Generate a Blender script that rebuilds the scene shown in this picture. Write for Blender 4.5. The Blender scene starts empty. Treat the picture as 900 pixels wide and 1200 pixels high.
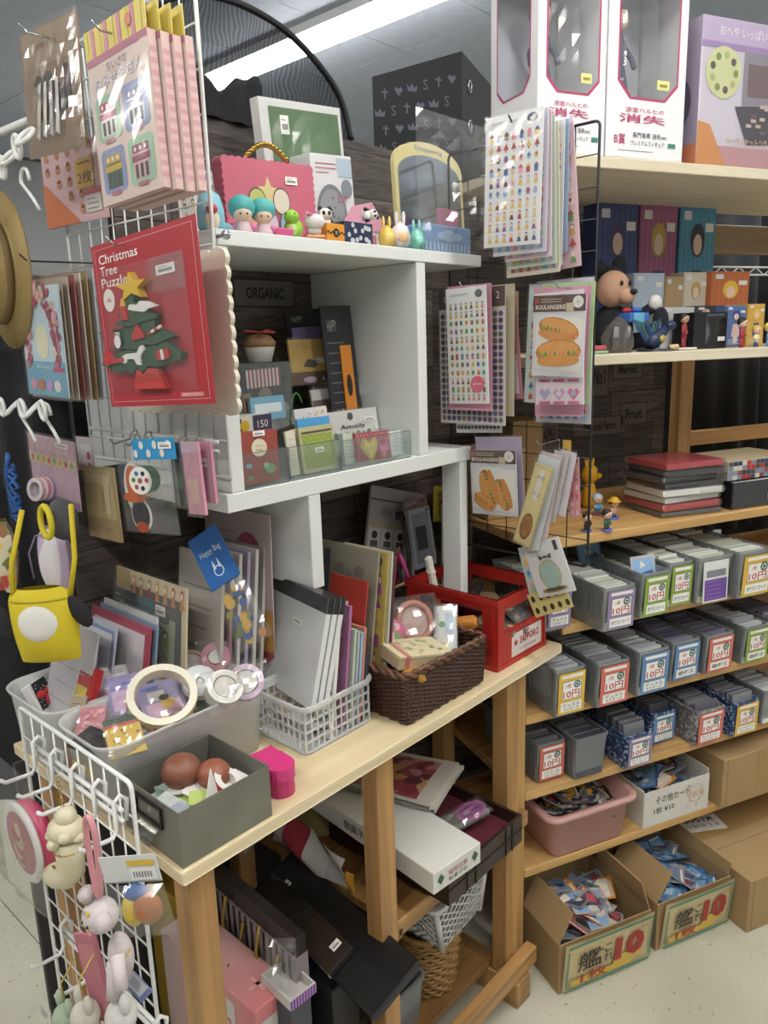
import bpy, bmesh, math, random
from mathutils import Vector, Matrix, noise
SC = bpy.context.scene
COL = SC.collection
PI = math.pi
# ------------------------------------------------------------------ camera
# world: x runs along the front of the work table, y into the shelves, z up (metres)
A_ = math.radians(42.59); P_ = math.radians(12.62); R_ = math.radians(-1.777)
FPX = 894.0
CAM = Vector((-0.401, -0.706, 1.335))
FW = Vector((math.cos(A_) * math.cos(P_), math.sin(A_) * math.cos(P_), -math.sin(P_)))
rt0 = Vector((math.sin(A_), -math.cos(A_), 0)); up0 = rt0.cross(FW)
RT = math.cos(R_) * rt0 + math.sin(R_) * up0
UP = -math.sin(R_) * rt0 + math.cos(R_) * up0
cd = bpy.data.cameras.new('camera'); cam = bpy.data.objects.new('camera', cd); COL.objects.link(cam)
cd.sensor_fit = 'VERTICAL'; cd.sensor_height = 24.0; cd.lens = FPX / 1200 * 24.0; cd.clip_start = 0.02
cam.matrix_world = Matrix(((RT.x, UP.x, -FW.x, CAM.x), (RT.y, UP.y, -FW.y, CAM.y), (RT.z, UP.z, -FW.z, CAM.z), (0, 0, 0, 1)))
SC.camera = cam
# ------------------------------------------------------------------ world, exposure
wd = bpy.data.worlds.new('world'); SC.world = wd; wd.use_nodes = True
wd.node_tree.nodes['Background'].inputs[0].default_value = (0.80, 0.88, 1.0, 1)
wd.node_tree.nodes['Background'].inputs[1].default_value = 0.15
SC.view_settings.view_transform = 'Standard'; SC.view_settings.look = 'None'
SC.view_settings.gamma = 1.0; SC.view_settings.use_curve_mapping = False
SC.view_settings.exposure = EXPOSURE = 0.17
LAMP = 34.0            # strength of the fluorescent diffusers
try:
 SC.cycles.transparent_max_bounces = 32; SC.cycles.max_bounces = 8
except Exception: pass
# ------------------------------------------------------------------ measuring helpers
def ray(x, y): return FW + RT * ((x - 450) / FPX) - UP * ((y - 600) / FPX)
def hit(x, y, p, n):
 d = ray(x, y); return CAM + d * ((Vector(p) - CAM).dot(n) / d.dot(n))
def onz(x, y, z): return hit(x, y, Vector((0, 0, z)), Vector((0, 0, 1)))
def onu(x, y, u): return hit(x, y, Vector((u, 0, 0)), Vector((1, 0, 0)))
def onv(x, y, v): return hit(x, y, Vector((0, v, 0)), Vector((0, 1, 0)))
RA = math.radians(-24.32)                      # the card shelf stands turned against the table
RO = Vector((0.817, 0.044, 0))
RU = Vector((math.cos(RA), math.sin(RA), 0)); RV = Vector((-math.sin(RA), math.cos(RA), 0))
def rw(u, v, z): return RO + RU * u + RV * v + Vector((0, 0, z))
def rto(p): d = Vector(p) - RO; return Vector((d.dot(RU), d.dot(RV), d.z))
def onrv(x, y, v): return rto(hit(x, y, RO + RV * v, RV))
def onrz(x, y, z): return rto(onz(x, y, z))
def frame(o, xa, ya):
 "matrix with origin o, x along xa, y near ya, z = out of the face"
 x = Vector(xa).normalized(); z = x.cross(Vector(ya)).normalized(); y = z.cross(x)
 return Matrix(((x.x, y.x, z.x, o[0]), (x.y, y.y, z.y, o[1]), (x.z, y.z, z.z, o[2]), (0, 0, 0, 1)))
def quad(pl, bl, br, tl):
 "pl: function pixel->point on a plane. returns matrix, width, height"
 a, b, c = pl(*bl), pl(*br), pl(*tl)
 m = frame(a, b - a, c - a)
 return m, (b - a).length, abs((c - a).dot(m.col[1].xyz))
def U(u): return lambda x, y: onu(x, y, u)
def Vv(v): return lambda x, y: onv(x, y, v)
def RVv(v): return lambda x, y: rw(*onrv(x, y, v))
def lean(u, z, deg):
 "plane facing -x that passes (u, z) and leans back by deg"
 n = Vector((-math.cos(math.radians(deg)), 0, math.sin(math.radians(deg))))
 return lambda x, y: hit(x, y, Vector((u, 0, z)), n)
def leanv(v, z, deg):
 n = Vector((0, -math.cos(math.radians(deg)), math.sin(math.radians(deg))))
 return lambda x, y: hit(x, y, Vector((0, v, z)), n)
def pl3(p, n): return lambda x, y: hit(x, y, Vector(p), Vector(n))
def T(p, rz=0, rx=0, ry=0):
 return Matrix.Translation(Vector(p)) @ Matrix.Rotation(rz, 4, 'Z') @ Matrix.Rotation(ry, 4, 'Y') @ Matrix.Rotation(rx, 4, 'X')
def TR(u, v, z, rz=0): return T(rw(u, v, z), RA + rz)
# ------------------------------------------------------------------ materials
MATS = {}
def lin(h):
 h = h.lstrip('#'); o = []
 for i in (0, 2, 4):
  c = int(h[i:i + 2], 16) / 255
  o.append(c / 12.92 if c <= 0.04045 else ((c + 0.055) / 1.055) ** 2.4)
 return (*o, 1)
def newmat(name):
 m = bpy.data.materials.new(name); m.use_nodes = True
 return m, m.node_tree, m.node_tree.nodes['Principled BSDF']
def nd(t, kind, **kw):
 n = t.nodes.new(kind)
 for k, v in kw.items(): setattr(n, k, v)
 return n
def bump(t, b, h, s, d=0.002):
 n = nd(t, 'ShaderNodeBump'); n.inputs['Strength'].default_value = s; n.inputs['Distance'].default_value = d
 t.links.new(h, n.inputs['Height']); t.links.new(n.outputs[0], b.inputs['Normal'])
def M(h, r=0.5, metal=0.0, alpha=1.0, sss=0, nz=0.0, ns=60):
 "plain coloured surface; nz = fine relief and slight colour wear"
 k = (h, r, metal, alpha, nz, ns)
 if k in MATS: return MATS[k]
 m, t, b = newmat('mat_' + h.strip('#'))
 b.inputs['Base Color'].default_value = lin(h); b.inputs['Roughness'].default_value = r
 b.inputs['Metallic'].default_value = metal; b.inputs['Alpha'].default_value = alpha
 if nz:
  tc = nd(t, 'ShaderNodeTexCoord'); n = nd(t, 'ShaderNodeTexNoise'); n.inputs['Scale'].default_value = ns; n.inputs['Detail'].default_value = 4
  t.links.new(tc.outputs['Object'], n.inputs['Vector'])
  mx = nd(t, 'ShaderNodeMix', data_type='RGBA', blend_type='MULTIPLY'); mx.inputs[0].default_value = nz
  mx.inputs[6].default_value = lin(h); t.links.new(n.outputs['Fac'], mx.inputs[7]); t.links.new(mx.outputs[2], b.inputs['Base Color'])
  bump(t, b, n.outputs['Fac'], 0.25, 0.001)
 MATS[k] = m; return m
def wood(name, c1, c2, axis=0, scale=1.0, rough=0.45, fine=1.0):
 if name in MATS: return MATS[name]
 m, t, b = newmat(name)
 tc = nd(t, 'ShaderNodeTexCoord'); mp = nd(t, 'ShaderNodeMapping')
 s = [34 * scale] * 3; s[axis] = 1.6 * scale; mp.inputs['Scale'].default_value = s
 oi = nd(t, 'ShaderNodeObjectInfo'); ad = nd(t, 'ShaderNodeVectorMath', operation='ADD')
 cb = nd(t, 'ShaderNodeCombineXYZ'); ml = nd(t, 'ShaderNodeMath', operation='MULTIPLY'); ml.inputs[1].default_value = 30
 t.links.new(oi.outputs['Random'], ml.inputs[0])
 for i in range(3): t.links.new(ml.outputs[0], cb.inputs[i])
 t.links.new(tc.outputs['Object'], mp.inputs['Vector']); t.links.new(mp.outputs[0], ad.inputs[0]); t.links.new(cb.outputs[0], ad.inputs[1])
 n = nd(t, 'ShaderNodeTexNoise'); n.inputs['Scale'].default_value = 1.0; n.inputs['Detail'].default_value = 6; n.inputs['Distortion'].default_value = 0.9
 t.links.new(ad.outputs[0], n.inputs['Vector'])
 r = nd(t, 'ShaderNodeValToRGB'); r.color_ramp.elements[0].position = 0.33; r.color_ramp.elements[1].position = 0.66
 r.color_ramp.elements[0].color = lin(c1); r.color_ramp.elements[1].color = lin(c2)
 t.links.new(n.outputs['Fac'], r.inputs[0]); t.links.new(r.outputs[0], b.inputs['Base Color'])
 b.inputs['Roughness'].default_value = rough; bump(t, b, n.outputs['Fac'], 0.12)
 MATS[name] = m; return m
def plastic_film(name='film', fac=0.10, white=0.05, rough=0.06, tint='#ffffff'):
 if name in MATS: return MATS[name]
 m = bpy.data.materials.new(name); m.use_nodes = True; t = m.node_tree; t.nodes.clear()
 out = nd(t, 'ShaderNodeOutputMaterial'); tr = nd(t, 'ShaderNodeBsdfTransparent'); gl = nd(t, 'ShaderNodeBsdfGlossy'); df = nd(t, 'ShaderNodeBsdfDiffuse')
 tr.inputs[0].default_value = lin(tint); gl.inputs['Roughness'].default_value = rough; df.inputs[0].default_value = lin(tint)
 lw = nd(t, 'ShaderNodeLayerWeight'); lw.inputs[0].default_value = 0.35
 mr = nd(t, 'ShaderNodeMapRange'); mr.inputs[3].default_value = fac; mr.inputs[4].default_value = min(1, fac * 4)
 t.links.new(lw.outputs['Fresnel'], mr.inputs[0])
 m1 = nd(t, 'ShaderNodeMixShader'); m1.inputs[0].default_value = white
 t.links.new(tr.outputs[0], m1.inputs[1]); t.links.new(df.outputs[0], m1.inputs[2])
 m2 = nd(t, 'ShaderNodeMixShader'); t.links.new(mr.outputs[0], m2.inputs[0]); t.links.new(m1.outputs[0], m2.inputs[1]); t.links.new(gl.outputs[0], m2.inputs[2])
 t.links.new(m2.outputs[0], out.inputs[0]); MATS[name] = m; return m
def emit(name, h, s):
 if name in MATS: return MATS[name]
 m, t, b = newmat(name); b.inputs['Emission Color'].default_value = lin(h); b.inputs['Emission Strength'].default_value = s
 b.inputs['Base Color'].default_value = lin(h); MATS[name] = m; return m
def blotch(name, cols, scale=30, rough=0.5, axis_scale=(1, 1, 1), vor=True, film=0):
 "patches of several printed colours"
 if name in MATS: return MATS[name]
 m, t, b = newmat(name); tc = nd(t, 'ShaderNodeTexCoord'); mp = nd(t, 'ShaderNodeMapping'); mp.inputs['Scale'].default_value = axis_scale
 t.links.new(tc.outputs['Object'], mp.inputs[0])
 if vor:
  n = nd(t, 'ShaderNodeTexVoronoi'); n.inputs['Scale'].default_value = scale; sp = nd(t, 'ShaderNodeSeparateColor')
  t.links.new(n.outputs['Color'], sp.inputs[0]); src = sp.outputs[0]
 else:
  n = nd(t, 'ShaderNodeTexNoise'); n.inputs['Scale'].default_value = scale; n.inputs['Detail'].default_value = 3; src = n.outputs['Fac']
 t.links.new(mp.outputs[0], n.inputs['Vector'])
 r = nd(t, 'ShaderNodeValToRGB'); r.color_ramp.interpolation = 'CONSTANT' if vor else 'LINEAR'; e = r.color_ramp.elements
 lo, hi = (0, 1) if vor else (0.3, 0.7)
 while len(e) < len(cols): e.new(0.5)
 for i, c in enumerate(cols):
  e[i].position = lo + (hi - lo) * i / len(cols) if vor else lo + (hi - lo) * i / max(1, len(cols) - 1)
  e[i].color = lin(c)
 t.links.new(src, r.inputs[0]); t.links.new(r.outputs[0], b.inputs['Base Color']); b.inputs['Roughness'].default_value = rough
 MATS[name] = m; return m
FILM = plastic_film('film', 0.055, 0.03, 0.13)
CRINKLE = plastic_film('crinkle_film', 0.10, 0.04, 0.14)
ACRYL = plastic_film('clear_acrylic', 0.06, 0.02, 0.02, '#f8fbfb')
FROST = plastic_film('frosted_plastic', 0.05, 0.42, 0.3, '#f6f8f7')
CLEARP = plastic_film('clear_plastic', 0.10, 0.32, 0.12, '#fafcfd')
BINP = plastic_film('bin_plastic', 0.10, 0.28, 0.15, '#c9ced0')
# ------------------------------------------------------------------ mesh builder
TXT = {}
def text_mesh(s, bold):
 k = (s, bold)
 if k not in TXT:
  c = bpy.data.curves.new('lettering', 'FONT'); c.body = s; c.resolution_u = 2; c.offset = bold
  o = bpy.data.objects.new('lettering', c); COL.objects.link(o)
  me = bpy.data.meshes.new_from_object(o.evaluated_get(bpy.context.evaluated_depsgraph_get()))
  vs = [v.co.copy() for v in me.vertices]; fs = [tuple(p.vertices) for p in me.polygons]
  bpy.data.objects.remove(o); bpy.data.curves.remove(c); bpy.data.meshes.remove(me)
  if not vs: vs = [Vector((0, 0, 0))]
  x0 = min(v.x for v in vs); x1 = max(v.x for v in vs); y0 = min(v.y for v in vs); y1 = max(v.y for v in vs)
  TXT[k] = (vs, fs, x0, x1, y0, y1)
 return TXT[k]
class MB:
 def __init__(s): s.v = []; s.f = []; s.mi = []; s.mats = []; s.cur = 0; s.sm = []; s.smooth = False
 def c(s, m):
  if isinstance(m, str): m = M(m)
  if m not in s.mats: s.mats.append(m)
  s.cur = s.mats.index(m); return s
 def add(s, vs, fs, X=None):
  o = len(s.v)
  s.v += [tuple(X @ Vector(v)) if X else tuple(v) for v in vs]
  for f in fs: s.f.append(tuple(i + o for i in f)); s.mi.append(s.cur); s.sm.append(s.smooth)
  return s
 def box(s, x0, y0, z0, x1, y1, z1, X=None, taper=0):
  t = taper
  v = [(x0 + t, y0 + t, z0), (x1 - t, y0 + t, z0), (x1 - t, y1 - t, z0), (x0 + t, y1 - t, z0), (x0, y0, z1), (x1, y0, z1), (x1, y1, z1), (x0, y1, z1)]
  return s.add(v, [(0, 3, 2, 1), (4, 5, 6, 7), (0, 1, 5, 4), (1, 2, 6, 5), (2, 3, 7, 6), (3, 0, 4, 7)], X)
 def bevbox(s, x0, y0, z0, x1, y1, z1, b=0.002, X=None):
  "box with chamfered edges"
  xs = (x0, x1); ys = (y0, y1); zs = (z0, z1); v = []; idx = {}
  for i in (0, 1):
   for j in (0, 1):
    for k in (0, 1):
     dx = b * (1 - 2 * i); dy = b * (1 - 2 * j); dz = b * (1 - 2 * k)
     for a, q in (('x', (xs[i], ys[j] + dy, zs[k] + dz)), ('y', (xs[i] + dx, ys[j], zs[k] + dz)), ('z', (xs[i] + dx, ys[j] + dy, zs[k]))):
      idx[(i, j, k, a)] = len(v); v.append(q)
  I = lambda i, j, k, a: idx[(i, j, k, a)]
  f = []
  for e in (0, 1):
   q = [(0, 0), (1, 0), (1, 1), (0, 1)]
   f.append([I(e, a, b_, 'x') for a, b_ in q]); f.append([I(a, e, b_, 'y') for a, b_ in q]); f.append([I(a, b_, e, 'z') for a, b_ in q])
  for a in (0, 1):
   for b_ in (0, 1):
    f.append([I(0, a, b_, 'y'), I(1, a, b_, 'y'), I(1, a, b_, 'z'), I(0, a, b_, 'z')])
    f.append([I(a, 0, b_, 'x'), I(a, 1, b_, 'x'), I(a, 1, b_, 'z'), I(a, 0, b_, 'z')])
    f.append([I(a, b_, 0, 'x'), I(a, b_, 1, 'x'), I(a, b_, 1, 'y'), I(a, b_, 0, 'y')])
    for k in (0, 1): f.append([I(a, b_, k, 'x'), I(a, b_, k, 'y'), I(a, b_, k, 'z')])
  return s.add(v, f, X)
 def rect(s, x0, y0, x1, y1, col, z=0.0006):
  s.c(col); return s.add([(x0, y0, z), (x1, y0, z), (x1, y1, z), (x0, y1, z)], [(0, 1, 2, 3)])
 def poly(s, pts, col, z=0.0008):
  s.c(col); return s.add([(p[0], p[1], z) for p in pts], [tuple(range(len(pts)))])
 def disc(s, cx, cy, r, col, z=0.0009, ry=None, n=14, a0=0, a1=2 * PI):
  ry = ry or r; s.c(col)
  return s.add([(cx + r * math.cos(a0 + (a1 - a0) * i / n), cy + ry * math.sin(a0 + (a1 - a0) * i / n), z) for i in range(n)], [tuple(range(n))])
 def ring(s, cx, cy, r0, r1, col, z=0.0009, n=20):
  s.c(col); v = []
  for i in range(n):
   a = 2 * PI * i / n; v += [(cx + r0 * math.cos(a), cy + r0 * math.sin(a), z), (cx + r1 * math.cos(a), cy + r1 * math.sin(a), z)]
  return s.add(v, [(2 * i, 2 * i + 1, (2 * i + 3) % (2 * n), (2 * i + 2) % (2 * n)) for i in range(n)])
 def text(s, body, x, y, h, col, z=0.0011, w=None, bold=0.0, al='c', X=None):
  "lettering of height h centred on (x, y) (al l: starts at x); w squeezes it"
  if any(ord(ch) > 0x3000 for ch in body): bold *= 0.3
  vs, fs, x0, x1, y0, y1 = text_mesh(body, bold); s.c(col)
  k = h / max(1e-6, y1 - y0); kx = k if not w else w / max(1e-6, x1 - x0)
  ox = x if al == 'l' else x - (x1 - x0) * kx / 2
  X = X or Matrix()
  return s.add([(ox + (v.x - x0) * kx, y - h / 2 + (v.y - y0) * k, z) for v in vs], fs, X)
 def prism(s, pts, z0, z1, X=None):
  n = len(pts)
  return s.add([(p[0], p[1], z0) for p in pts] + [(p[0], p[1], z1) for p in pts],
      [tuple(range(n))[::-1], tuple(range(n, 2 * n))] + [(i, (i + 1) % n, n + (i + 1) % n, n + i) for i in range(n)], X)
 def lathe(s, prof, n=20, X=None, sx=1, sy=1):
  v = []; f = []
  for r, z in prof:
   for i in range(n): a = 2 * PI * i / n; v.append((r * math.cos(a) * sx, r * math.sin(a) * sy, z))
  for k in range(len(prof) - 1):
   for i in range(n): f.append((k * n + i, k * n + (i + 1) % n, (k + 1) * n + (i + 1) % n, (k + 1) * n + i))
  if prof[0][0] > 1e-6: f.append(tuple(range(n))[::-1])
  if prof[-1][0] > 1e-6: f.append(tuple(range((len(prof) - 1) * n, len(prof) * n)))
  return s.add(v, f, X)
 def ell(s, cx, cy, cz, rx, ry, rz, n=14, m=9, X=None):
  sm = s.smooth; s.smooth = True
  prof = [(max(1e-7, math.sin(PI * k / m)), -math.cos(PI * k / m)) for k in range(m + 1)]
  Y = Matrix.Translation((cx, cy, cz)) @ Matrix.Diagonal((rx, ry, rz, 1))
  s.lathe(prof, n, (X @ Y) if X else Y); s.smooth = sm; return s
 def tube(s, pts, r, n=6, closed=False, X=None):
  sm = s.smooth; s.smooth = True
  P = [Vector(p) for p in pts]; N = len(P); v = []; f = []; up = None
  for i in range(N):
   a = P[i - 1] if (i or closed) else P[i]; b = P[(i + 1) % N] if (i < N - 1 or closed) else P[i]
   t = (b - a).normalized() if (b - a).length > 1e-9 else Vector((0, 0, 1))
   if up is None: up = t.orthogonal().normalized()
   up = (up - t * up.dot(t)); up = up.normalized() if up.length > 1e-6 else t.orthogonal().normalized()
   w = t.cross(up); rr = r[i] if isinstance(r, (list, tuple)) else r
   for k in range(n): q = 2 * PI * k / n; v.append(P[i] + (up * math.cos(q) + w * math.sin(q)) * rr)
  for i in range(N if closed else N - 1):
   j = (i + 1) % N
   for k in range(n): f.append((i * n + k, i * n + (k + 1) % n, j * n + (k + 1) % n, j * n + k))
  if not closed: f += [tuple(range(n))[::-1], tuple(range((N - 1) * n, N * n))]
  s.add(v, f, X); s.smooth = sm; return s
 def grid(s, fn, nu, nv, X=None, closed=False):
  v = [fn(i / nu, j / nv) for j in range(nv + 1) for i in range(nu + 1)]
  return s.add(v, [(j * (nu + 1) + i, j * (nu + 1) + i + 1, (j + 1) * (nu + 1) + i + 1, (j + 1) * (nu + 1) + i) for j in range(nv) for i in range(nu)], X)
 def build(s, name, parent=None, X=None, mat=None, smooth=None):
  me = bpy.data.meshes.new(name); me.from_pydata(s.v, [], s.f)
  for m in (s.mats or [mat or M('#888888')]): me.materials.append(m)
  if len(s.mats) > 1: me.polygons.foreach_set('material_index', s.mi)
  me.polygons.foreach_set('use_smooth', [smooth] * len(s.f) if smooth is not None else s.sm)
  me.update()
  o = bpy.data.objects.new(name, me); COL.objects.link(o)
  if parent: o.parent = parent
  if X is not None:
   if parent: o.matrix_local = X
   else: o.matrix_world = X
  return o
def tag(o, label=None, cat=None, group=None, kind=None):
 if label: o['label'] = label
 if cat: o['category'] = cat
 if group: o['group'] = group
 if kind: o['kind'] = kind
 return o
def thing(name, label, cat, X, group=None):
 o = bpy.data.objects.new(name, None); COL.objects.link(o); o.empty_display_size = 0.02; o.matrix_world = X
 return tag(o, label, cat, group)
def dup(root, X, label=None, group=None):
 r = root.copy(); COL.objects.link(r); r.matrix_world = X
 if label: r['label'] = label
 if group: r['group'] = group
 for ch in list(root.children):
  c = ch.copy(); COL.objects.link(c); c.parent = r
  for g in list(ch.children):
   d = g.copy(); COL.objects.link(d); d.parent = c
 return r
def inst(o, parent, X):
 c = o.copy(); COL.objects.link(c)
 if parent: c.parent = parent; c.matrix_local = X
 else: c.matrix_world = X
 return c
def struct(o): o['kind'] = 'structure'; return o
HT = 0.74
# ================================================================== the room
WX0, WX1, WY0, WY1, CZ = -3.2, 4.6, -3.0, 4.4, 2.5
def vinyl():
 m, t, b = newmat('vinyl_floor'); tc = nd(t, 'ShaderNodeTexCoord')
 n = nd(t, 'ShaderNodeTexNoise'); n.inputs['Scale'].default_value = 3; n.inputs['Detail'].default_value = 6
 n2 = nd(t, 'ShaderNodeTexNoise'); n2.inputs['Scale'].default_value = 90; n2.inputs['Detail'].default_value = 3
 for q in (n, n2): t.links.new(tc.outputs['Object'], q.inputs['Vector'])
 r = nd(t, 'ShaderNodeValToRGB'); r.color_ramp.elements[0].position = 0.3; r.color_ramp.elements[1].position = 0.7
 r.color_ramp.elements[0].color = lin('#b4b09c'); r.color_ramp.elements[1].color = lin('#cbc8b6')
 t.links.new(n.outputs['Fac'], r.inputs[0])
 r2 = nd(t, 'ShaderNodeValToRGB'); r2.color_ramp.elements[0].position = 0.27; r2.color_ramp.elements[1].position = 0.36
 r2.color_ramp.elements[0].color = lin('#6f6b5c'); r2.color_ramp.elements[1].color = (1, 1, 1, 1); t.links.new(n2.outputs['Fac'], r2.inputs[0])
 mx = nd(t, 'ShaderNodeMix', data_type='RGBA', blend_type='MULTIPLY'); mx.inputs[0].default_value = 0.6
 t.links.new(r.outputs[0], mx.inputs[6]); t.links.new(r2.outputs[0], mx.inputs[7]); t.links.new(mx.outputs[2], b.inputs['Base Color'])
 b.inputs['Roughness'].default_value = 0.42
 return m
floor_ = struct(MB().box(WX0, WY0, -0.06, WX1, WY1, -0.0015).build('floor', mat=M('#4a463c', 0.8)))
VN = vinyl()
tile = None; s_ = 1.83
for i in range(5):
 for j in range(5):
  x, y = WX0 + i * s_ * 1.0, WY0 + j * s_ * 1.0
  X = T((x - .31, y - .30, 0))
  if tile is None: tile = MB().box(0.001, 0.001, -0.0014, s_ - 0.001, s_ - 0.001, 0).build('vinyl_tile', floor_, X, VN)
  else: inst(tile, floor_, X)
CEILM = M('#bfc8d8', 0.9, nz=0.25, ns=25)
ceil_ = struct(MB().box(WX0, WY0, CZ + 0.012, WX1, WY1, CZ + 0.06).build('ceiling', mat=M('#4d5056', 0.9)))
cp = None
for i in range(9):
 for j in range(17):
  X = T((WX0 + i * 0.91, WY0 + j * 0.455, CZ))
  if cp is None: cp = MB().box(0.002, 0.002, 0, 0.908, 0.453, 0.011).build('ceiling_panel', ceil_, X, CEILM)
  elif WX0 + (i + 1) * 0.91 < WX1 + .6 and WY0 + (j + 1) * 0.455 < WY1 + .3: inst(cp, ceil_, X)
WM = M('#b9bcc0', 0.85, nz=0.1, ns=8)
struct(MB().box(WX0 - 0.1, WY1, 0, WX1 + 0.1, WY1 + 0.1, CZ + .05).build('wall_back', mat=WM))
struct(MB().box(WX0 - 0.1, WY0 - 0.1, 0, WX1 + 0.1, WY0, CZ + .05).build('wall_front', mat=WM))
struct(MB().box(WX0 - 0.1, WY0, 0, WX0, WY1, CZ + .05).build('wall_left', mat=WM))
struct(MB().box(WX1, WY0, 0, WX1 + 0.1, WY1, CZ + .05).build('wall_right', mat=WM))
# fluorescent ceiling fixtures
def fixture(x, y, ln, label, rz=PI / 2):
 t = thing('fluorescent_light', label, 'ceiling light', T((x, y, CZ), rz), 'strip lights on the ceiling')
 m = MB(); m.box(-ln / 2, -0.075, -0.03, ln / 2, 0.075, 0, None); m.build('housing', t, mat=M('#e8eaec', 0.5))
 m = MB(); m.smooth = True
 pr = [(0.055 * math.cos(PI + PI * k / 8), -0.03 + 0.042 * math.sin(PI + PI * k / 8)) for k in range(9)]
 m.prism([(p[0], p[1]) for p in pr], -ln / 2 + 0.02, ln / 2 - 0.02, Matrix(((0, 0, 1, 0), (1, 0, 0, 0), (0, 1, 0, 0), (0, 0, 0, 1))))
 m.build('diffuser', t, mat=emit('lamp_white', '#fffdf7', LAMP), smooth=False)
 for e in (-1, 1): MB().box(e * ln / 2 - 0.02, -0.06, -0.075, e * ln / 2 + 0.02, 0.06, 0).build('end_cap', t, mat=M('#dfe1e4', 0.5))
fixture(1.84, 1.95, 2.4, 'lit fluorescent strip light seen through the sheer black cover')
fixture(-1.0, -0.9, 2.4, 'lit fluorescent strip light over the aisle before the table')
fixture(0.55, -1.1, 2.4, 'lit fluorescent strip light over the aisle before the card shelf')
fixture(-1.6, 1.9, 2.4, 'lit fluorescent strip light over the clothes aisle')
fixture(2.9, -1.1, 2.4, 'lit fluorescent strip light beyond the card shelf')
# printed partition behind the shelves: dark wallpaper with wooden crate boards
def crate_paper():
 m, t, b = newmat('crate_print_paper'); tc = nd(t, 'ShaderNodeTexCoord')
 mp = nd(t, 'ShaderNodeMapping'); mp.inputs['Rotation'].default_value = (PI / 2, 0, 0); t.links.new(tc.outputs['Object'], mp.inputs[0])
 br = nd(t, 'ShaderNodeTexBrick', offset=0.37, squash=0.6, squash_frequency=2); br.inputs['Scale'].default_value = 1
 br.inputs['Color1'].default_value = lin('#57504b'); br.inputs['Color2'].default_value = lin('#7d7068'); br.inputs['Mortar'].default_value = lin('#262322')
 br.inputs['Mortar Size'].default_value = 0.0012; br.inputs['Brick Width'].default_value = 0.33; br.inputs['Row Height'].default_value = 0.085; br.inputs['Bias'].default_value = -0.2
 t.links.new(mp.outputs[0], br.inputs['Vector'])
 mp2 = nd(t, 'ShaderNodeMapping'); mp2.inputs['Scale'].default_value = (3, 3, 30); t.links.new(tc.outputs['Object'], mp2.inputs[0])
 w = nd(t, 'ShaderNodeTexNoise'); w.inputs['Scale'].default_value = 3; w.inputs['Detail'].default_value = 5; w.inputs['Distortion'].default_value = 1.5; t.links.new(mp2.outputs[0], w.inputs['Vector'])
 r = nd(t, 'ShaderNodeValToRGB'); r.color_ramp.elements[0].position = 0.3; r.color_ramp.elements[1].position = 0.65; r.color_ramp.elements[0].color = lin('#7b7370'); r.color_ramp.elements[1].color = (1, 1, 1, 1)
 t.links.new(w.outputs['Fac'], r.inputs[0])
 mx = nd(t, 'ShaderNodeMix', data_type='RGBA', blend_type='MULTIPLY'); mx.inputs[0].default_value = 0.9
 t.links.new(br.outputs['Color'], mx.inputs[6]); t.links.new(r.outputs[0], mx.inputs[7]); t.links.new(mx.outputs[2], b.inputs['Base Color']); b.inputs['Roughness'].default_value = 0.6
 return m
CRATEP = crate_paper()
struct(MB().box(0.0, 0.47, 0, 0.75, 0.48, 0.70).build('added_shade_panel', mat=M('#3b3a3a', .8)))  # added dark panel, its colour stands in for the shade behind the table
# partition behind the white shelf, and the one behind the card shelf
PZ = 1.715
m = MB(); m.box(0.13, 0.457, 0.7405, 0.2299, 0.4635, 1.15); m.box(0.23, 0.4251, 0.7405, 0.24, 0.4635, 1.15); m.box(0.23, 0.405, 0.7405, 1.02, 0.425, PZ); part1 = struct(m.build('wall_partition', mat=CRATEP))
m = MB(); m.c('#8f8a86'); rng = random.Random(5)
def crate_print(x, z, w, h, txt):
 global m
 X = frame((x, 0.4045, z), (1, 0, 0), (0, 0, 1))
 for (q, c, zz) in ((0, '#3a3533', 0.0001), (0.003, '#6f6760', 0.0003)):
  m.c(M(c, 0.7)); m.add([(q, q, zz), (w - q, q, zz), (w - q, h - q, zz), (q, h - q, zz)], [(0, 1, 2, 3)], X)
 m.text(txt, w / 2, h / 2, h * 0.4, M('#2a2523', 0.8), 0.0006, w=w * 0.62, bold=0.03, X=X)
for x, z, w, h, t_ in ((0.50, 1.605, 0.15, 0.05, 'Orange'), (0.66, 1.56, 0.14, 0.055, 'Market'), (0.44, 1.40, 0.14, 0.05, 'ORGANIC'), (0.74, 1.45, 0.12, 0.05, 'Fruit'), (0.45, 1.0, 0.13, 0.06, 'FARM'), (0.62, 1.02, 0.12, 0.05, 'Grapes')):
 crate_print(x, z, w, h, t_)
m.build('board_print', part1)
m = MB(); m.box(-0.19, 0.40, 0, 0.70, 0.42, 1.64, None); part2 = struct(m.build('wall_partition', None, TR(0, 0, 0), CRATEP))
m = MB()
def crate_print2(x, z, w, h, txt):
 X = frame((x, 0.3995, z), (1, 0, 0), (0, 0, 1))
 for (q, c, zz) in ((0, '#3a3533', 0.0001), (0.003, '#6d665e', 0.0003)):
  m.c(M(c, 0.7)); m.add([(q, q, zz), (w - q, q, zz), (w - q, h - q, zz), (q, h - q, zz)], [(0, 1, 2, 3)], X)
 m.text(txt, w / 2, h / 2, h * 0.42, M('#2a2523', 0.8), 0.0006, w=w * 0.6, bold=0.03, X=X)
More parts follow.
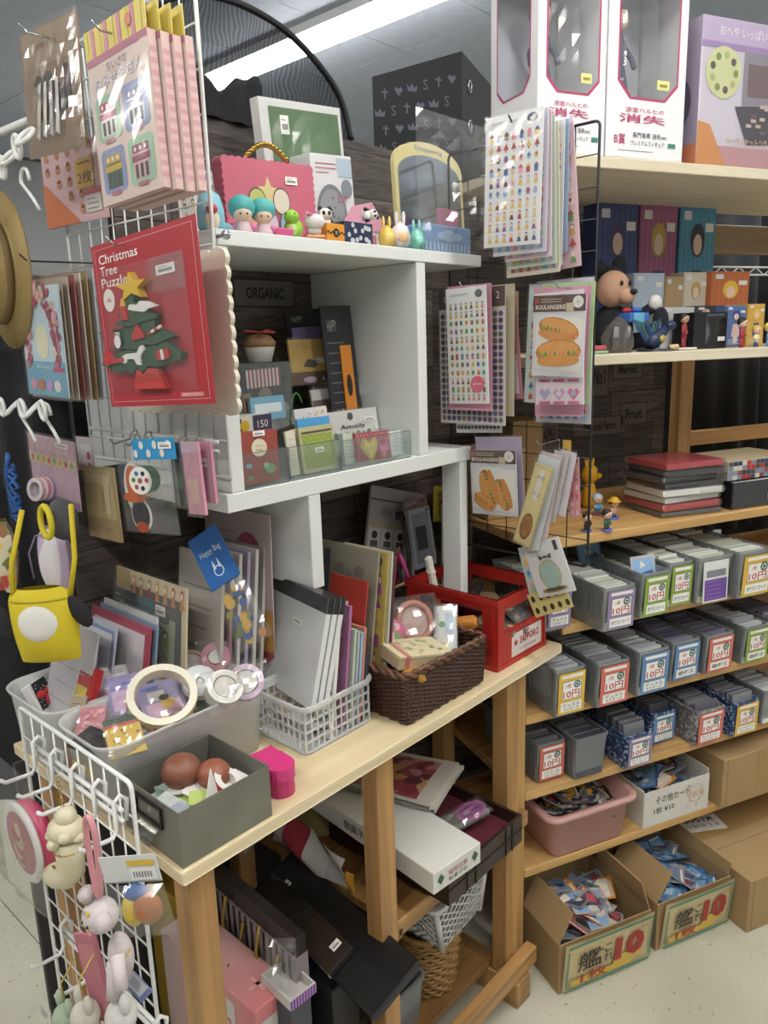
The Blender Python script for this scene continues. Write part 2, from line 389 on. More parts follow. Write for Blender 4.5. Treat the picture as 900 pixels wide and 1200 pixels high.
for x, z, w, h, t_ in ((0.31, 1.21, 0.11, 0.05, 'Orchard'), (0.31, 1.155, 0.11, 0.05, 'ORGANIC'), (0.45, 1.18, 0.06, 0.10, 'No.1'), (0.52, 1.22, 0.10, 0.05, 'Market'), (0.30, 1.05, 0.06, 0.09, 'APPLE'), (0.40, 1.08, 0.17, 0.05, 'Natural Farm'), (0.55, 1.10, 0.09, 0.06, 'Fruit'), (0.05, 1.18, 0.12, 0.06, 'Garden'), (0.05, 1.02, 0.13, 0.06, 'FARM')):
 crate_print2(x, z, w, h, t_)
m.build('board_print', part2)
# ================================================================== work table
OAK = lambda ax: wood('oak_%d' % ax, '#8f6a3f', '#b98d58', ax)
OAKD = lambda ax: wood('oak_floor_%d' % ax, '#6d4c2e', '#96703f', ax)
PINE = lambda ax: wood('pine_%d' % ax, '#b58a50', '#cfa870', ax, rough=0.4)
tab = thing('work_table', 'long oak-legged work table with pale wooden top holding the tubs and baskets', 'table', T((0.44, 0.23, 0)))
TM = T((-0.44, -0.23, 0))
def tpart(name, x0, y0, z0, x1, y1, z1, mat, b=0.002, par=None):
 c = Vector(((x0 + x1) / 2, (y0 + y1) / 2, (z0 + z1) / 2)); h = (x1 - x0) / 2, (y1 - y0) / 2, (z1 - z0) / 2
 return MB().bevbox(-h[0], -h[1], -h[2], h[0], h[1], h[2], b).build(name, par or tab, TM @ T(c), mat)
TOPW = wood('pale_laminate', '#c9b58f', '#dccaa6', 0, 0.6, 0.35)
tpart('tabletop', 0, 0, 0.722, 0.874, 0.464, HT, TOPW, 0.0015)
tpart('edge_band', 0.001, -0.0015, 0.7225, 0.873, 0.0, 0.7395, wood('edge_pine', '#cdb890', '#e2d3b3', 0))
for x0, x1 in ((0.02, 0.058), (0.355, 0.393), (0.715, 0.755)):
 for y0 in (0.02, 0.40):
  lg = tpart('leg', x0, y0, 0.06, x1, y0 + 0.036, 0.72, OAK(2))
  if y0 < .1:
   pg = MB().bevbox(-0.009, -0.011, -0.011, 0.009, 0.011, 0.011).build('peg', lg, T((0.024 if x0 < .7 else 0.024, -0.005, 0.375 - 0.39)), OAK(0))
 tpart('foot_rail', x0 - 0.004, -0.01, 0.0, x1 + 0.004, 0.45, 0.058, OAK(1))
for y0 in (0.022, 0.402): tpart('shelf_rail', 0.394, y0, 0.368, 0.795, y0 + 0.03, 0.400, OAK(0))
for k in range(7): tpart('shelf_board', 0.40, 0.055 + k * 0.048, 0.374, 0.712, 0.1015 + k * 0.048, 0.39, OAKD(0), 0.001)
tpart('bottom_rail', 0.40, -0.006, 0.060, 0.79, 0.019, 0.098, OAK(0))
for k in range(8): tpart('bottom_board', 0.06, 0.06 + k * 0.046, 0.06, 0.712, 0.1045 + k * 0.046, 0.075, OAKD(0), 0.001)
tpart('apron', 0.06, 0.41, 0.67, 0.715, 0.43, 0.72, OAK(0))
# ================================================================== white shelf unit on the table
WHT = M('#dcdedb', 0.42, nz=0.06, ns=5)
wu = thing('white_shelf_unit', 'white melamine shelf unit with open cubbies standing on the table', 'shelf', T((0.51, 0.27, HT)))
WMx = T((-0.51, -0.27, -HT))
def wp(name, x0, y0, z0, x1, y1, z1, par=None, mat=None):
 c = Vector(((x0 + x1) / 2, (y0 + y1) / 2, (z0 + z1) / 2)); h = (x1 - x0) / 2, (y1 - y0) / 2, (z1 - z0) / 2
 return MB().bevbox(-h[0], -h[1], -h[2], h[0], h[1], h[2], 0.0012).build(name, par or wu, WMx @ T(c), mat or WHT)
WF = 0.14; ZT = 1.482; ZL = 1.137
wp('top_board', 0.218, WF, ZT - 0.020, 0.803, 0.403, ZT)
wp('middle_board', 0.205, WF, ZL - 0.026, 0.768, 0.403, ZL)
sd = wp('side_panel', 0.215, WF + 0.001, ZL, 0.237, 0.402, ZT - 0.0205)
wp('side_panel', 0.619, WF + 0.001, ZL, 0.642, 0.402, ZT - 0.0205)
wp('divider', 0.354, WF + 0.001, 0.962, 0.378, 0.402, ZL - 0.0265)
wp('divider_foot', 0.354, 0.30, HT, 0.378, 0.402, 0.9618)
wp('divider', 0.735, WF + 0.001, 0.832, 0.757, 0.185, ZL - 0.0265)
bl = MB(); bl.smooth = True; bl.lathe([(0.0025, 0), (0.0025, 0.016), (0.006, 0.017), (0.006, 0.021), (0.003, 0.023)], 10); bl.build('screw', wu, WMx @ T((0.2205, WF + 0.0005, ZT - 0.01), 0, PI / 2), M('#b9bcbf', 0.25, 1))
# ================================================================== card shelf of pine boards
rs = thing('pine_shelf', 'long pine shelf unit holding the clear card bins and boxes', 'shelf', TR(0.6, 0.18, 0))
RM = T((-0.6, -0.18, 0))
def rp(name, x0, y0, z0, x1, y1, z1, mat, par=None, b=0.0015):
 c = Vector(((x0 + x1) / 2, (y0 + y1) / 2, (z0 + z1) / 2)); h = (x1 - x0) / 2, (y1 - y0) / 2, (z1 - z0) / 2
 return MB().bevbox(-h[0], -h[1], -h[2], h[0], h[1], h[2], b).build(name, par or rs, RM @ T(c), mat)
SZ = [0.236, 0.418, 0.590, 0.768, 0.950, 1.298, 1.645]     # tops of the boards
for i, z in enumerate(SZ):
 x0 = 0.001 if z < 0.74 else (0.085 if z < 0.9 else 0.02)
 pal = wood('pine_top', '#cfc3a8', '#ddd3bd', 0) if i > 4 else (PINE(0) if i in (0, 4, 2, 3, 1) else PINE(0))
 rp('shelf_board', x0, 0.0, z - 0.020, 1.30, 0.36, z, pal)
rp('upright', -0.032, 0.0, 0.0, 0.0, 0.05, 0.712, PINE(2))
rp('upright', -0.032, 0.30, 0.0, 0.0, 0.36, 0.712, PINE(2))
rp('upright', 1.30, 0.0, 0.0, 1.335, 0.05, 1.75, PINE(2))
rp('upright', 1.30, 0.31, 0.0, 1.335, 0.36, 1.75, PINE(2))
rp('upright', 0.715, 0.362, 0.0, 0.76, 0.398, 1.624, PINE(2))
rp('back_rail', 0.7605, 0.365, 1.035, 1.34, 0.393, 1.072, PINE(0))
rp('back_rail', 0.7605, 0.365, 1.53, 1.34, 0.393, 1.60, wood('pine_dark', '#8a7357', '#a08a6a', 0))
rp('back_rail', -0.03, 0.36, 0.40, 1.34, 0.385, 0.46, PINE(0))
# ================================================================== shared builders
def rrect(w, d, r, n=4):
 r = min(r, w / 2 - 1e-5, d / 2 - 1e-5); o = []
 for cx, cy, a in ((w / 2 - r, d / 2 - r, 0), (-w / 2 + r, d / 2 - r, PI / 2), (-w / 2 + r, -d / 2 + r, PI), (w / 2 - r, -d / 2 + r, 1.5 * PI)):
  for k in range(n + 1): q = a + PI / 2 * k / n; o.append((cx + r * math.cos(q), cy + r * math.sin(q)))
 return o
def loops(mb, L, n=4, X=None, cap=True):
 v = []; f = []; N = 4 * (n + 1)
 for w, d, r, z in L: v += [(p[0], p[1], z) for p in rrect(w, d, r, n)]
 for k in range(len(L) - 1):
  for i in range(N): f.append((k * N + i, k * N + (i + 1) % N, (k + 1) * N + (i + 1) % N, (k + 1) * N + i))
 if cap: f += [tuple(range(N))[::-1], tuple(range((len(L) - 1) * N, len(L) * N))]
 return mb.add(v, f, X)
def tray(mb, w, d, h, t=0.002, r=0.01, tp=0.94, lip=0.004, X=None, n=4):
 "open container, centred on its base"
 L = [(w * tp, d * tp, r, 0), (w, d, r, h - 0.006)]
 if lip: L += [(w + 2 * lip, d + 2 * lip, r + lip, h - 0.006), (w + 2 * lip, d + 2 * lip, r + lip, h)]
 else: L += [(w, d, r, h)]
 L += [(w - 2 * t, d - 2 * t, max(r - t, 0.0005), h), (w * tp - 2 * t, d * tp - 2 * t, max(r - t, 0.0005), t)]
 return loops(mb, L, n, X)
def crinkle(w, h, t, amp, seed, mat=None, nx=9, ny=11, flat=True):
 "pillow of thin film round something w x h x t (local x right, y up, z out); origin at lower left"
 mb = MB().c(mat or CRINKLE); mb.smooth = False
 def f(sg):
  def g(a, b):
   e = min(1, 6 * min(a, 1 - a, b, 1 - b))
   q = noise.noise(Vector((a * 7 * w / 0.08 + seed * 3.1, b * 7 * h / 0.08, seed * 1.7 + sg)))
   z = t / 2 + sg * (t / 2 + 0.0008 + amp * (0.5 + q)) * e
   return (a * w, b * h, z)
  return g
 mb.grid(f(1), nx, ny)
 return mb
def hook_wire(u0, u1, y, z, mat, r=0.0014, lift=0.008):
 "display hook from the grid at x=u1 out to x=u0"
 return MB().c(mat).tube([(u1, y, z - 0.02), (u1 - 0.003, y, z), (u0 + 0.012, y, z), (u0, y, z + lift)], r, 6)
def figures(mb, x0, y0, x1, y1, nx, ny, pal, seed, z=0.0009, s=1.0):
 "rows of little printed stickers (plain people, trees, houses)"
 rg = random.Random(seed)
 for j in range(ny):
  kind = rg.randint(0, 5); col = [rg.choice(pal) for _ in range(3)]
  for i in range(nx):
   cx = x0 + (x1 - x0) * (i + .5) / nx + rg.uniform(-.05, .05) * (x1 - x0) / nx; cy = y0 + (y1 - y0) * (j + .5) / ny
   w = (x1 - x0) / nx * 0.36 * s; h = (y1 - y0) / ny * 0.40 * s
   a = rg.choice(col) if rg.random() < .6 else rg.choice(pal); b = rg.choice(pal)
   if kind in (0, 1, 2):
    mb.poly([(cx - w * .8, cy - h), (cx + w * .8, cy - h), (cx + w * .35, cy + h * .2), (cx - w * .35, cy + h * .2)], a, z)
    mb.disc(cx, cy + h * .5, w * .55, b if kind else '#3a2c2a', z + 0.0002, h * .5, 8)
    mb.disc(cx, cy + h * .38, w * .38, '#efd3b8', z + 0.0004, h * .33, 8)
   elif kind == 3:
    mb.disc(cx, cy, w * .8, a, z, h * .8, 9); mb.disc(cx, cy + h * .2, w * .4, b, z + 0.0002, h * .4, 7)
   elif kind == 4:
    mb.rect(cx - w * .7, cy - h, cx + w * .7, cy + h * .2, a, z); mb.poly([(cx - w, cy + h * .2), (cx + w, cy + h * .2), (cx, cy + h)], b, z)
   else:
    mb.poly([(cx - w, cy - h * .5), (cx + w, cy - h * .5), (cx, cy + h)], a, z); mb.rect(cx - w * .2, cy - h, cx + w * .2, cy - h * .5, b, z)
def lines(mb, x0, x1, y, n, dy, col, seed=0, t=0.0012, z=0.0009):
 rg = random.Random(seed)
 for k in range(n): mb.rect(x0, y - k * dy, x0 + (x1 - x0) * rg.uniform(.6, 1), y - k * dy + t, col, z)
def sticker(mb, x, y, w=0.016, h=0.008, z=0.0016):
 "white price label"
 mb.rect(x, y, x + w, y + h, '#eeece6', z); mb.rect(x + w * .12, y + h * .25, x + w * .85, y + h * .55, '#8d8a88', z + .0002); mb.rect(x + w * .12, y + h * .7, x + w * .6, y + h * .8, '#a8a4a2', z + .0002)
PASTEL = ['#e58fa8', '#7fb7d9', '#f0c65a', '#8cc48a', '#d96a5f', '#b79bd0', '#5b7fb0', '#e9a15f']
MIXED = ['#b5443f', '#3f6ea5', '#d9a93a', '#5a8f57', '#2f2f38', '#a35c8f', '#d9d2c0', '#c4763a', '#7a4a3a']
CARDB = M('#a88c62', 0.8, nz=0.12, ns=14); CARDI = M('#9c8259', 0.85, nz=0.1, ns=14); TAPE = M('#a08252', 0.3)
def solid(name, label, cat, X, w, d, h, mat, bev=0.0015, group=None, print_fn=None):
 "closed box standing on its base (origin: front left lower corner) with a printed face as a part"
 t = thing(name, label, cat, X, group)
 MB().bevbox(0, 0, 0, w, d, h, bev).build('carton', t, mat=mat)
 if print_fn:
  mb = MB(); print_fn(mb, w, h); mb.build('front_print', t, frame((0, -0.0003, 0), (1, 0, 0), (0, 0, 1)))
 return t
# ================================================================== bins of single cards
TAGC = {'p': '#8d7fa3', 'g': '#8aa640', 'y': '#d9b243', 'r': '#cf6a5c', 'b': '#5f87b5'}
TAGN = {'p': 'purple', 'g': 'green', 'y': 'yellow', 'r': 'red', 'b': 'blue'}
def price_tag(root, col, words, w, h, X):
 m = MB(); c = TAGC[col]; m.c(M(c, 0.35)).box(0, 0, -0.001, w, h, 0)
 m.rect(w * .10, h * .88, w * .90, h * .96, '#e9e6e2', .0003); m.rect(w * .14, h * .36, w * .86, h * .80, '#efeeea', .0003)
 for a in (.14, .86): m.rect(w * a - .0005, h * .36, w * a + .0005, h * .80, '#4e4a55', .0005)
 for a in (.36, .80): m.rect(w * .14, h * a - .0005, w * .86, h * a + .0005, '#4e4a55', .0005)
 m.text('1枚', w * .36, h * .69, h * .11, '#b8302e', .0007, bold=0.02); m.text('10円', w * .49, h * .48, h * .19, '#b8302e', .0007, w=w * .62, bold=0.035)
 m.disc(w * .69, h * .70, w * .13, '#3c5a52', .0007); m.ring(w * .69, h * .70, w * .05, w * .08, '#d5ddd6', .0009, 10)
 m.rect(w * .10, h * .06, w * .90, h * .29, '#efeeea', .0003)
 if '\n' in words:
  a, b = words.split('\n'); m.text(a, w * .5, h * .22, h * .085, '#26242a', .0007, w=w * .66, bold=0.02); m.text(b, w * .5, h * .12, h * .085, '#26242a', .0007, w=w * .60, bold=0.02)
 else: m.text(words, w * .5, h * .175, h * .12, '#26242a', .0007, w=w * .68, bold=0.03)
 m.build('price_tag', root, X)
def fill_cards(X, w, d, h, cols, seed, label, tilt=0.12, lo=0.0, front=None):
 rg = random.Random(seed); m = MB(); y = 0.006; k = 0; lvl = 0
 while y < d - 0.008:
  th = rg.choice((0.0016, 0.0022, 0.003, 0.0045))
  if rg.random() < .12: lvl = rg.uniform(-0.006, 0.006)
  hh = h + lvl + rg.uniform(-0.0015, 0.0015); a = tilt + rg.uniform(-.02, .02); dx = rg.uniform(-0.0015, 0.0015)
  m.c(M(rg.choice(cols), 0.35)); ww = w * 0.5 - 0.0008
  m.box(-ww + dx, 0, lo, ww + dx, th, lo + hh, T((0, y, 0), 0, -a)); y += th * 1.28 + 0.0004; k += 1
 if front: front(m, w, h)
 o = m.build('sleeved_cards', None, X); return tag(o, label, 'cards', kind='stuff')
GREYC = ['#b9bcbf', '#a9adb1', '#c9ccce', '#8e9296', '#d6d7d6', '#9fa3a6']
WHTC = ['#d8d9d2', '#c6c8c4', '#e3e3dc', '#b3b5b0', '#bfc3a9', '#a6a9a6']
DRKC = ['#5c5e66', '#77797e', '#4a4c55', '#8b8c90', '#6d6a74']
PURC = ['#5a5568', '#6d687a', '#8a8794', '#47435a', '#77748a']
def card_bin(bl, br, row, h, tagc, words, cols, desc, depth=0.27, kind='clear', ch=None, seed=0, v0=None, tagx=None):
 z = SZ[row]; a = onrz(*bl, z); b = onrz(*br, z); w = b.x - a.x; v = (a.y + b.y) / 2 if v0 is None else v0
 ang = 0; X = TR((a.x + b.x) / 2, v, z); X2 = X @ T((0, depth / 2, 0.0005))
 mats = {'clear': BINP, 'grey': plastic_film('grey_bin', 0.08, 0.55, 0.3, '#8f959a'), 'blue': blotch('navy_print', ['#27406b', '#27406b', '#2f4f7d', '#27406b', '#9fb0c8', '#223759'], 260, 0.4), 'pat': blotch('grey_print', ['#6a6a6c', '#8b8b8d', '#55565a', '#a3a3a3', '#77787b'], 160, 0.4)}
 t = thing('card_bin', desc, 'bin', X2, 'bins of single cards on the pine shelf')
 m = MB(); tray(m, w, depth, h, 0.0016, 0.005, 0.93, 0.0025, None, 2); m.build('bin_body', t, mat=mats[kind])
 if kind in ('clear', 'grey'):
  m = MB(); n = int(depth / 0.016)
  for sx in (-1, 1):
   for k in range(n):
    y = -depth / 2 + 0.012 + k * (depth - 0.024) / (n - 1)
    m.box(-0.0012, -0.002, 0.012, 0.0012, 0.002, h - 0.018, T((sx * (w / 2 - 0.0022), y, 0), 0, 0, sx * 0.02))
  tag(m.build('side_rib', t, mat=mats[kind]), kind='stuff')
 if tagc:
  tw = w * 0.93; th = h * 0.86
  price_tag(t, tagc, words, tw, th, frame((-tw / 2 + (tagx or 0.003), -depth / 2 - 0.0012 + 0.0025, h * 0.06), (1, 0, 0), (0, -0.045, 1)))
 fill_cards(X @ T((0, 0, 0.003)), w * 0.86, depth, ch or h * 0.97, cols, seed, desc.replace('bin', 'bin', 1).split(' bin')[0] + ' bin contents: rows of sleeved cards')
 return t
K1 = 'ポケモンカード'; K2 = '遊戯王'; K3 = 'デュエル\nマスターズ'; K4 = 'バトル\nスピリッツ'; K5 = 'カードファイト\nヴァンガード'
card_bin((640, 743), (668, 737), 3, .100, 'p', K3, WHTC, 'clear card bin half hidden behind the hanging mirror card', seed=1, depth=.2)
card_bin((709, 744), (741, 736), 3, .092, 'p', K1, WHTC, 'clear card bin with purple price tag jutting out over the shelf edge', seed=2, depth=.30)
card_bin((750, 727), (783, 722), 3, .098, 'g', K1, WHTC, 'clear card bin with green price tag and a blue card standing proud', seed=3, ch=.075)
card_bin((784, 715), (808, 709), 3, .100, 'g', K1, WHTC, 'clear card bin with green price tag beside the untagged bin', seed=4)
card_bin((820, 711), (853, 701), 3, .102, None, '', WHTC, 'clear untagged card bin showing purple card backs in the top row', seed=5)
card_bin((868, 705), (900, 696), 3, .105, 'y', K1, WHTC, 'clear card bin with yellow price tag in the top row', seed=6)
card_bin((650, 843), (685, 836), 2, .103, 'y', K3, GREYC, 'clear card bin with yellow price tag next to the table leg', seed=7, depth=.2)
card_bin((700, 833), (735, 824), 2, .100, 'r', K3, GREYC, 'clear card bin with red price tag between yellow and blue tagged bins', seed=8, depth=.29)
card_bin((748, 819), (781, 810), 2, .102, 'b', K3, GREYC, 'clear card bin with blue price tag holding pale grey cards', seed=9, depth=.29)
card_bin((787, 802), (817, 794), 2, .095, 'b', K2, PURC, 'clear card bin with blue price tag holding dark purple cards', seed=10)
card_bin((827, 793), (856, 785), 2, .094, 'r', K2, PURC, 'clear card bin with red price tag holding dark purple cards', seed=11)
card_bin((871, 781), (898, 774), 2, .092, 'g', K2, GREYC, 'clear card bin with green price tag in the second row', seed=12)
card_bin((629, 920), (661, 912), 1, .092, 'r', K4, DRKC, 'grey card bin with red price tag above the pink tub', seed=13, kind='grey', depth=.22)
card_bin((675, 918), (710, 906), 1, .098, None, '', DRKC, 'grey slotted card bin without a tag above the pink tub', seed=14, kind='grey')
card_bin((733, 904), (763, 896), 1, .080, 'p', K5, DRKC, 'navy printed card bin with purple price tag', seed=15, kind='blue', ch=.095, depth=.26)
card_bin((762, 875), (790, 868), 1, .080, 'b', K5, DRKC, 'navy printed card bin with blue price tag set back on the shelf', seed=16, kind='blue', ch=.093, depth=.22)
card_bin((815, 877), (846, 868), 1, .088, 'r', K5, DRKC, 'grey patterned card bin with red price tag', seed=17, kind='pat', ch=.096, depth=.27)
card_bin((858, 866), (887, 859), 1, .088, 'y', K5, DRKC, 'navy printed card bin with yellow price tag', seed=18, kind='blue', ch=.098, depth=.27)
card_bin((893, 851), (924, 843), 1, .088, None, '', GREYC, 'clear untagged card bin beyond the navy bin with yellow tag', seed=19, depth=.25)
card_bin((905, 769), (935, 762), 2, .088, 'r', K2, PURC, 'clear card bin beyond the green tagged bin in the second row', seed=20)
# single cards that stick out of bins
def card_art(m, w, h, pal, seed, back=False):
 rg = random.Random(seed); c = pal
 m.c(M(c[0], 0.3)).box(0, 0, -0.0005, w, h, 0)
 m.rect(w * .08, h * .12, w * .92, h * .93, c[1], .0003)
 for k in range(5):
  x, y = rg.uniform(.15, .8) * w, rg.uniform(.3, .85) * h
  n = rg.choice((3, 4, 5)); r = w * rg.uniform(.1, .3); a0 = rg.uniform(0, 6)
  m.poly([(min(w * .92, max(w * .08, x + r * math.cos(a0 + 2 * PI * i / n))), min(h * .93, max(h * .12, y + r * math.sin(a0 + 2 * PI * i / n)))) for i in range(n)], rg.choice(c[2:]), .0005 + k * .0001)
 m.rect(w * .08, h * .05, w * .8, h * .1, '#dcd8d0', .0006)
 return m
CPAL = [['#b9b6b4', '#8fb3d9', '#3d5f9e', '#e6d9c8', '#f0c9c0', '#2e3040'], ['#d98f3a', '#f0e6d6', '#b5443f', '#5a8f57', '#e9b0c0', '#6a5a9a'], ['#26262b', '#d8a62c', '#f0e4c8', '#c2502c', '#efe9e0', '#55555c'], ['#8d8f94', '#6f7f94', '#40506e', '#b09a90', '#8a3038', '#c0bab4'], ['#9e2f33', '#8a6a66', '#b33b3f', '#e9e4da', '#2b2b30', '#8d8d92'], ['#2c2c32', '#7e7a82', '#d9d2c8', '#40404a', '#c9a22f', '#a35c5c'], ['#3d638c', '#6f95b8', '#a9c2d6', '#2d4767', '#cdd9e2', '#d9cfc4'], ['#9a9894', '#4f4a66', '#8d6fa8', '#e2d4c0', '#c0525a', '#2e2a3a']]
CW, CH = 0.063, 0.088
CARDS = []
for i, p_ in enumerate(CPAL):
 o = card_art(MB(), CW, CH, p_, i + 40).build('trading_card', None, T((0, 0, -5))); CARDS.append(o)
FIRST = [True] * len(CARDS)
def put_card(i, X, label, group):
 if FIRST[i]: o = CARDS[i]; FIRST[i] = False; o.matrix_world = X
 else: o = CARDS[i].copy(); COL.objects.link(o); o.matrix_world = X
 return tag(o, label, 'card', group)
q = onrz(750, 727, SZ[3])
put_card(0, TR(q.x + .004, q.y + .02, SZ[3] + .036) @ T((0, 0, 0), 0, PI / 2 - .25), 'blue and white trading card standing up in the green tagged bin', 'single cards standing in bins')
put_card(6, TR(q.x - .03, q.y + .15, SZ[3] + .045) @ T((0, 0, 0), 0, PI / 2 - .3), 'dark blue trading card leaning behind the purple tagged bin', 'single cards standing in bins')
q = onrz(817, 712, SZ[3])
m = MB(); m.c(M('#d9dad6', .3)).box(0, 0, -.0006, .07, .09, 0); m.rect(0.004, .004, .066, .05, '#6b4a94'); lines(m, .008, .06, .044, 5, .009, '#8d70b5', 3, .002); m.rect(.008, .055, .062, .07, '#7f7f86')
tag(m.build('card_pack', None, TR(q.x + .018, q.y + .004, SZ[3] + .004) @ T((0, 0, 0), 0, PI / 2 - .02)), 'purple backed card pack pressed against the untagged bin front', 'card pack')
PN = ['pale blue and grey', 'orange-framed', 'black and gold', 'slate grey', 'red-framed', 'black and grey', 'deep blue', 'grey and purple']
def pile(frm, w, d, z, n, seed, label, group, pal=range(8), rise=0.03, tilt=.35):
 rg = random.Random(seed)
 for k in range(n):
  x = rg.uniform(-w / 2, w / 2); y = rg.uniform(-d / 2, d / 2)
  X = frm @ T((x, y, z + rise * k / n + rg.uniform(-.003, .003)), rg.uniform(0, 6.28), rg.uniform(-tilt, tilt), rg.uniform(-tilt, tilt)) @ T((-CW / 2, -CH / 2, 0))
  i = rg.choice(list(pal)); put_card(i, X, PN[i] + label, group)
# pink tub
PT = TR(0.172, 0.08, SZ[0])
t = thing('plastic_tub', 'dusty pink plastic tub full of loose cards on the bottom board', 'tub', PT)
m = MB(); m.smooth = True; w, d, h = 0.225, 0.185, 0.108
loops(m, [(w * .80, d * .80, .014, 0), (w * .86, d * .86, .02, .006), (w * .95, d * .95, .025, h - .012), (w + .016, d + .016, .03, h - .011), (w + .018, d + .018, .03, h - .004), (w + .014, d + .014, .028, h), (w * .93, d * .93, .022, h - .001), (w * .84, d * .84, .018, .008)], 5)
m.build('tub_body', t, mat=M('#c79a94', 0.45), smooth=True)
pile(PT, .105, .075, .060, 46, 3, ' trading card heaped in the pink tub', 'loose cards in the pink tub', (2, 5, 2, 5, 7, 2), .034, .4)
# white carton with handwriting
CT = TR(0.318, 0.0, SZ[0])
t = thing('paper_carton', 'open white carton with handwritten card price on the bottom board', 'box', CT)
w, d, h = .195, .17, .088; WC = M('#d6d3cb', .7, nz=.08, ns=20)
m = MB().c(WC); m.box(0, 0, 0, w, .003, h); m.box(0, d - .003, 0, w, d, h + .02); m.box(0, .003, 0, .003, d - .003, h + .005); m.box(w - .003, .003, 0, w, d - .003, h + .012); m.c(CARDI).box(.003, .003, .001, w - .003, d - .003, .003); m.build('carton', t)
m = MB(); m.text('その他カード', .085, .062, .02, '#2c2a2a', .0006, w=.10); m.text('1枚 ¥10', .06, .036, .016, '#2c2a2a', .0006, w=.06)
for k in range(6): m.ring(.13 + k * .009, .02 + (k % 3) * .012, .003, .0042, '#c9906a', .0004, 8)
m.text('SALE', .155, .05, .014, '#d5a07a', .0005, w=.04); m.ring(.155, .05, .021, .0225, '#d5a07a', .0004)
m.build('handwriting', t, frame((0, -.0003, 0), (1, 0, 0), (0, 0, 1)))
pile(CT @ T((w / 2, d / 2, 0)), .10, .08, .05, 34, 5, ' trading card loose in the white carton', 'loose cards in the white carton', (0, 3, 5, 6, 1, 7), .034, .5)
# taped box beside it
def taped_box(name, label, X, w, d, h, seed, lab=False):
 t = thing(name, label, 'box', X)
 MB().bevbox(0, 0, 0, w, d, h, .002).build('carton', t, mat=CARDB)
 m = MB().c(TAPE); m.box(0, d * .45, h - .0005, w, d * .62, h + .0006); m.box(w * .42, -.0006, h * .2, w * .62, .0005, h + .0003); m.box(-.0006, d * .45, h * .45, .0004, d * .62, h + .0005); m.build('packing_tape', t)
 m = MB().c(M('#6f5a3c', .9)); m.box(.002, d * .33, h, w - .002, d * .333, h + .0004); m.box(.012, -.0004, 0.003, .0128, .0004, h - .003); m.build('seam', t)
 return t
taped_box('cardboard_box', 'taped brown cardboard box on the bottom board beside the white carton', TR(.535, -.02, SZ[0]), .26, .26, .125, 1)
# floor cartons with price signs
def sign(root, X, w, h):
 m = MB(); m.c(M('#cbb98f', .7)); m.grid(lambda a, b: (a * w, b * h, .004 * math.sin(PI * a) * b), 6, 1)
 Y = T((0, 0, .0048))
 B = [(0, 0, w, .012), (0, h - .012, w, h), (0, .012, .012, h - .012), (w - .012, .012, w, h - .012)]
 for b in B: m.rect(b[0] + .004, b[1] + .003, b[2] - .004, b[3] - .003, M('#4f8a78', .6), .0052)
 m.rect(.016, .014, w - .05, .03, M('#d2b254', .7), .0052); m.rect(w * .55, .03, w - .03, .05, M('#d2b254', .7), .0052)
 m.text('艦', w * .27, h * .58, h * .40, '#1f1c1b', .0062, w=w * .27, bold=.03); m.text('こ', w * .47, h * .68, h * .17, '#1f1c1b', .0062, bold=.03); m.text('れ', w * .48, h * .48, h * .18, '#1f1c1b', .0062, bold=.03)
 m.text('1枚', w * .33, h * .23, h * .22, '#a5302f', .0062, w=w * .3, bold=.03); m.text('10', w * .72, h * .55, h * .5, '#a5302f', .0062, w=w * .34, bold=.05); m.text('えん', w * .88, h * .84, h * .08, '#a5302f', .0062)
 m.build('price_sign', root, X)
def open_carton(label, X, w, d, h, flaps):
 t = thing('open_carton', label, 'box', X); th = .003
 m = MB().c(CARDB); m.box(0, 0, 0, w, th, h); m.box(0, d - th, 0, w, d, h); m.box(0, th, 0, th, d - th, h); m.box(w - th, th, 0, w, d - th, h); m.c(CARDI).box(th, th, .001, w - th, d - th, .004); m.build('carton', t)
 for nm, hinge, length, ang, depth in flaps:
  m = MB().c(CARDB)
  if hinge == 'l': m.box(-.0015, 0, 0, .0015, length, depth, T((.0015, 0.004, h), 0, 0, ang))
  elif hinge == 'r': m.box(-.0015, 0, 0, .0015, length, depth, T((w - .0015, 0.004, h), 0, 0, ang))
  m.build('flap', t)
 return t
C1 = TR(.022, -.097, 0)
t = open_carton('open brown carton with hand-painted price sign beside the table foot', C1, .24, .21, .118, (('flap', 'l', .13, .5, .072), ('flap', 'r', .17, -.32, .078)))
sign(t, frame((.006, -.003, .004), (1, 0, -.0), (0, -.10, 1)), .228, .125)
pile(C1 @ T((.12, .105, 0)), .15, .13, .055, 60, 8, ' trading card loose in the carton by the table foot', 'loose cards in the first floor carton', (0, 3, 1, 4, 7, 3, 0), .05, .4)
C2 = TR(.284, -.092, 0)
t = open_carton('open brown carton with hand-painted price sign beside the sealed carton', C2, .215, .22, .118, (('flap', 'l', .15, .55, .075), ('flap', 'r', .19, .15, .03)))
sign(t, frame((.010, -.003, .004), (1, 0, 0), (0, -.10, 1)), .20, .122)
pile(C2 @ T((.108, .11, 0)), .13, .14, .055, 56, 9, ' trading card loose in the carton beside the sealed carton', 'loose cards in the second floor carton', (6, 6, 0, 6, 3), .05, .4)
t = taped_box('cardboard_box', 'large sealed brown carton on the floor with a price label on its lid', TR(.505, -.140, 0), .36, .34, .135, 2)
m = MB(); m.c(M('#e4e2dc', .6)).box(0, 0, 0, .11, .06, .0006); m.text('まとめ売り', .055, .04, .014, '#3a3533', .001, w=.09); m.text('¥1500', .055, .017, .018, '#3a3533', .001, w=.08, bold=.02)
m.build('price_label', t, T((.12, .22, .1362), 2.9))
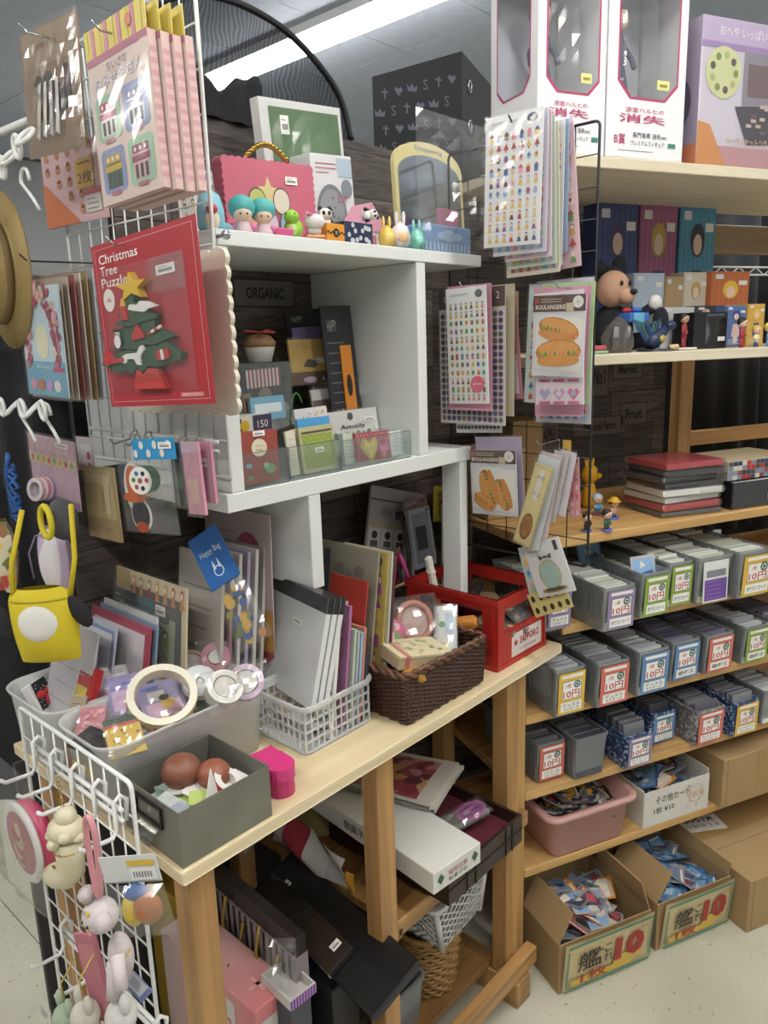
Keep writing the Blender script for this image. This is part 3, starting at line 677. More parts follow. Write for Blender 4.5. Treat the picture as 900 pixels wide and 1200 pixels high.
# ================================================================== boxes and toys on the upper boards of the card shelf
def holed(mb, w, h, x0, y0, x1, y1, c, X):
 i = [(x0 + c, y0), (x1 - c, y0), (x1, y0 + c), (x1, y1 - c), (x1 - c, y1), (x0 + c, y1), (x0, y1 - c), (x0, y0 + c)]
 o = [(x0 + c, 0), (x1 - c, 0), (w, y0 + c), (w, y1 - c), (x1 - c, h), (x0 + c, h), (0, y1 - c), (0, y0 + c)]
 cor = {1: (w, 0), 3: (w, h), 5: (0, h), 7: (0, 0)}
 for k in range(8):
  j = (k + 1) % 8; p = [i[k], o[k]] + ([cor[k]] if k in cor else []) + [o[j], i[j]]
  mb.add([(a, b, 0) for a, b in p], [tuple(range(len(p)))], X)
 return i
def outline(mb, pts, t, col, X, z=.0006):
 n = len(pts); cx = sum(p[0] for p in pts) / n; cy = sum(p[1] for p in pts) / n; mb.c(col)
 out = [(p[0] + (1 if p[0] > cx else -1) * t, p[1] + (1 if p[1] > cy else -1) * t) for p in pts]
 mb.add([(a, b, z) for a, b in pts] + [(a, b, z) for a, b in out], [(k, n + k, n + (k + 1) % n, (k + 1) % n) for k in range(n)], X)
def figure_box(label, X, w, d, h, side_window, words):
 t = thing('figure_box', label, 'box', X, 'white windowed figure boxes'); WB = M('#e3e2e4', .45); PK = M('#b0436a', .4); IN = M('#b9bdc4', .6)
 m = MB().c(WB); m.box(0, d - .002, 0, w, d, h); m.box(0, 0, h - .001, w, d - .002, h); m.box(0, 0, 0, w, d - .002, .002); m.box(w - .001, 0, .002, w, d - .002, h - .001)
 F = frame((0, 0, 0), (1, 0, 0), (0, 0, 1)); S = frame((0, d, 0), (0, -1, 0), (0, 0, 1))
 pf = holed(m, w, h, w * .14, h * .32, w * .88, h * .985, w * .16, F)
 if side_window: ps = holed(m, d, h, d * .16, h * .34, d * .84, h * .96, d * .14, S)
 else: m.add([(0, 0, 0), (d, 0, 0), (d, h, 0), (0, h, 0)], [(0, 1, 2, 3)], S)
 m.build('carton', t)
 m = MB(); outline(m, pf, .0035, PK, F)
 if side_window: outline(m, ps, .003, PK, S)
 m.build('window_border', t)
 m = MB().c(M('#c4c8d0', .5)); m.box(.004, d - .006, .004, w - .004, d - .003, h - .004); m.build('inner_card', t)
 m = MB().c(FILM); m.add([(p[0], p[1], .001) for p in pf], [tuple(range(8))], F)
 if side_window: m.add([(p[0], p[1], .001) for p in ps], [tuple(range(8))], S)
 m.build('window', t)
 # the figure inside, a plain doll in a blister
 m = MB(); m.smooth = True; cx, cy = w * .45, d * .55; z0 = h * .36; q = h * .5
 m.c(M('#d8cfc6', .5)).lathe([(.02, 0), (.022, .006), (.0, .008)], 12, T((cx, cy, z0 - .008)))
 m.c(M('#4a5670', .5)).lathe([(.016, 0), (.02, q * .12), (.012, q * .38), (.015, q * .62), (.007, q * .72), (0.006, q * .75)], 12, T((cx, cy, z0)))
 m.c(M('#e0c4b0', .5)).ell(cx, cy, z0 + q * .86, .017, .017, .02); m.c(M('#6d6f80', .5)).ell(cx, cy + .006, z0 + q * .89, .021, .02, .022)
 m.c(M('#4a5670', .5)).tube([(cx + .012, cy, z0 + q * .6), (cx + .03, cy - .004, z0 + q * .45), (cx + .024, cy - .016, z0 + q * .35)], .0055, 6)
 m.tube([(cx - .012, cy, z0 + q * .6), (cx - .028, cy - .004, z0 + q * .44), (cx - .03, cy - .012, z0 + q * .3)], .0055, 6)
 m.build('figure', t)
 m = crinkle(w * .6, h * .55, .03, .006, 3, CRINKLE, 6, 8); m.build('blister', t, frame((w * .18, d * .35, h * .36), (1, 0, 0), (0, 0, 1)))
 m = MB(); m.c('#d8d48a').box(w * .62, h * .37, .001, w * .78, h * .42, .0016); m.rect(w * .65, h * .385, w * .75, h * .40, '#8a8648', .0018); m.build('seal', t, F)
 m = MB(); m.poly([(w * .13, h * 1.0), (w * .19, h * .955), (w * .25, h * 1.0)], '#a59a3f', .0008)
 m.text('涼宮ハルヒの', w * .48, h * .255, h * .026, '#b0436a', .0009, w=w * .5, bold=.03); m.text('消失', w * .45, h * .21, h * .045, '#b0436a', .0009, w=w * .6, bold=.05)
 m.text(words[0], w * .17, h * .10, h * .055, '#b0436a', .0009, w=w * .14, bold=.04)
 m.text('長門有希 消失ver.', w * .56, h * .125, h * .03, '#2c2a33', .0009, w=w * .46, bold=.02); m.text('プレミアムフィギュア', w * .53, h * .083, h * .026, '#2c2a33', .0009, w=w * .44, bold=.02)
 m.rect(w * .8, h * .07, w * .9, h * .095, '#3f7f6a'); m.rect(w * .15, h * .04, w * .6, h * .044, '#9a98a0'); tag(m.build('print', t, F @ T((0, 0, .0002))), kind='stuff')
 return t
ZS = SZ[6] + .0005
figure_box('white windowed figure box with a second window in its side', TR(.012, .004, ZS), .142, .15, .31, True, ('A賞',))
figure_box('white windowed figure box marked with a B prize', TR(.158, .004, ZS), .178, .13, .32, False, ('B賞',))
t = thing('playset_box', 'wide shrink-wrapped toy house box with pastel front', 'box', TR(.372, .006, ZS)); w, d, h = .30, .12, .255
MB().bevbox(0, 0, 0, w, d, h).build('carton', t, mat=M('#c9c2cf', .5))
m = MB(); F = frame((0, -.0003, 0), (1, 0, 0), (0, 0, 1))
m.rect(0, h * .84, w, h, '#b9a7c6'); m.rect(0, h * .80, w * .6, h * .84, '#9a7fb0'); m.text('おへや いっぱい', w * .34, h * .92, h * .07, '#e9e2ea', .0012, w=w * .4, bold=.03)
m.disc(w * .19, h * .64, w * .15, '#c9cc9a', ry=w * .15, n=24)
for k in range(9): m.disc(w * .19 + w * .1 * math.cos(k * .7), h * .64 + w * .1 * math.sin(k * .7), w * .022, ['#7b8a4a', '#5a4a4a', '#a8b070'][k % 3], .0014)
m.rect(w * .36, h * .42, w, h * .80, '#8a8390'); m.rect(w * .4, h * .5, w * .6, h * .72, '#6e5a5c', .0012); m.rect(w * .66, h * .46, w * .84, h * .7, '#77707c', .0012)
m.poly([(w * .3, h * .42), (w, h * .48), (w, h * .2), (w * .42, h * .16)], '#3d3844', .0010)
rg = random.Random(4)
for k in range(16): x, y = rg.uniform(.4, .95) * w, rg.uniform(.22, .44) * h; m.rect(x, y, x + .014, y + .006, rg.choice(['#b9a48a', '#8a7a8a', '#c4b0a4', '#6a5660']), .0014)
m.poly([(0, 0), (w * .25, 0), (w * .1, h * .28), (0, h * .3)], '#c9864a'); m.rect(w * .1, 0, w, h * .14, '#b98a8f'); m.text('テーブルセットつき', w * .42, h * .18, h * .06, '#d8b48a', .0016, w=w * .36, bold=.03)
m.rect(w * .60, h * .5, w * .74, h * .72, '#d9d7d6', .0018)
for k in range(12): m.rect(w * (.61 + .01 * k), h * .52, w * (.614 + .01 * k), h * .70, '#3a3a3e', .002)
m.build('front_print', t, F)
m = MB(); m.rect(0, 0, d, h, '#8d8396'); m.disc(d * .5, h * .45, d * .35, '#4d4858', ry=h * .2); m.rect(0, 0, d, h * .15, '#b06a4a', .0008); m.build('side_print', t, frame((-.0003, d, 0), (0, -1, 0), (0, 0, 1)))
crinkle(w, h, .001, .0015, 8, FILM, 14, 12).build('shrink_wrap', t, frame((0, -.0035, 0), (1, 0, 0), (0, 0, 1)))
# ---- board at eye level
ZE = SZ[5] + .0005
def doll_box(name, label, px0, px1, ytop, v, depth, base, accent, hair, seed, plain=False):
 a = onrv(px0, ytop, v); b = onrv(px1, ytop, v); w = b.x - a.x - .002; h = (a.z + b.z) / 2 - ZE
 def pr(m, w, h):
  m.rect(.003, .003, w - .003, h - .003, base); rg = random.Random(seed)
  for k in range(7): m.rect(w * (.06 + .13 * k), h * .06, w * (.06 + .13 * k) + w * .03, h * .95, accent, .0008)
  if hair:
   cx = w * .5
   m.poly([(cx - w * .2, h * .25), (cx + w * .2, h * .25), (cx + w * .14, h * .55), (cx - w * .14, h * .55)], hair[1], .0011); m.disc(cx, h * .76, w * .2, hair[0], .0012, h * .12); m.disc(cx, h * .73, w * .12, '#dcc0ac', .0014, h * .075)
   m.rect(cx - w * .1, h * .08, cx + w * .1, h * .26, '#cfc2b8', .0011)
  m.rect(w * .1, h * .9, w * .3, h * .96, '#d5d2d6', .0014); lines(m, w * .15, w * .85, h * .17, 4, h * .035, '#c9c4cf', seed, .0012, .0015); m.rect(w * .7, h * .82, w * .92, h * .88, '#dcd9d4', .0014)
 return solid(name, label, 'box', TR(a.x, v, ZE), w, depth, h, M(base, .4), .001, 'figure boxes at eye level', pr)
doll_box('figure_box', 'tall indigo figure box behind the plush toy', 700, 750, 238, .30, .05, '#3e4a78', '#4b5a8c', ('#4a4468', '#30406e'), 1)
doll_box('figure_box', 'tall dusky pink figure box between indigo and teal boxes', 751, 796, 240, .30, .05, '#9c5a7c', '#ab6d8c', ('#b59a4a', '#4d4d7a'), 2)
doll_box('figure_box', 'tall teal figure box beside the dark opening', 798, 841, 241, .30, .05, '#4a8aa5', '#5c9cb4', ('#33343f', '#39414c'), 3)
doll_box('figure_box', 'pale blue and white box behind the plush toy arm', 743, 780, 320, .215, .045, '#a9b7c4', '#b6c2cd', None, 4)
doll_box('figure_box', 'tan box between two pale boxes', 780, 802, 324, .215, .045, '#a68a66', '#ad936f', None, 5)
doll_box('figure_box', 'ivory doll box with golden sketch', 802, 831, 319, .215, .045, '#c9bda9', '#cfc5b4', ('#b59a5a', '#8a94b0'), 6)
doll_box('figure_box', 'orange doll box with yellow-haired print', 834, 880, 318, .20, .055, '#b5653a', '#bd7145', ('#d9b23a', '#e2d8d0'), 7)
doll_box('figure_box', 'white box with a red name strip behind the red-jacket figure', 776, 815, 360, .15, .045, '#c4c6c6', '#bcbfc0', None, 8)
doll_box('figure_box', 'blue-haired doll box beside the black display case', 851, 876, 358, .13, .05, '#5a6f9c', '#48609a', ('#2f4a8c', '#c9b0a8'), 9)
doll_box('figure_box', 'golden-haired doll box beside the blue-haired one', 877, 898, 356, .13, .05, '#c9a04a', '#d1ab5c', ('#dcb84a', '#3f4f86'), 10)
doll_box('figure_box', 'dark slim box behind the black display case', 815, 850, 358, .16, .03, '#3a3a40', '#44444c', None, 11)
# black display case with a dim figure
a = onrv(814, 366, .075); b = onrv(853, 366, .075); w = b.x - a.x; h = a.z - ZE; d = .06
t = thing('display_case', 'small black display case with clear front', 'display case', TR(a.x, .075, ZE)); BK = M('#1d1d21', .3)
m = MB().c(BK); m.box(0, d - .002, 0, w, d, h); m.box(0, 0, 0, w, d - .002, h * .14); m.box(0, 0, h * .86, w, d - .002, h); m.box(0, 0, h * .14, w * .36, d - .002, h * .86); m.box(w - .003, 0, h * .14, w, d - .002, h * .86); m.build('case', t)
m = MB(); m.text('COLLECTION', w * .62, h * .92, h * .05, '#9a9aa0', .001, w=w * .5); m.rect(w * .72, h * .2, w * .94, h * .32, '#cfcfcc', .001); m.build('label', t, frame((0, -.0004, 0), (1, 0, 0), (0, 0, 1)))
m = MB().c(ACRYL); m.add([(w * .36, 0.001, h * .14), (w - .003, .001, h * .14), (w - .003, .001, h * .86), (w * .36, .001, h * .86)], [(0, 1, 2, 3)]); m.build('window', t)
m = MB(); m.smooth = True; m.c(M('#6d6570', .5)).lathe([(.009, 0), (.012, .02), (.007, .045), (.004, .052)], 10, T((w * .66, d * .5, h * .14))); m.c(M('#a58f85', .5)).ell(w * .66, d * .5, h * .14 + .062, .009, .009, .011); m.build('figure', t)
# --- toys
def toy(name, label, X, h, coat, hair, skin='#d9b59a', legs=None, base=None, arms='fold', hat=None, group=None, big=.30):
 "little vinyl figurine: head, body and arms in one skin, hair / hat / stand as parts"
 t = thing(name, label, 'figurine', X, group); z0 = .004 if base else 0; r = h * big / 2
 if base: MB().c(M(base, .35)).lathe([(h * .24, 0), (h * .25, .001), (h * .25, .003), (h * .23, .004)], 16).build('stand', t)
 m = MB(); m.smooth = True; hb = h - 2 * r * .92 - z0
 m.c(M(legs or coat, .5))
 for s in (-1, 1): m.tube([(s * r * .38, 0, z0), (s * r * .36, 0, z0 + hb * .5)], [r * .34, r * .30], 8)
 m.c(M(coat, .5)).lathe([(r * .35, hb * .30), (r * .72, hb * .42), (r * .62, hb * .7), (r * .62, hb * .9), (r * .30, hb * 1.0), (r * .25, hb * 1.08)], 12, T((0, 0, z0)), 1, .75)
 for s in (-1, 1):
  if arms == 'fold': m.tube([(s * r * .6, 0, z0 + hb * .88), (s * r * .95, -r * .15, z0 + hb * .62), (s * r * .2, -r * .75, z0 + hb * .60)], [r * .26, r * .24, r * .18], 7)
  else: m.tube([(s * r * .6, 0, z0 + hb * .88), (s * r * .95, -r * .1, z0 + hb * .6), (s * r * .9, -r * .3, z0 + hb * .38)], [r * .26, r * .22, r * .18], 7)
 m.c(M(skin, .5)).ell(0, 0, h - r, r, r * .92, r * .95)
 for s in (-1, 1): m.c(M('#2b2626', .4)).ell(s * r * .36, -r * .83, h - r * 1.0, r * .12, r * .08, r * .16, 8, 6)
 m.c(M(skin, .5)).ell(0, -r * .93, h - r * 1.15, r * .1, r * .1, r * .1, 8, 6)
 m.build('body', t)
 m = MB(); m.smooth = True; m.c(M(hair, .5)); m.ell(0, r * .16, h - r * .78, r * 1.06, r * .98, r * .92)
 m.build('hair', t)
 if hat:
  m = MB(); m.smooth = True; m.c(M(hat, .5)).lathe([(r * 1.5, 0), (r * 1.5, r * .1), (r * .95, r * .2), (r * .85, r * .7), (r * .4, r * .95), (1e-6, r)], 18, T((0, 0, h - r * .55), 0, .1)); m.build('hat', t)
 return t
def at_rz(px, py, z, rz=0): q = onrz(px, py, z); return TR(q.x, q.y, z, rz)
def at_rv(px, v, z, rz=0): q = onrv(px, 400, v); return TR(q.x, v, z, rz)
X = at_rv(801, .04, ZE, .3)
t = toy('figurine', 'standing man figurine in a red jacket with folded arms', X, .072, '#8f2a2e', '#221f1f', '#c49a80', big=.26)
MB().bevbox(-.022, -.02, -.0, .022, .02, .005).build('stand', t, T((0, 0, -.0)), M('#d9d6d0', .4))
toy('figurine', 'girl figurine in a red dress with long black hair before the doll boxes', at_rv(869, .05, ZE, .4), .062, '#a3303a', '#1e1d22', big=.34)
toy('figurine', 'small blond figurine beside the red-dress figurine', at_rv(886, .05, ZE, .2), .045, '#d8cfa8', '#c9a64a', legs='#3f4f86', big=.42)
toy('figurine', 'small blue-dressed figurine at the end of the eye-level board', at_rv(901, .05, ZE, .2), .05, '#6f8fc0', '#d2c250', big=.42)
# plush toy with a beige muzzle, dark cap and blue present
X = at_rv(716, .16, ZE, .15); t = thing('plush_toy', 'large dark plush toy with beige face holding a blue parcel', 'plush toy', X)
BL = M('#22242c', .95, nz=.3, ns=300); BE = M('#c39a80', .9); m = MB(); m.smooth = True
m.c(BL).lathe([(.03, 0), (.046, .02), (.044, .055), (.03, .085), (.016, .096)], 16); m.c(BE).ell(-.012, -.012, .128, .036, .034, .038, 18, 12); m.ell(-.006, -.043, .112, .02, .016, .016)
m.c(BL).ell(.002, .01, .138, .038, .036, .04, 18, 12)
m.build('body', t)
for dx, dz, r in ((.03, .188, .02), (-.03, .182, .016)): MB().c(BL).ell(dx, .01, dz - .01, r, .012, r, 14, 9).build('ear', t)
MB().c(M('#1b1b1f', .4)).ell(-.004, -.06, .12, .009, .007, .006).build('nose', t)
for s in (-1, 1): MB().c(M('#17171a', .3)).ell(s * .012 - .012, -.045, .138, .004, .003, .0055).build('eye', t)
m = MB(); m.smooth = True; m.c(BL).tube([(.03, -.005, .08), (.062, -.03, .078), (.07, -.05, .09)], [.013, .012, .012], 8); m.build('arm', t); MB().c(M('#d9d6cf', .8)).ell(.072, -.052, .098, .017, .013, .017).build('glove', t)
m = MB(); m.smooth = True; m.c(BL).tube([(.03, -.02, .018), (.06, -.05, .025), (.072, -.062, .05)], [.018, .018, .014], 8); m.build('leg', t); MB().c(BL).ell(.075, -.066, .062, .02, .014, .027).build('foot', t)
m = MB().c(M('#3f6fc0', .4)).bevbox(-.028, -.075, .058, .03, -.04, .078, .003); m.c(M('#6fb4d0', .4)).box(-.02, -.0757, .0582, .012, -.075, .0775); m.build('parcel', t); m = MB().c(M('#b53030', .5)); m.ell(-.018, -.055, .083, .012, .008, .006); m.c(M('#3f6fc0', .5)).ell(.012, -.055, .084, .014, .008, .006); m.build('bow', t)
# crumpled grey bag, dragon figure, little packet
X = at_rv(724, .055, ZE, .1); m = MB(); rg = random.Random(7); m.c(M('#5f5b58', .28, .4))
prf = [(.028, 0), (.034, .012), (.033, .03), (.026, .05), (.012, .064), (.004, .07)]; n = 18; vs = []; fs = []
for k, (r, z) in enumerate(prf):
 for i in range(n):
  q = 2 * PI * i / n; rr = r * (1 + .28 * noise.noise(Vector((math.cos(q) * 2, math.sin(q) * 2, z * 60)))); vs.append((rr * math.cos(q) * 1.1, rr * math.sin(q) * .7, z))
for k in range(len(prf) - 1):
 for i in range(n): fs.append((k * n + i, k * n + (i + 1) % n, (k + 1) * n + (i + 1) % n, (k + 1) * n + i))
m.add(vs, fs); tag(m.build('foil_bag', None, X), 'crumpled dark grey foil bag in front of the plush toy', 'bag')
X = at_rv(768, .05, ZE, .2); t = thing('dragon_figure', 'dark blue and green spiky dragon figure', 'figurine', X)
m = MB(); m.smooth = True; m.c(M('#23304f', .4)); m.tube([(-.02, 0, .012), (-.004, 0, .022), (.012, -.004, .034), (.02, -.012, .046)], [.012, .017, .012, .008], 9); m.ell(.024, -.018, .05, .012, .009, .009); m.build('body', t)
for k in range(9):
 a = -1.2 + k * .3; m = MB(); m.c(M(['#2f4a80', '#3f6f5a', '#26355c'][k % 3], .4)); m.lathe([(.005, 0), (.003, .02), (.0004, .038)], 6, T((-.024 + .005 * k, .004, .022), 0, 0, a * .7)); m.build('spike', t)
for s in (-1, 1): m = MB(); m.c(M('#3a5f6a', .4)); m.prism([(0, 0), (.03, .012), (.042, .034), (.02, .028), (.006, .03)], 0, .002, frame((s * .004 - .005, .006, .03), (s, .3, 0), (0, 0, 1))); m.build('wing', t)
m = MB(); m.smooth = True; m.c(M('#a8924a', .5)).ell(0, -.017, .024, .009, .004, .008); m.build('belly_gem', t); m = MB(); m.smooth = True
m.c(M('#c9b48a', .5)).tube([(.02, -.02, .006), (.036, -.026, .008), (.044, -.02, .004)], [.006, .005, .002], 7); m.build('claw', t); MB().c(M('#2a2a30', .5)).lathe([(.036, 0), (.034, .004)], 14).build('stand', t)
m = MB(); m.c(M('#b5525f', .4)).bevbox(-.018, -.008, .006, .012, .008, .016, .003); m.c(M('#8fb08a', .4)).bevbox(-.02, -.009, 0, .016, .009, .006, .002); t = m.build('candy_packet', None, at_rv(703, .02, ZE)); tag(t, 'small pink and green packet at the end of the eye-level board', 'packet')
# ---- board at table height: stack of film-wrapped cases
ZC = SZ[4] + .0005
P0 = rw(*onrz(777, 608, ZC)); P1 = rw(*onrz(845, 599, ZC)); dx = (P1 - P0); w = dx.length; ang = math.atan2(dx.y, dx.x); d = .135; z = ZC
for i, (hh, c, nm) in enumerate(((.012, '#55504e', 'slim grey film-wrapped case, lowest of the stack'), (.016, '#b03038', 'red film-wrapped case near the bottom of the stack'), (.014, '#cfcdc8', 'white printed case with a film wrap in the stack'), (.016, '#d6d4d0', 'white case under the black ones in the stack'), (.013, '#1f1e21', 'lowest black film-wrapped case in the stack'), (.013, '#232226', 'middle black film-wrapped case in the stack'), (.013, '#1c1b1f', 'topmost black film-wrapped case under the red one'), (.015, '#b12f37', 'red film-wrapped case on top of the stack'))):
 X = T((P0.x, P0.y, z), ang + (i % 3 - 1) * .05) @ T(((i * 7 % 5 - 2) * .002, 0, 0)); t = thing('media_case', nm, 'case', X, 'stacked film-wrapped cases')
 MB().bevbox(0.003, 0.003, 0.0008, w - .003, d - .003, hh - .001, .001).build('case', t, mat=M(c, .25))
 m = MB().c(CRINKLE); L = []; rg = random.Random(i)
 loops(m, [(w, d, .004, .0003), (w + .006, d + .006, .006, hh * .5), (w, d, .004, hh - .0003)], 5, T((w / 2, d / 2, 0))); m.build('film_wrap', t)
 if i == 3: MB().c(M('#e6e3de', .4)).bevbox(.003, .0022, .002, w * .6, .003, hh - .002, .0002).build('spine_label', t)
 z += hh + .0006
q = onrz(857, 598, ZC)
t = thing('black_box', 'film-wrapped black box beside the stack of cases', 'box', TR(q.x, q.y, ZC)); MB().bevbox(0, 0, 0, .21, .15, .062).build('carton', t, mat=M('#1b1a1d', .22)); crinkle(.21, .062, .001, .0012, 3, FILM, 9, 5).build('shrink_wrap', t, frame((0, -.002, 0), (1, 0, 0), (0, 0, 1)))
MB().c(M('#8d93a0', .4)).box(.105, -.0026, .016, .122, -.002, .048).build('sticker', t)
t = thing('printed_box', 'box covered in small comic panels on top of the black box', 'box', TR(q.x - .004, q.y + .012, ZC + .063)); w, d, h = .215, .14, .042
MB().bevbox(0, 0, 0, w, d, h).build('carton', t, mat=M('#b9a98a', .5)); m = MB(); rg = random.Random(11)
for i in range(16):
 for j in range(4): m.rect(i * w / 16 + .0006, j * h / 4 + .0006, (i + 1) * w / 16 - .0006, (j + 1) * h / 4 - .0006, rg.choice(['#b5343a', '#2f3f5f', '#cfc8bc', '#4a4a50', '#8a4a50', '#d9cfc0', '#30333f', '#7f8aa0']))
m.build('front_print', t, frame((0, -.0003, 0), (1, 0, 0), (0, 0, 1)))
m = MB(); [m.rect(i * d / 10 + .0006, j * h / 4 + .0006, (i + 1) * d / 10 - .0006, (j + 1) * h / 4 - .0006, rg.choice(['#a9a49c', '#c9c4bc', '#8f8a86'])) for i in range(10) for j in range(4)]; m.build('side_print', t, frame((-.0003, d, 0), (0, -1, 0), (0, 0, 1)))
# yellow crested bird and four figurines
X = at_rz(690, 594, ZC, .2); t = thing('bird_figure', 'tall yellow vinyl bird figure with a crest', 'figurine', X); Y = M('#cf9a20', .45)
m = MB(); m.smooth = True; m.c(Y).lathe([(.012, 0), (.017, .006), (.0165, .03), (.013, .048), (.010, .056)], 14); m.ell(0, 0, .076, .02, .019, .023); m.build('body', t)
for k in range(4): MB().c(Y).lathe([(.004, 0), (.003, .012), (.0005, .02)], 7, T((-.009 + .006 * k, .002, .094), 0, 0, -.3 + .2 * k)).build('crest_tuft', t)
m = MB(); m.smooth = True; m.c(Y).ell(.02, -.006, .07, .012, .008, .007); m.build('beak', t); MB().c(M('#241d10', .3)).ell(.007, -.017, .082, .002, .002, .004).build('eye', t)
FG = 'little figurines on blue stands'
toy('figurine', 'brown-haired figurine on a blue stand', at_rz(688, 623, ZC, .1), .040, '#30292a', '#3d2a22', base='#4a7fc0', group=FG, big=.48)
toy('figurine', 'black-haired figurine in green on a blue stand', at_rz(711, 622, ZC, .3), .044, '#3f5a4a', '#1f1f26', base='#6a6ac0', group=FG, big=.46, arms='down')
toy('figurine', 'pale blue capped figurine between the other figurines', at_rz(700, 603, ZC, .0), .046, '#6f9fc0', '#a9c4d6', base='#9a4048', group=FG, big=.5)
toy('figurine', 'yellow-hatted figurine on a blue stand', at_rz(719, 608, ZC, .2), .044, '#c9a08a', '#2a2426', legs='#4a6fa0', base='#5a6fc0', group=FG, hat='#d9a62a', big=.44, arms='down')
[solid('brown_carton', lab, 'box', TR(u, v, z), w, d, h, CARDB) for lab, u, v, z, w, d, h in (('small brown carton behind the hanging bread packs', .03, .20, ZC, .10, .12, .15), ('brown carton on the eye-level board behind the sticker sheets', .03, .22, ZE, .09, .12, .13), ('flat brown carton behind the loaf packs', .14, .27, ZC, .08, .1, .2))]
# ================================================================== wire grid panels
def grid_panel(label, u, v1, v0, z0, z1, nx, ny, mat, r=.0028, rw_=.0013):
 w, h = v1 - v0, z1 - z0; t = thing('wire_grid', label, 'wire grid', frame((u, v1, z0), (0, -1, 0), (0, 0, 1)))
 c = .008; p = []
 for cx, cy, a in ((w - c, h - c, 0), (c, h - c, PI / 2), (c, c, PI), (w - c, c, 1.5 * PI)):
  for k in range(4): q = a + PI / 2 * k / 3; p.append((cx + c * math.cos(q), cy + c * math.sin(q), 0))
 MB().c(mat).tube(p, r, 7, True).build('frame', t)
 a = None
 for i in range(1, nx):
  X = T((w * i / nx, 0, -.001))
  a = inst(a, t, X) if a else MB().c(mat).tube([(0, 0, 0), (0, h, 0)], rw_, 5).build('wire', t, X)
 a = None
 for j in range(1, ny):
  X = T((0, h * j / ny, .001))
  a = inst(a, t, X) if a else MB().c(mat).tube([(0, 0, 0), (w, 0, 0)], rw_, 5).build('wire', t, X)
 return t
GW = M('#dedfdd', .35); GB = M('#1d1d1f', .4); CHR = M('#b4b6b8', .2, 1)
grid_panel('white wire grid fixed to the side of the white shelf unit', .212, .52, .137, 1.16, 1.765, 11, 12, GW)
grid_panel('white wire grid fixed to the end of the work table', -.022, .355, .052, .14, .846, 9, 16, GW)
grid_panel('black wire grid hung with sticker sheets beside the red crate', .806, .215, -.086, .93, 1.665, 7, 15, GB, .0024, .0011)
def hook(u0, u1, v, z, mat, label, group, r=.0014):
 t = MB().c(mat).tube([(u1 - .004, v, z - .018), (u1 - .005, v, z), (u0 + .01, v, z - .002), (u0, v, z + .007)], r, 6).build('display_hook'); return tag(t, label, 'hook', group)
# ================================================================== flat hanging goods
def pack(name, label, cat, pl, bl, br, tl, base, design=None, t=.0016, bag=None, group=None, film=None, hole=False, amp=.0012):
 "flat card on a plane; bag=(left, bottom, right, top) margins of a film bag round it"
 X, w, h = quad(pl, bl, br, tl); o = thing(name, label, cat, X, group)
 m = MB(); m.c(M(base, .45)).box(0, 0, -t, w, h, 0)
 if design: design(m, w, h)
 m.build('card', o)
 if bag is not None:
  a, b, c, d = [q for q in bag]
  crinkle(w + a + c, h + b + d, .0008, amp, hash(label) % 97 if False else len(label) * 1.3 + w * 100, film or FILM, max(5, int(w * 110)), max(6, int(h * 90))).build('film_bag', o, T((-a, -b, .0024)))
 return o
def d_stickers(nx, ny, pal, seed, top=.12, s=1.0):
 def f(m, w, h): m.rect(w * .1, h * (1 - top * .55), w * .55, h * (1 - top * .4), '#b9bcc0'); m.disc(w * .82, h * (1 - top * .5), w * .09, '#55585f', ry=h * top * .28); figures(m, w * .05, h * .02, w * .97, h * (1 - top), nx, ny, pal, seed, s=s)
 return f
def d_lines(col, n=8, seed=0, head=None):
 def f(m, w, h):
  lines(m, w * .12, w * .88, h * .8, n, h * .7 / n, col, seed, h * .012)
  if head: m.rect(0, h * .88, w, h, head)
 return f
SG = 'sticker sheets on the upper hook of the black grid'
LADY = ['#a8433f', '#3f5f9e', '#d98a9a', '#7fb0d0', '#d9b85a', '#5a3f3a', '#d8c29a', '#8a5a8f']
pack('sticker_sheet', 'white sticker sheet with ten rows of tiny people, frontmost on the upper hook', 'stickers', U(.70), (567, 291), (632, 285), (567, 140), '#dfe0e2', d_stickers(7, 10, LADY, 4), bag=(.002, .003, .002, .002), group=SG)
for u, bl, br, tl, c, lab, sd in ((.713, (578, 301), (640, 294), (572, 143), '#d5d0dc', 'white sticker sheet with lilac edge behind the tiny people sheet', 1), (.724, (592, 307), (646, 300), (582, 146), '#dcc9d2', 'pale pink sticker sheet in the middle of the upper hook', 2), (.737, (596, 316), (652, 308), (592, 150), '#c3d6c4', 'mint green sticker sheet in the middle of the upper hook', 3),
         (.747, (594, 326), (656, 318), (600, 156), '#d9d3c0', 'cream sticker sheet hanging lowest on the upper hook', 4), (.759, (604, 316), (658, 311), (610, 152), '#dcdcda', 'white sticker sheet with landscape prints near the grid', 5), (.77, (612, 300), (664, 294), (618, 150), '#8fa9c9', 'blue sticker sheet near the grid', 6)):
 pack('sticker_sheet', lab, 'stickers', U(u), bl, br, tl, c, d_stickers(6, 11, PASTEL, sd), bag=(.002, .002, .003, .002), group=SG)
pack('sticker_sheet', 'long pink holiday sticker sheet closest to the black grid', 'stickers', U(.784), (626, 322), (681, 311), (632, 150), '#d9b3bb', d_stickers(4, 9, ['#b5443f', '#e6dcd2', '#c9963f', '#6a8f5a', '#8a5a4a', '#dfd0d4'], 21), bag=(.002, .002, .003, .002), group=SG)
hook(.690, .806, onu(600, 146, .70).y, onu(600, 142, .70).z, GB, 'black display hook carrying the sticker sheets', 'hooks on the black grid')
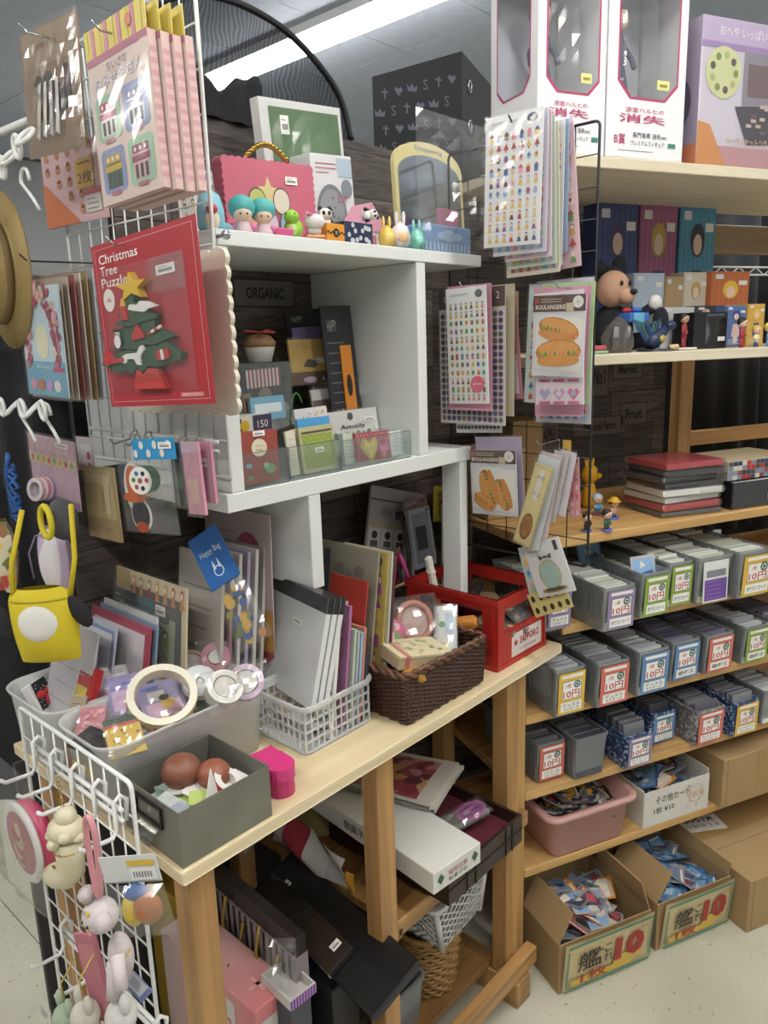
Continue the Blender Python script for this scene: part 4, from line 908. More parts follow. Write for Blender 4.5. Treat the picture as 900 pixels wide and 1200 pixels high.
# left middle stack
SG2 = 'sticker sheets on the middle hook of the black grid'
def d_round(m, w, h):
 m.rect(0, h * .86, w, h, '#5a4438', .0008); m.text('SEAL', w * .18, h * .93, h * .04, '#e6dfd8', .0012, w=w * .2); m.text('2', w * .9, h * .94, h * .05, '#e6dfd8', .0012); PL = ['#3f3550', '#5a4470', '#6a4a7a', '#463a5a', '#7a6a4a', '#4f6a5a', '#3a3f6a']
 rg = random.Random(5)
 for i in range(12):
  for j in range(17):
   if 1 < i < 10 and j > 3: continue
   m.disc(w * (.06 + .08 * i), h * (.04 + .048 * j), w * .034, rg.choice(PL), n=9)
pack('sticker_sheet', 'white sheet of grey dots hanging lowest on the middle hook', 'stickers', U(.765), (535, 507), (588, 507), (535, 345), '#cfcfcc', d_round, group=SG2)
pack('sticker_sheet', 'sheet of dark round stickers with a brown header', 'stickers', U(.745), (517, 495), (592, 499), (518, 341), '#d5d0ca', d_round, bag=(.001, .002, .001, .002), group=SG2)
pack('sticker_sheet', 'pink backed sticker sheet behind the souvenir sheet', 'stickers', U(.722), (526, 480), (576, 482), (527, 336), '#c98fa2', None, group=SG2)
def d_souvenir(m, w, h):
 d_stickers(7, 12, ['#3f8f8a', '#b5403f', '#3f5fa0', '#d9b03a', '#d97f8f', '#5a9a5a', '#6a4a3a', '#8a8f3f'], 14)(m, w, h); m.disc(w * .74, h * .17, w * .17, '#d95f78', .0018, n=18); m.text('JAPAN', w * .74, h * .17, h * .02, '#f0e4e4', .0022, w=w * .22, bold=.02)
pack('sticker_sheet', 'white souvenir sticker sheet with a round pink badge', 'stickers', U(.71), (527, 473), (573, 473), (527, 339), '#e2e3e2', d_souvenir, bag=(.001, .002, .001, .001), group=SG2)
pack('sticker_sheet', 'cream card hanging beside the round sticker sheet', 'stickers', U(.772), (560, 486), (602, 488), (560, 336), '#d2c9ae', None, group=SG2)
def d_pinkpad(m, w, h): m.rect(w * .55, h * .05, w * .9, h * .4, '#d9cfd4'); m.disc(w * .3, h * .8, w * .08, '#d9cfd4'); m.rect(0, 0, w * .45, h, '#dcdad9')
pack('memo_pad', 'pink and white memo pad behind the round sticker sheet', 'memo pad', U(.785), (578, 470), (613, 467), (580, 337), '#b8707e', d_pinkpad, bag=(.002, .002, .004, .002))
hook(.700, .806, onu(538, 340, .70).y, onu(538, 336, .71).z, CHR, 'chrome display hook carrying the souvenir sheets', 'hooks on the black grid')
# sandwich memo packs
def d_bread(kind):
 def f(m, w, h):
  m.rect(0, h * .80, w, h, '#54392f', .0008); m.rect(w * .03, h * .9, w * .1, h * .97, '#a5403c', .0011)
  m.text('BOULANGERIE', w * .34, h * .855, h * .055, '#e6ddd2', .0012, w=w * .58, bold=.02); lines(m, w * .14, w * .55, h * .945, 2, h * .03, '#b9a89a', 2, .0012, .0012); m.disc(w * .86, h * .91, w * .1, '#e2e0dc', .0012, n=18); m.text('30', w * .86, h * .91, h * .03, '#54392f', .0015); m.rect(w * .64, h * .80, w * .78, h * .9, '#c9b59a', .0013)
  m.poly([(w * .06, h * .1), (w * .95, h * .06), (w * .97, h * .7), (w * .3, h * .76), (w * .07, h * .62)], '#e6e3da', .0010)
  rg = random.Random(kind)
  def roll(cx, cy, L, a, n):
   ca, sa = math.cos(a), math.sin(a); P = lambda x, y: (cx + x * ca - y * sa, cy + x * sa + y * ca)
   m.poly([P(L * math.cos(q) * .5, L * .24 * math.sin(q) + L * .04) for q in [2 * PI * i / 16 for i in range(16)]], '#c07a35', .0013 + n)
   m.poly([P(L * math.cos(q) * .44, L * .15 * math.sin(q) + L * .1) for q in [2 * PI * i / 14 for i in range(14)]], '#d99c52', .0015 + n)
   for i in range(9):
    x = L * (-.4 + .1 * i); m.poly([P(x, -L * .02), P(x + L * .07, -L * .05), P(x + L * .06, L * .04), P(x + L * .02, L * .06)], rg.choice(['#6f9a3a', '#86ad48', '#b8503a', '#d98a4a', '#5f8a35']), .0017 + n)
   m.poly([P(L * math.cos(q) * .47, L * .11 * math.sin(q) - L * .13) for q in [2 * PI * i / 14 for i in range(14)]], '#cf8f45', .0019 + n)
  if kind == 1: roll(w * .5, h * .56, w * .8, -.25, 0); roll(w * .52, h * .28, w * .88, .05, .001)
  else: roll(w * .72, h * .33, w * .62, 1.9, 0); roll(w * .42, h * .42, w * .72, 1.85, .001); roll(w * .3, h * .2, w * .5, -.5, .002)
 return f
BG = 'bread memo packs on the black grid'
def d_hearts(m, w, h):
 rg = random.Random(3)
 for j in range(5):
  for i in range(3):
   cx, cy, r = w * (.2 + .3 * i), h * (.1 + .2 * j), w * .13; c = rg.choice(['#e39cb8', '#c9a6cf', '#e7b5c4', '#d9789c'])
   m.poly([(cx, cy - r), (cx + r, cy + r * .2), (cx + r * .5, cy + r * .8), (cx, cy + r * .35), (cx - r * .5, cy + r * .8), (cx - r, cy + r * .2)], c); m.disc(cx, cy, r * .4, rg.choice(['#d9678a', '#f0d9e0', '#9ab6d9']), .0012); m.rect(cx - r * .9, cy - r * 1.5, cx + r * .9, cy - r * 1.1, '#cf5f90', .0012)
pack('sticker_sheet', 'blue and white sticker sheet peeping out left of the bread pack', 'stickers', U(.775), (614, 471), (672, 476), (626, 333), '#c9d9d6', d_stickers(6, 10, MIXED, 30), bag=(.002, .002, .002, .002))
pack('sticker_sheet', 'clear sleeved sheet hanging lowest behind the bread pack', 'stickers', U(.79), (628, 494), (692, 497), (632, 330), '#c6c2cb', d_stickers(6, 10, PASTEL, 31), bag=(.002, .002, .002, .002))
pack('sticker_sheet', 'pink sheet just below the heart stickers', 'stickers', U(.77), (627, 487), (683, 488), (630, 336), '#d49ab5', None)
pack('sticker_sheet', 'pink and green striped header sheet behind the bread pack', 'stickers', U(.76), (630, 470), (690, 474), (627, 333), '#a9c48f', lambda m, w, h: m.rect(w * .03, h * .05, w * .93, h * .97, '#d58fb0'), bag=(.001, .001, .001, .001))
pack('sticker_sheet', 'heart shaped pink stickers below the croissant pack', 'stickers', U(.742), (628, 474), (684, 474), (625, 345), '#e6dbe2', d_hearts, bag=(.001, .001, .002, .001))
pack('memo_pack', 'croissant sandwich memo pack with brown header under the sticker sheets', 'memo pack', U(.725), (623, 440), (683, 442), (622, 347), '#d9d9dc', d_bread(1), bag=(.002, .004, .003, .014), group=BG)
hook(.71, .806, onu(656, 342, .725).y, onu(656, 336, .725).z, CHR, 'chrome display hook carrying the croissant packs', 'hooks on the black grid')
pack('memo_pack', 'lilac backing sheet behind the sandwich roll pack', 'memo pack', U(.77), (562, 600), (615, 604), (562, 512), '#b3a6bd', None, bag=(.001, .002, .002, .004), group=BG)
pack('memo_pack', 'sandwich roll memo pack with brown header above the red crate', 'memo pack', U(.75), (554, 601), (607, 606), (554, 527), '#d6d6da', d_bread(2), bag=(.002, .003, .003, .012), group=BG)
def d_loaf(m, w, h):
 m.poly([(w * .06, h * .03), (w * .94, h * .03), (w * .94, h * .97), (w * .06, h * .97)], '#d6c690', .0008); m.disc(w * .5, h * .24, w * .34, '#8a5a30', .0012, h * .17, 18); m.disc(w * .5, h * .25, w * .26, '#a8743f', .0014, h * .13, 16)
 for k in range(4): m.rect(w * (.3 + .1 * k), h * .17, w * (.33 + .1 * k), h * .33, '#6a4326', .0016)
 m.rect(w * .38, h * .58, w * .66, h * .95, '#dcd8ce', .0011); m.text('今日', w * .52, h * .86, h * .05, '#4a4038', .0014); m.text('パン', w * .52, h * .66, h * .05, '#4a4038', .0014)
pack('memo_pack', 'tall yellow bread loaf memo pack hanging askew', 'memo pack', U(.735), (601, 633), (620, 643), (617, 537), '#c2b170', d_loaf, bag=(.002, .002, .006, .018))
for i, (u, bl, br, tl, c, lab) in enumerate(((.748, (608, 636), (630, 646), (627, 530), '#cfd6d9', 'pale blue greeting pack behind the yellow loaf pack'), (.757, (618, 628), (640, 636), (634, 528), '#d9c4c9', 'pink-white greeting pack leaning behind the loaf pack'), (.766, (634, 606), (650, 612), (640, 524), '#c8c4bf', 'grey greeting pack beside the yellow strip'), (.776, (644, 600), (662, 606), (648, 524), '#d4ccd6', 'white greeting pack with lilac border beside the yellow strip'))):
 pack('greeting_pack', lab, 'stationery', U(u), bl, br, tl, c, d_lines('#a9a4a8', 6, i), bag=(.002, .002, .002, .006))
pack('greeting_pack', 'narrow yellow strip pack with dark lettering', 'stationery', U(.785), (659, 579), (668, 580), (662, 516), '#d6a62a', lambda m, w, h: m.text('ありがとう', w * .5, h * .6, w * .5, '#2a2420', .0012, X=None) if False else lines(m, w * .3, w * .7, h * .8, 6, h * .1, '#3a2c1a', 1, h * .05), bag=(.001, .002, .002, .003))
pack('greeting_pack', 'pink floral strip pack closest to the grid edge', 'stationery', U(.792), (668, 605), (680, 606), (667, 536), '#d08a98', d_stickers(2, 6, ['#c0405a', '#e6c4cc', '#d9a05a'], 8), bag=(.001, .002, .002, .003))
hook(.725, .806, onu(632, 524, .735).y, onu(632, 520, .735).z, CHR, 'chrome display hook carrying the loaf packs', 'hooks on the black grid')
# mirror card and yellow sheet
def d_mirror(m, w, h):
 m.text('MIRROR', w * .25, h * .84, h * .04, '#8a8a8c', .001, w=w * .3); m.text('STAND', w * .25, h * .78, h * .04, '#8a8a8c', .001, w=w * .26); m.rect(w * .08, h * .93, w * .2, h * .96, '#a5403c'); m.rect(w * .8, h * .78, w * .9, h * .96, '#3a3a34'); m.disc(w * .5, h * .38, w * .28, '#b9a56a', .001, h * .28, 24)
 m.disc(w * .5, h * .38, w * .25, '#9fb9b0', .0014, h * .255, 24); m.disc(w * .5, h * .1, w * .34, '#8f7a3a', .0012, h * .05, 18); m.disc(w * .5, h * .11, w * .25, '#3a3630', .0014, h * .03, 18)
 for s in (-1, 1): m.poly([(w * .5, h * .7), (w * (.5 + s * .18), h * .76), (w * (.5 + s * .16), h * .66)], '#55503f', .0015)
 m.disc(w * .5, h * .71, w * .04, '#55503f', .0016)
pack('mirror_card', 'pale printed card peeping out left of the mirror card', 'stationery', U(.772), (621, 699), (640, 697), (621, 640), '#bfc9c4', d_stickers(2, 3, PASTEL, 5))
pack('mirror_card', 'white card with an oval green mirror on a gilt stand', 'mirror card', U(.755), (632, 701), (675, 692), (630, 635), '#dedede', d_mirror, bag=(.001, .002, .004, .004))
pack('sticker_sheet', 'yellow sheet of small dark silhouettes below the mirror card', 'stickers', U(.765), (628, 724), (672, 711), (628, 694), '#cfc07f', lambda m, w, h: [m.disc(w * (.12 + .2 * i), h * (.75 - .5 * j), w * .05, '#3a352c', ry=h * .14) for i in range(5) for j in range(2)])
# ================================================================== left grid: upper goods
HG = 'hooks on the white side grid'
def d_flowercard(m, w, h):
 m.rect(w * .05, h * .7, w * .95, h * .98, '#9c8469'); rg = random.Random(2); m.text('merci', w * .45, h * .86, h * .05, '#6a5644', .0012, w=w * .4)
 for k in range(14): x, y = w * rg.uniform(.25, .8), h * rg.uniform(.3, .62); m.disc(x, y, w * rg.uniform(.05, .1), rg.choice(['#5a1f2a', '#6f2a35', '#47202a', '#3f3a30']), .0012 + k * .0003, n=7)
 for k in range(4): m.poly([(w * (.35 + .1 * k), h * .55), (w * (.4 + .1 * k), h * .56), (w * (.3 + .12 * k), h * .12), (w * (.24 + .12 * k), h * .15)], '#c9c7c0' if k % 2 else '#b3b0aa', .006)
pack('dried_flower_bag', 'kraft card with a dark red flower posy in a shiny bag', 'ornament', U(.13), (36, 187), (101, 170), (20, 44), '#8a6f52', d_flowercard, t=.002, bag=(.002, .003, .004, .004), film=CRINKLE, amp=.004)
def d_napkin(m, w, h):
 m.poly([(0, 0), (w * .6, 0), (0, h * .62)], '#c96a2a', .001); rg = random.Random(6)
 for i in range(5):
  for j in range(5):
   x, y = w * (.1 + .18 * i), h * (.16 + .19 * j)
   if x / w * .62 / .6 + y / h < .75: continue
   m.disc(x, y, w * .04, '#b8743a', ry=h * .055, n=8); m.disc(x, y + h * .05, w * .028, '#c98a4f', ry=h * .03, n=8)
 m.rect(w * .58, h * .42, w * .86, h * .78, '#d2a52a', .0014); m.text('2枚', w * .72, h * .55, h * .16, '#2a2418', .0018, w=w * .22); lines(m, w * .62, w * .84, h * .72, 1, .01, '#3a3020', 0, .002, .0018); m.rect(w * .7, h * .1, w * .95, h * .32, '#cfc9c4', .0014); m.rect(w * .7, h * .32, w * .95, h * .4, '#b0404a', .0016); lines(m, w * .73, w * .92, h * .26, 3, h * .06, '#6a6664', 1, .0012, .0018)
pack('paper_napkins', 'orange and pink patterned paper napkin pack with a yellow price label', 'napkins', U(.195), (57, 269), (126, 254), (48, 182), '#cfa9ae', d_napkin, t=.004, bag=(.002, .002, .003, .002))
# toy shop boxes
def d_shop(m, w, h):
 for k in range(9): m.rect(w * k / 9, h * .84, w * (k + .55) / 9, h, '#c98a9c' if k % 2 else '#d6c46a', .0006)
 m.rect(0, h * .80, w, h * .84, '#b87288', .0007); m.text('ちいさな', w * .5, h * .755, h * .05, '#8f7f9a', .0012, w=w * .34); m.text('おみせやさん', w * .5, h * .69, h * .075, '#b9b4d0', .0012, w=w * .82, bold=.06); m.text('おみせやさん', w * .5, h * .69, h * .07, '#e9e6ea', .0014, w=w * .8)
 shops = (('#9cc2a4', '#b0576f', '#efe9e2'), ('#8e97c0', '#6f7a9c', '#cfd3dc'), ('#8e97c0', '#c9a94a', '#3f6a4f'), ('#9cc2a4', '#8f3f5a', '#d9b3b8'))
 for i, (bg, roof, wall) in enumerate(shops):
  x0 = w * (.07 if i % 2 == 0 else .53); y0 = h * (.36 if i < 2 else .06); ww, hh = w * .40, h * .255
  m.poly([(x0 + a, y0 + b) for a, b in ((ww * .1, 0), (ww * .9, 0), (ww, hh * .08), (ww, hh * .92), (ww * .9, hh), (ww * .1, hh), (0, hh * .92), (0, hh * .08))], bg, .0008)
  m.rect(x0 + ww * .18, y0 + hh * .1, x0 + ww * .82, y0 + hh * .72, wall, .0011); m.rect(x0 + ww * .14, y0 + hh * .48, x0 + ww * .86, y0 + hh * .62, roof, .0013); m.rect(x0 + ww * .18, y0 + hh * .66, x0 + ww * .82, y0 + hh * .84, roof, .0013)
  for q in range(3): m.rect(x0 + ww * (.24 + .2 * q), y0 + hh * .12, x0 + ww * (.36 + .2 * q), y0 + hh * .42, '#4f4348', .0014); m.disc(x0 + ww * (.3 + .2 * q), y0 + hh * .75, ww * .05, '#e9e2da', .0016, n=8)
  m.rect(x0 + ww * .3, y0 - hh * .06, x0 + ww * .7, y0 + hh * .03, '#b56a84', .0016)
for k in range(4):
 du = .0135 * k
 X, w, h = quad(U(.125 + du), (122 - k * 1.5 + (0 if k == 0 else 4), 243), (191 - 2 * k + (0, 3, 4, 6)[k], 219), (89, 47)) if k == 0 else (X0 @ T((.0035 * k + .002, -.003 + .0015 * (k % 2), -du)), w0, h0)
 if k == 0: X0, w0, h0 = X, w, h
 t = thing('toy_box', ['pink toy shop box with four little shop fronts, frontmost of its row', 'second pink toy shop box behind the frontmost one', 'third pink toy shop box in the row on the hook', 'pink toy shop box closest to the white side grid'][k], 'toy box', X, 'pink toy shop boxes on the side grid')
 MB().c(M('#d3b2ad', .4)).bevbox(0, 0, -.0115, w, h * .84, 0, .0008).build('carton', t)
 m = MB(); m.rect(0, 0, w, h * .84, '#dcc7bd', .0002); d_shop(m, w, h); m.build('front_print', t)
 m = MB(); m.c(M('#d6c46a', .45)).box(0, h * .84, -.0012, w, h, 0); m.disc(w * .75, h * .93, w * .05, '#c98a6a', .0016); m.build('hang_tab', t)
 m = MB(); [m.rect(-.0115 + .001, y * h * .06, -.001, y * h * .06 + h * .03, '#c99aa0', .0003) for y in range(1, 13)]; m.build('side_print', t, frame((w, 0, 0), (0, 0, -1), (0, 1, 0)) @ T((.0115, 0, 0)))
 crinkle(w, h * .84, .0006, .0007, k + 2, FILM, 6, 9).build('film', t, T((0, 0, .0022)))
hook(.10, .212, onu(127, 38, .12).y, onu(127, 36, .12).z, CHR, 'chrome display hook carrying the toy shop boxes', HG)
hook(.09, .212, onu(50, 42, .12).y, onu(52, 40, .12).z, CHR, 'chrome display hook carrying the dried flower bag', HG)
hook(.09, .212, onu(143, 288, .11).y, onu(148, 285, .11).z, CHR, 'chrome display hook carrying the puzzle card', HG)
hook(.09, .212, onu(40, 306, .11).y, onu(42, 304, .11).z, GB, 'dark display hook carrying the wreath cards', HG)
# wreath cards
def d_wreath(m, w, h):
 m.rect(0, 0, w, h * .32, '#6fa0b8'); m.rect(0, h * .32, w, h, '#b9cbd6'); rg = random.Random(9)
 for k in range(90):
  a = rg.uniform(-.3, PI + .3); r = w * rg.uniform(.26, .45); x, y = w * .5 + r * math.cos(a), h * .62 + r * 1.1 * math.sin(a)
  m.disc(x, y, w * rg.uniform(.03, .06), rg.choice(['#a3485f', '#c98a9a', '#8a3f55', '#d9b3b0', '#c9a58a', '#b56a7c']), .001 + k * .00003, n=6)
 for x in (.1, .82): [m.disc(w * (x + .06 * (k % 2)), h * (.3 + .05 * k), w * .06, ['#b56a7c', '#a3485f', '#d9b3b0'][k % 3], .0018, n=7) for k in range(7)]
 m.disc(w * .5, h * .5, w * .16, '#d9d6b8', .0012, h * .16)
 for k in range(4): m.disc(w * (.18 + .2 * k), h * .1, w * .08, ['#c98a9a', '#b5763f', '#b58fc0', '#d6d2cc'][k], .0014, h * .055)
 m.text('Wreath Set', w * .55, h * .27, h * .03, '#e2e6e8', .0014, w=w * .5); m.rect(w * .72, h * .23, w * .96, h * .27, '#c04a6a', .0014)
WG = 'greeting packs in the row beside the puzzle card'
pack('wreath_pack', 'pink flower wreath card pack in a clear bag, frontmost of its row', 'stationery', U(.105), (35, 461), (81, 467), (28, 336), '#c4cfd6', d_wreath, bag=(.002, .003, .003, .016), group=WG)
for k, (c, lab) in enumerate((('#a89a84', 'kraft greeting pack second behind the wreath card'), ('#c4b9b0', 'pale greeting pack in the middle of the row beside the puzzle'), ('#9c5a55', 'red greeting pack in the row beside the puzzle'), ('#cfc6bd', 'cream greeting pack in the row beside the puzzle'), ('#a88f62', 'golden brown greeting pack in the row beside the puzzle'), ('#b9bcc4', 'grey greeting pack nearest the white grid beside the puzzle'))):
 pack('greeting_pack', lab, 'stationery', U(.116 + .0125 * k), (39 + 8 * k, 464), (86 + 7.2 * k, 469), (33 + 7 * k, 330 - 2 * k), c, d_lines('#8f8478', 7, k), bag=(.001, .003, .003, .014), group=WG)
# scalloped white mat
X, w, h = quad(U(.168), (152, 480), (277, 484), (145, 316)); m = MB(); m.smooth = True; m.c(M('#d9d3c2', .95, nz=.12, ns=200)); pts = []
nS = 11
for e, (p0, p1) in enumerate((((0, 0), (w, 0)), ((w, 0), (w, h)), ((w, h), (0, h)), ((0, h), (0, 0)))):
 n_ = nS if e % 2 else 9
 for k in range(n_):
  for q in range(4):
   f_ = (k + q / 4) / n_; o_ = .004 * abs(math.sin(PI * q / 4 + .01)); nx, ny = ((0, -1), (1, 0), (0, 1), (-1, 0))[e]; pts.append((p0[0] + (p1[0] - p0[0]) * f_ + nx * o_, p0[1] + (p1[1] - p0[1]) * f_ + ny * o_))
m.prism(pts, -.007, -.001); t = thing('fluffy_mat', 'cream fluffy mat with a scalloped edge behind the puzzle card', 'mat', X); m.build('mat', t, smooth=False); crinkle(w + .004, h + .006, .0006, .001, 6, FILM, 8, 10).build('film_bag', t, T((-.002, -.003, 0)))
# Christmas tree puzzle
X, w, h = quad(U(.112), (131, 477), (252, 473), (103, 291)); t = thing('tree_puzzle', 'red carded wooden Christmas tree puzzle hung on the white side grid', 'puzzle', X)
m = MB().c(M('#a32a33', .42)); m.box(0, 0, -.0014, w, h, 0)
for a in ((.03, .03, .97, .033), (.03, .967, .97, .97), (.03, .03, .034, .97), (.966, .03, .97, .97)): m.rect(w * a[0], h * a[1], w * a[2], h * a[3], '#d9a5a5', .0004)
for k, s_ in enumerate(('Christmas', 'Tree', 'Puzzle')): m.text(s_, w * .075, h * (.905 - .07 * k), h * .056, '#ece4e0', .0008, w=w * (.40, .18, .27)[k], al='l', bold=.008)
m.disc(w * .13, h * .66, w * .06, '#e2dcd8', .0006, n=20); m.text('木製', w * .13, h * .66, h * .026, '#a32a33', .001); m.rect(w * .72, h * .045, w * .92, h * .07, '#c97a7a', .0005); m.text('知育パズル', w * .82, h * .058, h * .012, '#ece4e0', .0008, w=w * .16); sticker(m, w * .63, h * .735, w * .17, h * .055)
m.build('backing_card', t)
G = M('#2e5238', .55, nz=.1, ns=60); S = lambda pts: [(w * (.44 + (a - .54) * 1.26), h * b) for a, b in pts]
def piece(nm, pts, col, z0=.001, z1=.0085): MB().c(M(col, .5) if isinstance(col, str) else col).prism(S(pts), z0, z1).build(nm, t)
piece('tree_top', [(.36, .5), (.42, .53), (.40, .55), (.47, .62), (.455, .64), (.47, .68), (.50, .70), (.53, .68), (.545, .64), (.53, .62), (.60, .57), (.62, .55), (.70, .515), (.69, .50), (.60, .495), (.5, .48), (.43, .485)], G)
piece('tree_middle', [(.27, .37), (.33, .36), (.35, .40), (.36, .44), (.33, .48), (.40, .475), (.5, .47), (.6, .485), (.68, .49), (.67, .45), (.75, .42), (.80, .385), (.74, .375), (.66, .355), (.58, .36), (.5, .34), (.42, .355), (.36, .345)], G)
piece('tree_bottom', [(.24, .255), (.31, .28), (.30, .31), (.36, .335), (.42, .345), (.5, .33), (.58, .35), (.66, .345), (.74, .365), (.78, .33), (.84, .29), (.83, .255), (.76, .25), (.66, .225), (.58, .235), (.54, .20), (.50, .235), (.46, .20), (.40, .225), (.32, .215)], G)
piece('trunk', [(.46, .105), (.70, .10), (.655, .215), (.58, .225), (.54, .19), (.50, .225), (.485, .21)], '#b53a36')
st = [(.535 + (.125 if k % 2 == 0 else .055) * math.sin(k * PI / 5), .70 + (.085 if k % 2 == 0 else .036) * math.cos(k * PI / 5)) for k in range(10)]
piece('star', st, '#d6b02a', .001, .0105); piece('candle', [(.43, .52), (.49, .52), (.48, .60), (.44, .60)], '#b5302f', .001, .011); piece('candle_flame', [(.44, .60), (.475, .60), (.47, .63), (.455, .645)], '#d9b43a', .001, .011)
piece('dove', [(.50, .575), (.55, .56), (.62, .545), (.66, .56), (.73, .565), (.70, .58), (.66, .60), (.60, .61), (.57, .59), (.54, .60), (.515, .60)], '#e2e0dc', .009, .0115)
piece('reindeer', [(.40, .27), (.43, .265), (.45, .29), (.50, .285), (.52, .25), (.55, .245), (.55, .29), (.57, .32), (.59, .335), (.575, .36), (.55, .35), (.53, .32), (.44, .32), (.41, .31)], '#e2e0dc', .009, .0115)
piece('bell', [(.50, .395), (.60, .40), (.59, .44), (.565, .46), (.56, .48), (.54, .48), (.535, .455), (.51, .44)], '#b5302f', .009, .011)
m = MB().c(M('#e6e4e0', .5)); m.disc(w * .245, h * .40, w * .038, M('#e6e4e0', .5), .0112); m.disc(w * .25, h * .435, w * .028, M('#e6e4e0', .5), .0114); m.ring(w * .245, h * .40, w * .036, w * .042, '#2a2a2c', .0116); m.rect(w * .225, h * .455, w * .275, h * .475, '#2a2a2c', .0116); m.build('snowman', t)
for k in range(4): piece('candy_cane', [(.63 + .025 * k, .41 + .008 * k), (.655 + .025 * k, .42 + .008 * k), (.65 + .025 * k, .435 + .008 * k), (.625 + .025 * k, .425 + .008 * k)], '#b5302f' if k % 2 == 0 else '#e2dcd8', .009, .011)
piece('gift', [(.68, .26), (.77, .27), (.765, .325), (.675, .315)], '#b5302f', .009, .012); piece('ribbon', [(.715, .262), (.735, .264), (.73, .322), (.71, .32)], '#e2dcd8', .0121, .0125); piece('sleigh', [(.23, .285), (.30, .27), (.42, .275), (.42, .30), (.36, .30), (.33, .325), (.29, .36), (.255, .34), (.27, .30)], '#b02f33', .0115, .0125)
m = MB().c(FILM); m.grid(lambda a, b: (w * (.05 + .83 * a), h * (.08 + .76 * b), .013 * min(1, 7 * min(a, 1 - a, b, 1 - b)) + .001), 12, 14); m.build('blister', t)
m = MB().c(FILM); loops(m, [(w * .3, h * .2, .006, .0006), (w * .27, h * .18, .006, .008)], 3, T((w * .72, h * .74, 0))); m.build('blister_pocket', t)
# ================================================================== left grid: lower goods
pz = onu(180, 509, .205).z
def rod(name, pts, r, mat, label, cat, group=None): return tag(MB().c(mat).tube(pts, r, 7).build(name), label, cat, group)
t = thing('hook_bar', 'white hook bar across the lower part of the side grid', 'hook bar', T((.205, .3, pz)))
MB().c(GW).tube([(-.008, .19, 0), (-.008, -.16, 0)], .0025, 7).build('bar', t); MB().c(GW).tube([(-.008, .19, -.012), (-.008, -.16, -.012)], .0018, 7).build('bar', t)
for px in (165, 181, 222, 240): y = onu(px, 505, .2).y - .3; MB().c(CHR).tube([(-.006, y, -.01), (-.012, y, .006), (-.02, y, .004), (-.024, y, -.006), (-.05, y, -.01), (-.056, y, -.003)], .0016, 6).build('hook', t)
def d_tapes(m, w, h):
 m.rect(0, h * .72, w, h, '#c9a3ae'); m.rect(0, h * .58, w, h * .72, '#d6c2a0', .0009)
 for k in range(8): m.disc(w * (.08 + .12 * k), h * .65, w * .035, ['#c9605f', '#8fae6a', '#d9a84a'][k % 3], .0012, n=8)
 m.rect(0, 0, w, h * .12, '#8f6f9a', .0009); m.text('MASKING TAPE', w * .5, h * .06, h * .04, '#e6dfe6', .0012, w=w * .7); sticker(m, w * .62, h * .88, w * .26, h * .07)
def roll_flat(root, name, X, r, ri, w, col, face='#cfc4c8'):
 "tape roll, axis along local z"
 m = MB(); m.smooth = False; n = 26; m.c(M(col, .4)); v = []
 for i in range(n):
  a = 2 * PI * i / n; c, s = math.cos(a), math.sin(a); v += [(r * c, r * s, 0), (r * c, r * s, w), (ri * c, ri * s, w), (ri * c, ri * s, 0)]
 f1 = [(4 * i, 4 * ((i + 1) % n), 4 * ((i + 1) % n) + 1, 4 * i + 1) for i in range(n)]; m.add(v, f1)
 m.c(M(face, .5)); m.add(v, [(4 * i + 1, 4 * ((i + 1) % n) + 1, 4 * ((i + 1) % n) + 2, 4 * i + 2) for i in range(n)] + [(4 * i + 3, 4 * ((i + 1) % n) + 3, 4 * ((i + 1) % n), 4 * i) for i in range(n)] + [(4 * i + 2, 4 * ((i + 1) % n) + 2, 4 * ((i + 1) % n) + 3, 4 * i + 3) for i in range(n)])
 return m.build(name, root, X)
LG = 'packs hanging from the hook bar'
def d_strip(m, w, h): m.rect(w * .3, h * .1, w * .9, h * .9, '#c9c7ca'); [m.disc(w * .72, h * (.25 + .16 * k), w * .12, '#a3485f', .0012, n=9) for k in range(4)]; lines(m, w * .35, w * .6, h * .8, 6, h * .1, '#a9a6aa', 2, .001, .0012)
def d_old(m, w, h):
 m.rect(w * .04, h * .3, w * .96, h * .96, '#b8a878'); m.rect(0, 0, w, h * .3, '#a58a62'); rg = random.Random(1); [m.rect(w * rg.uniform(.1, .8), h * rg.uniform(.35, .85), w * rg.uniform(.85, .95), h * .9, rg.choice(['#c2b48a', '#a89868', '#cbbf98']), .001 + k * .0001) for k in range(6)]; lines(m, w * .2, w * .85, h * .2, 3, h * .05, '#8a6f4a', 1, .0012, .0014)
pack('sticker_pack', 'translucent sticker pack with a column of dark red dots', 'stationery', U(.165), (98, 588), (117, 592), (95, 512), '#b9b4b4', d_strip, bag=(.002, .002, .003, .003), group=LG)
pack('paper_pack', 'antique look paper pack hanging lowest from the hook bar', 'stationery', U(.16), (97, 625), (143, 636), (98, 545), '#a8946a', d_old, t=.003, bag=(.002, .002, .003, .01), group=LG)
o = pack('tape_pack', 'pink masking tape set in a clear bag with striped rolls', 'tape', U(.125), (41, 582), (95, 600), (37, 508), '#c9aab8', d_tapes, bag=(.002, .003, .003, .005), film=CRINKLE, amp=.004, group=LG)
for k, c in enumerate(('#a88fb5', '#c98a9c', '#cfa9a0')): roll_flat(o, 'tape_roll', T((.064 - .002 * k, .024, .002 + .008 * k), 0, -.15, .25), .0185, .012, .0075, c)
o = pack('charm_pack', 'clear bag with an orange and black die-cut charm', 'charm', U(.15), (150, 622), (212, 627), (128, 541), '#8d8a86', None, t=.0004, bag=(.001, .001, .002, .006), group=LG)
o.children[0].data.materials[0] = FILM
X, w, h = quad(U(.15), (150, 622), (212, 627), (128, 541)); m = MB()
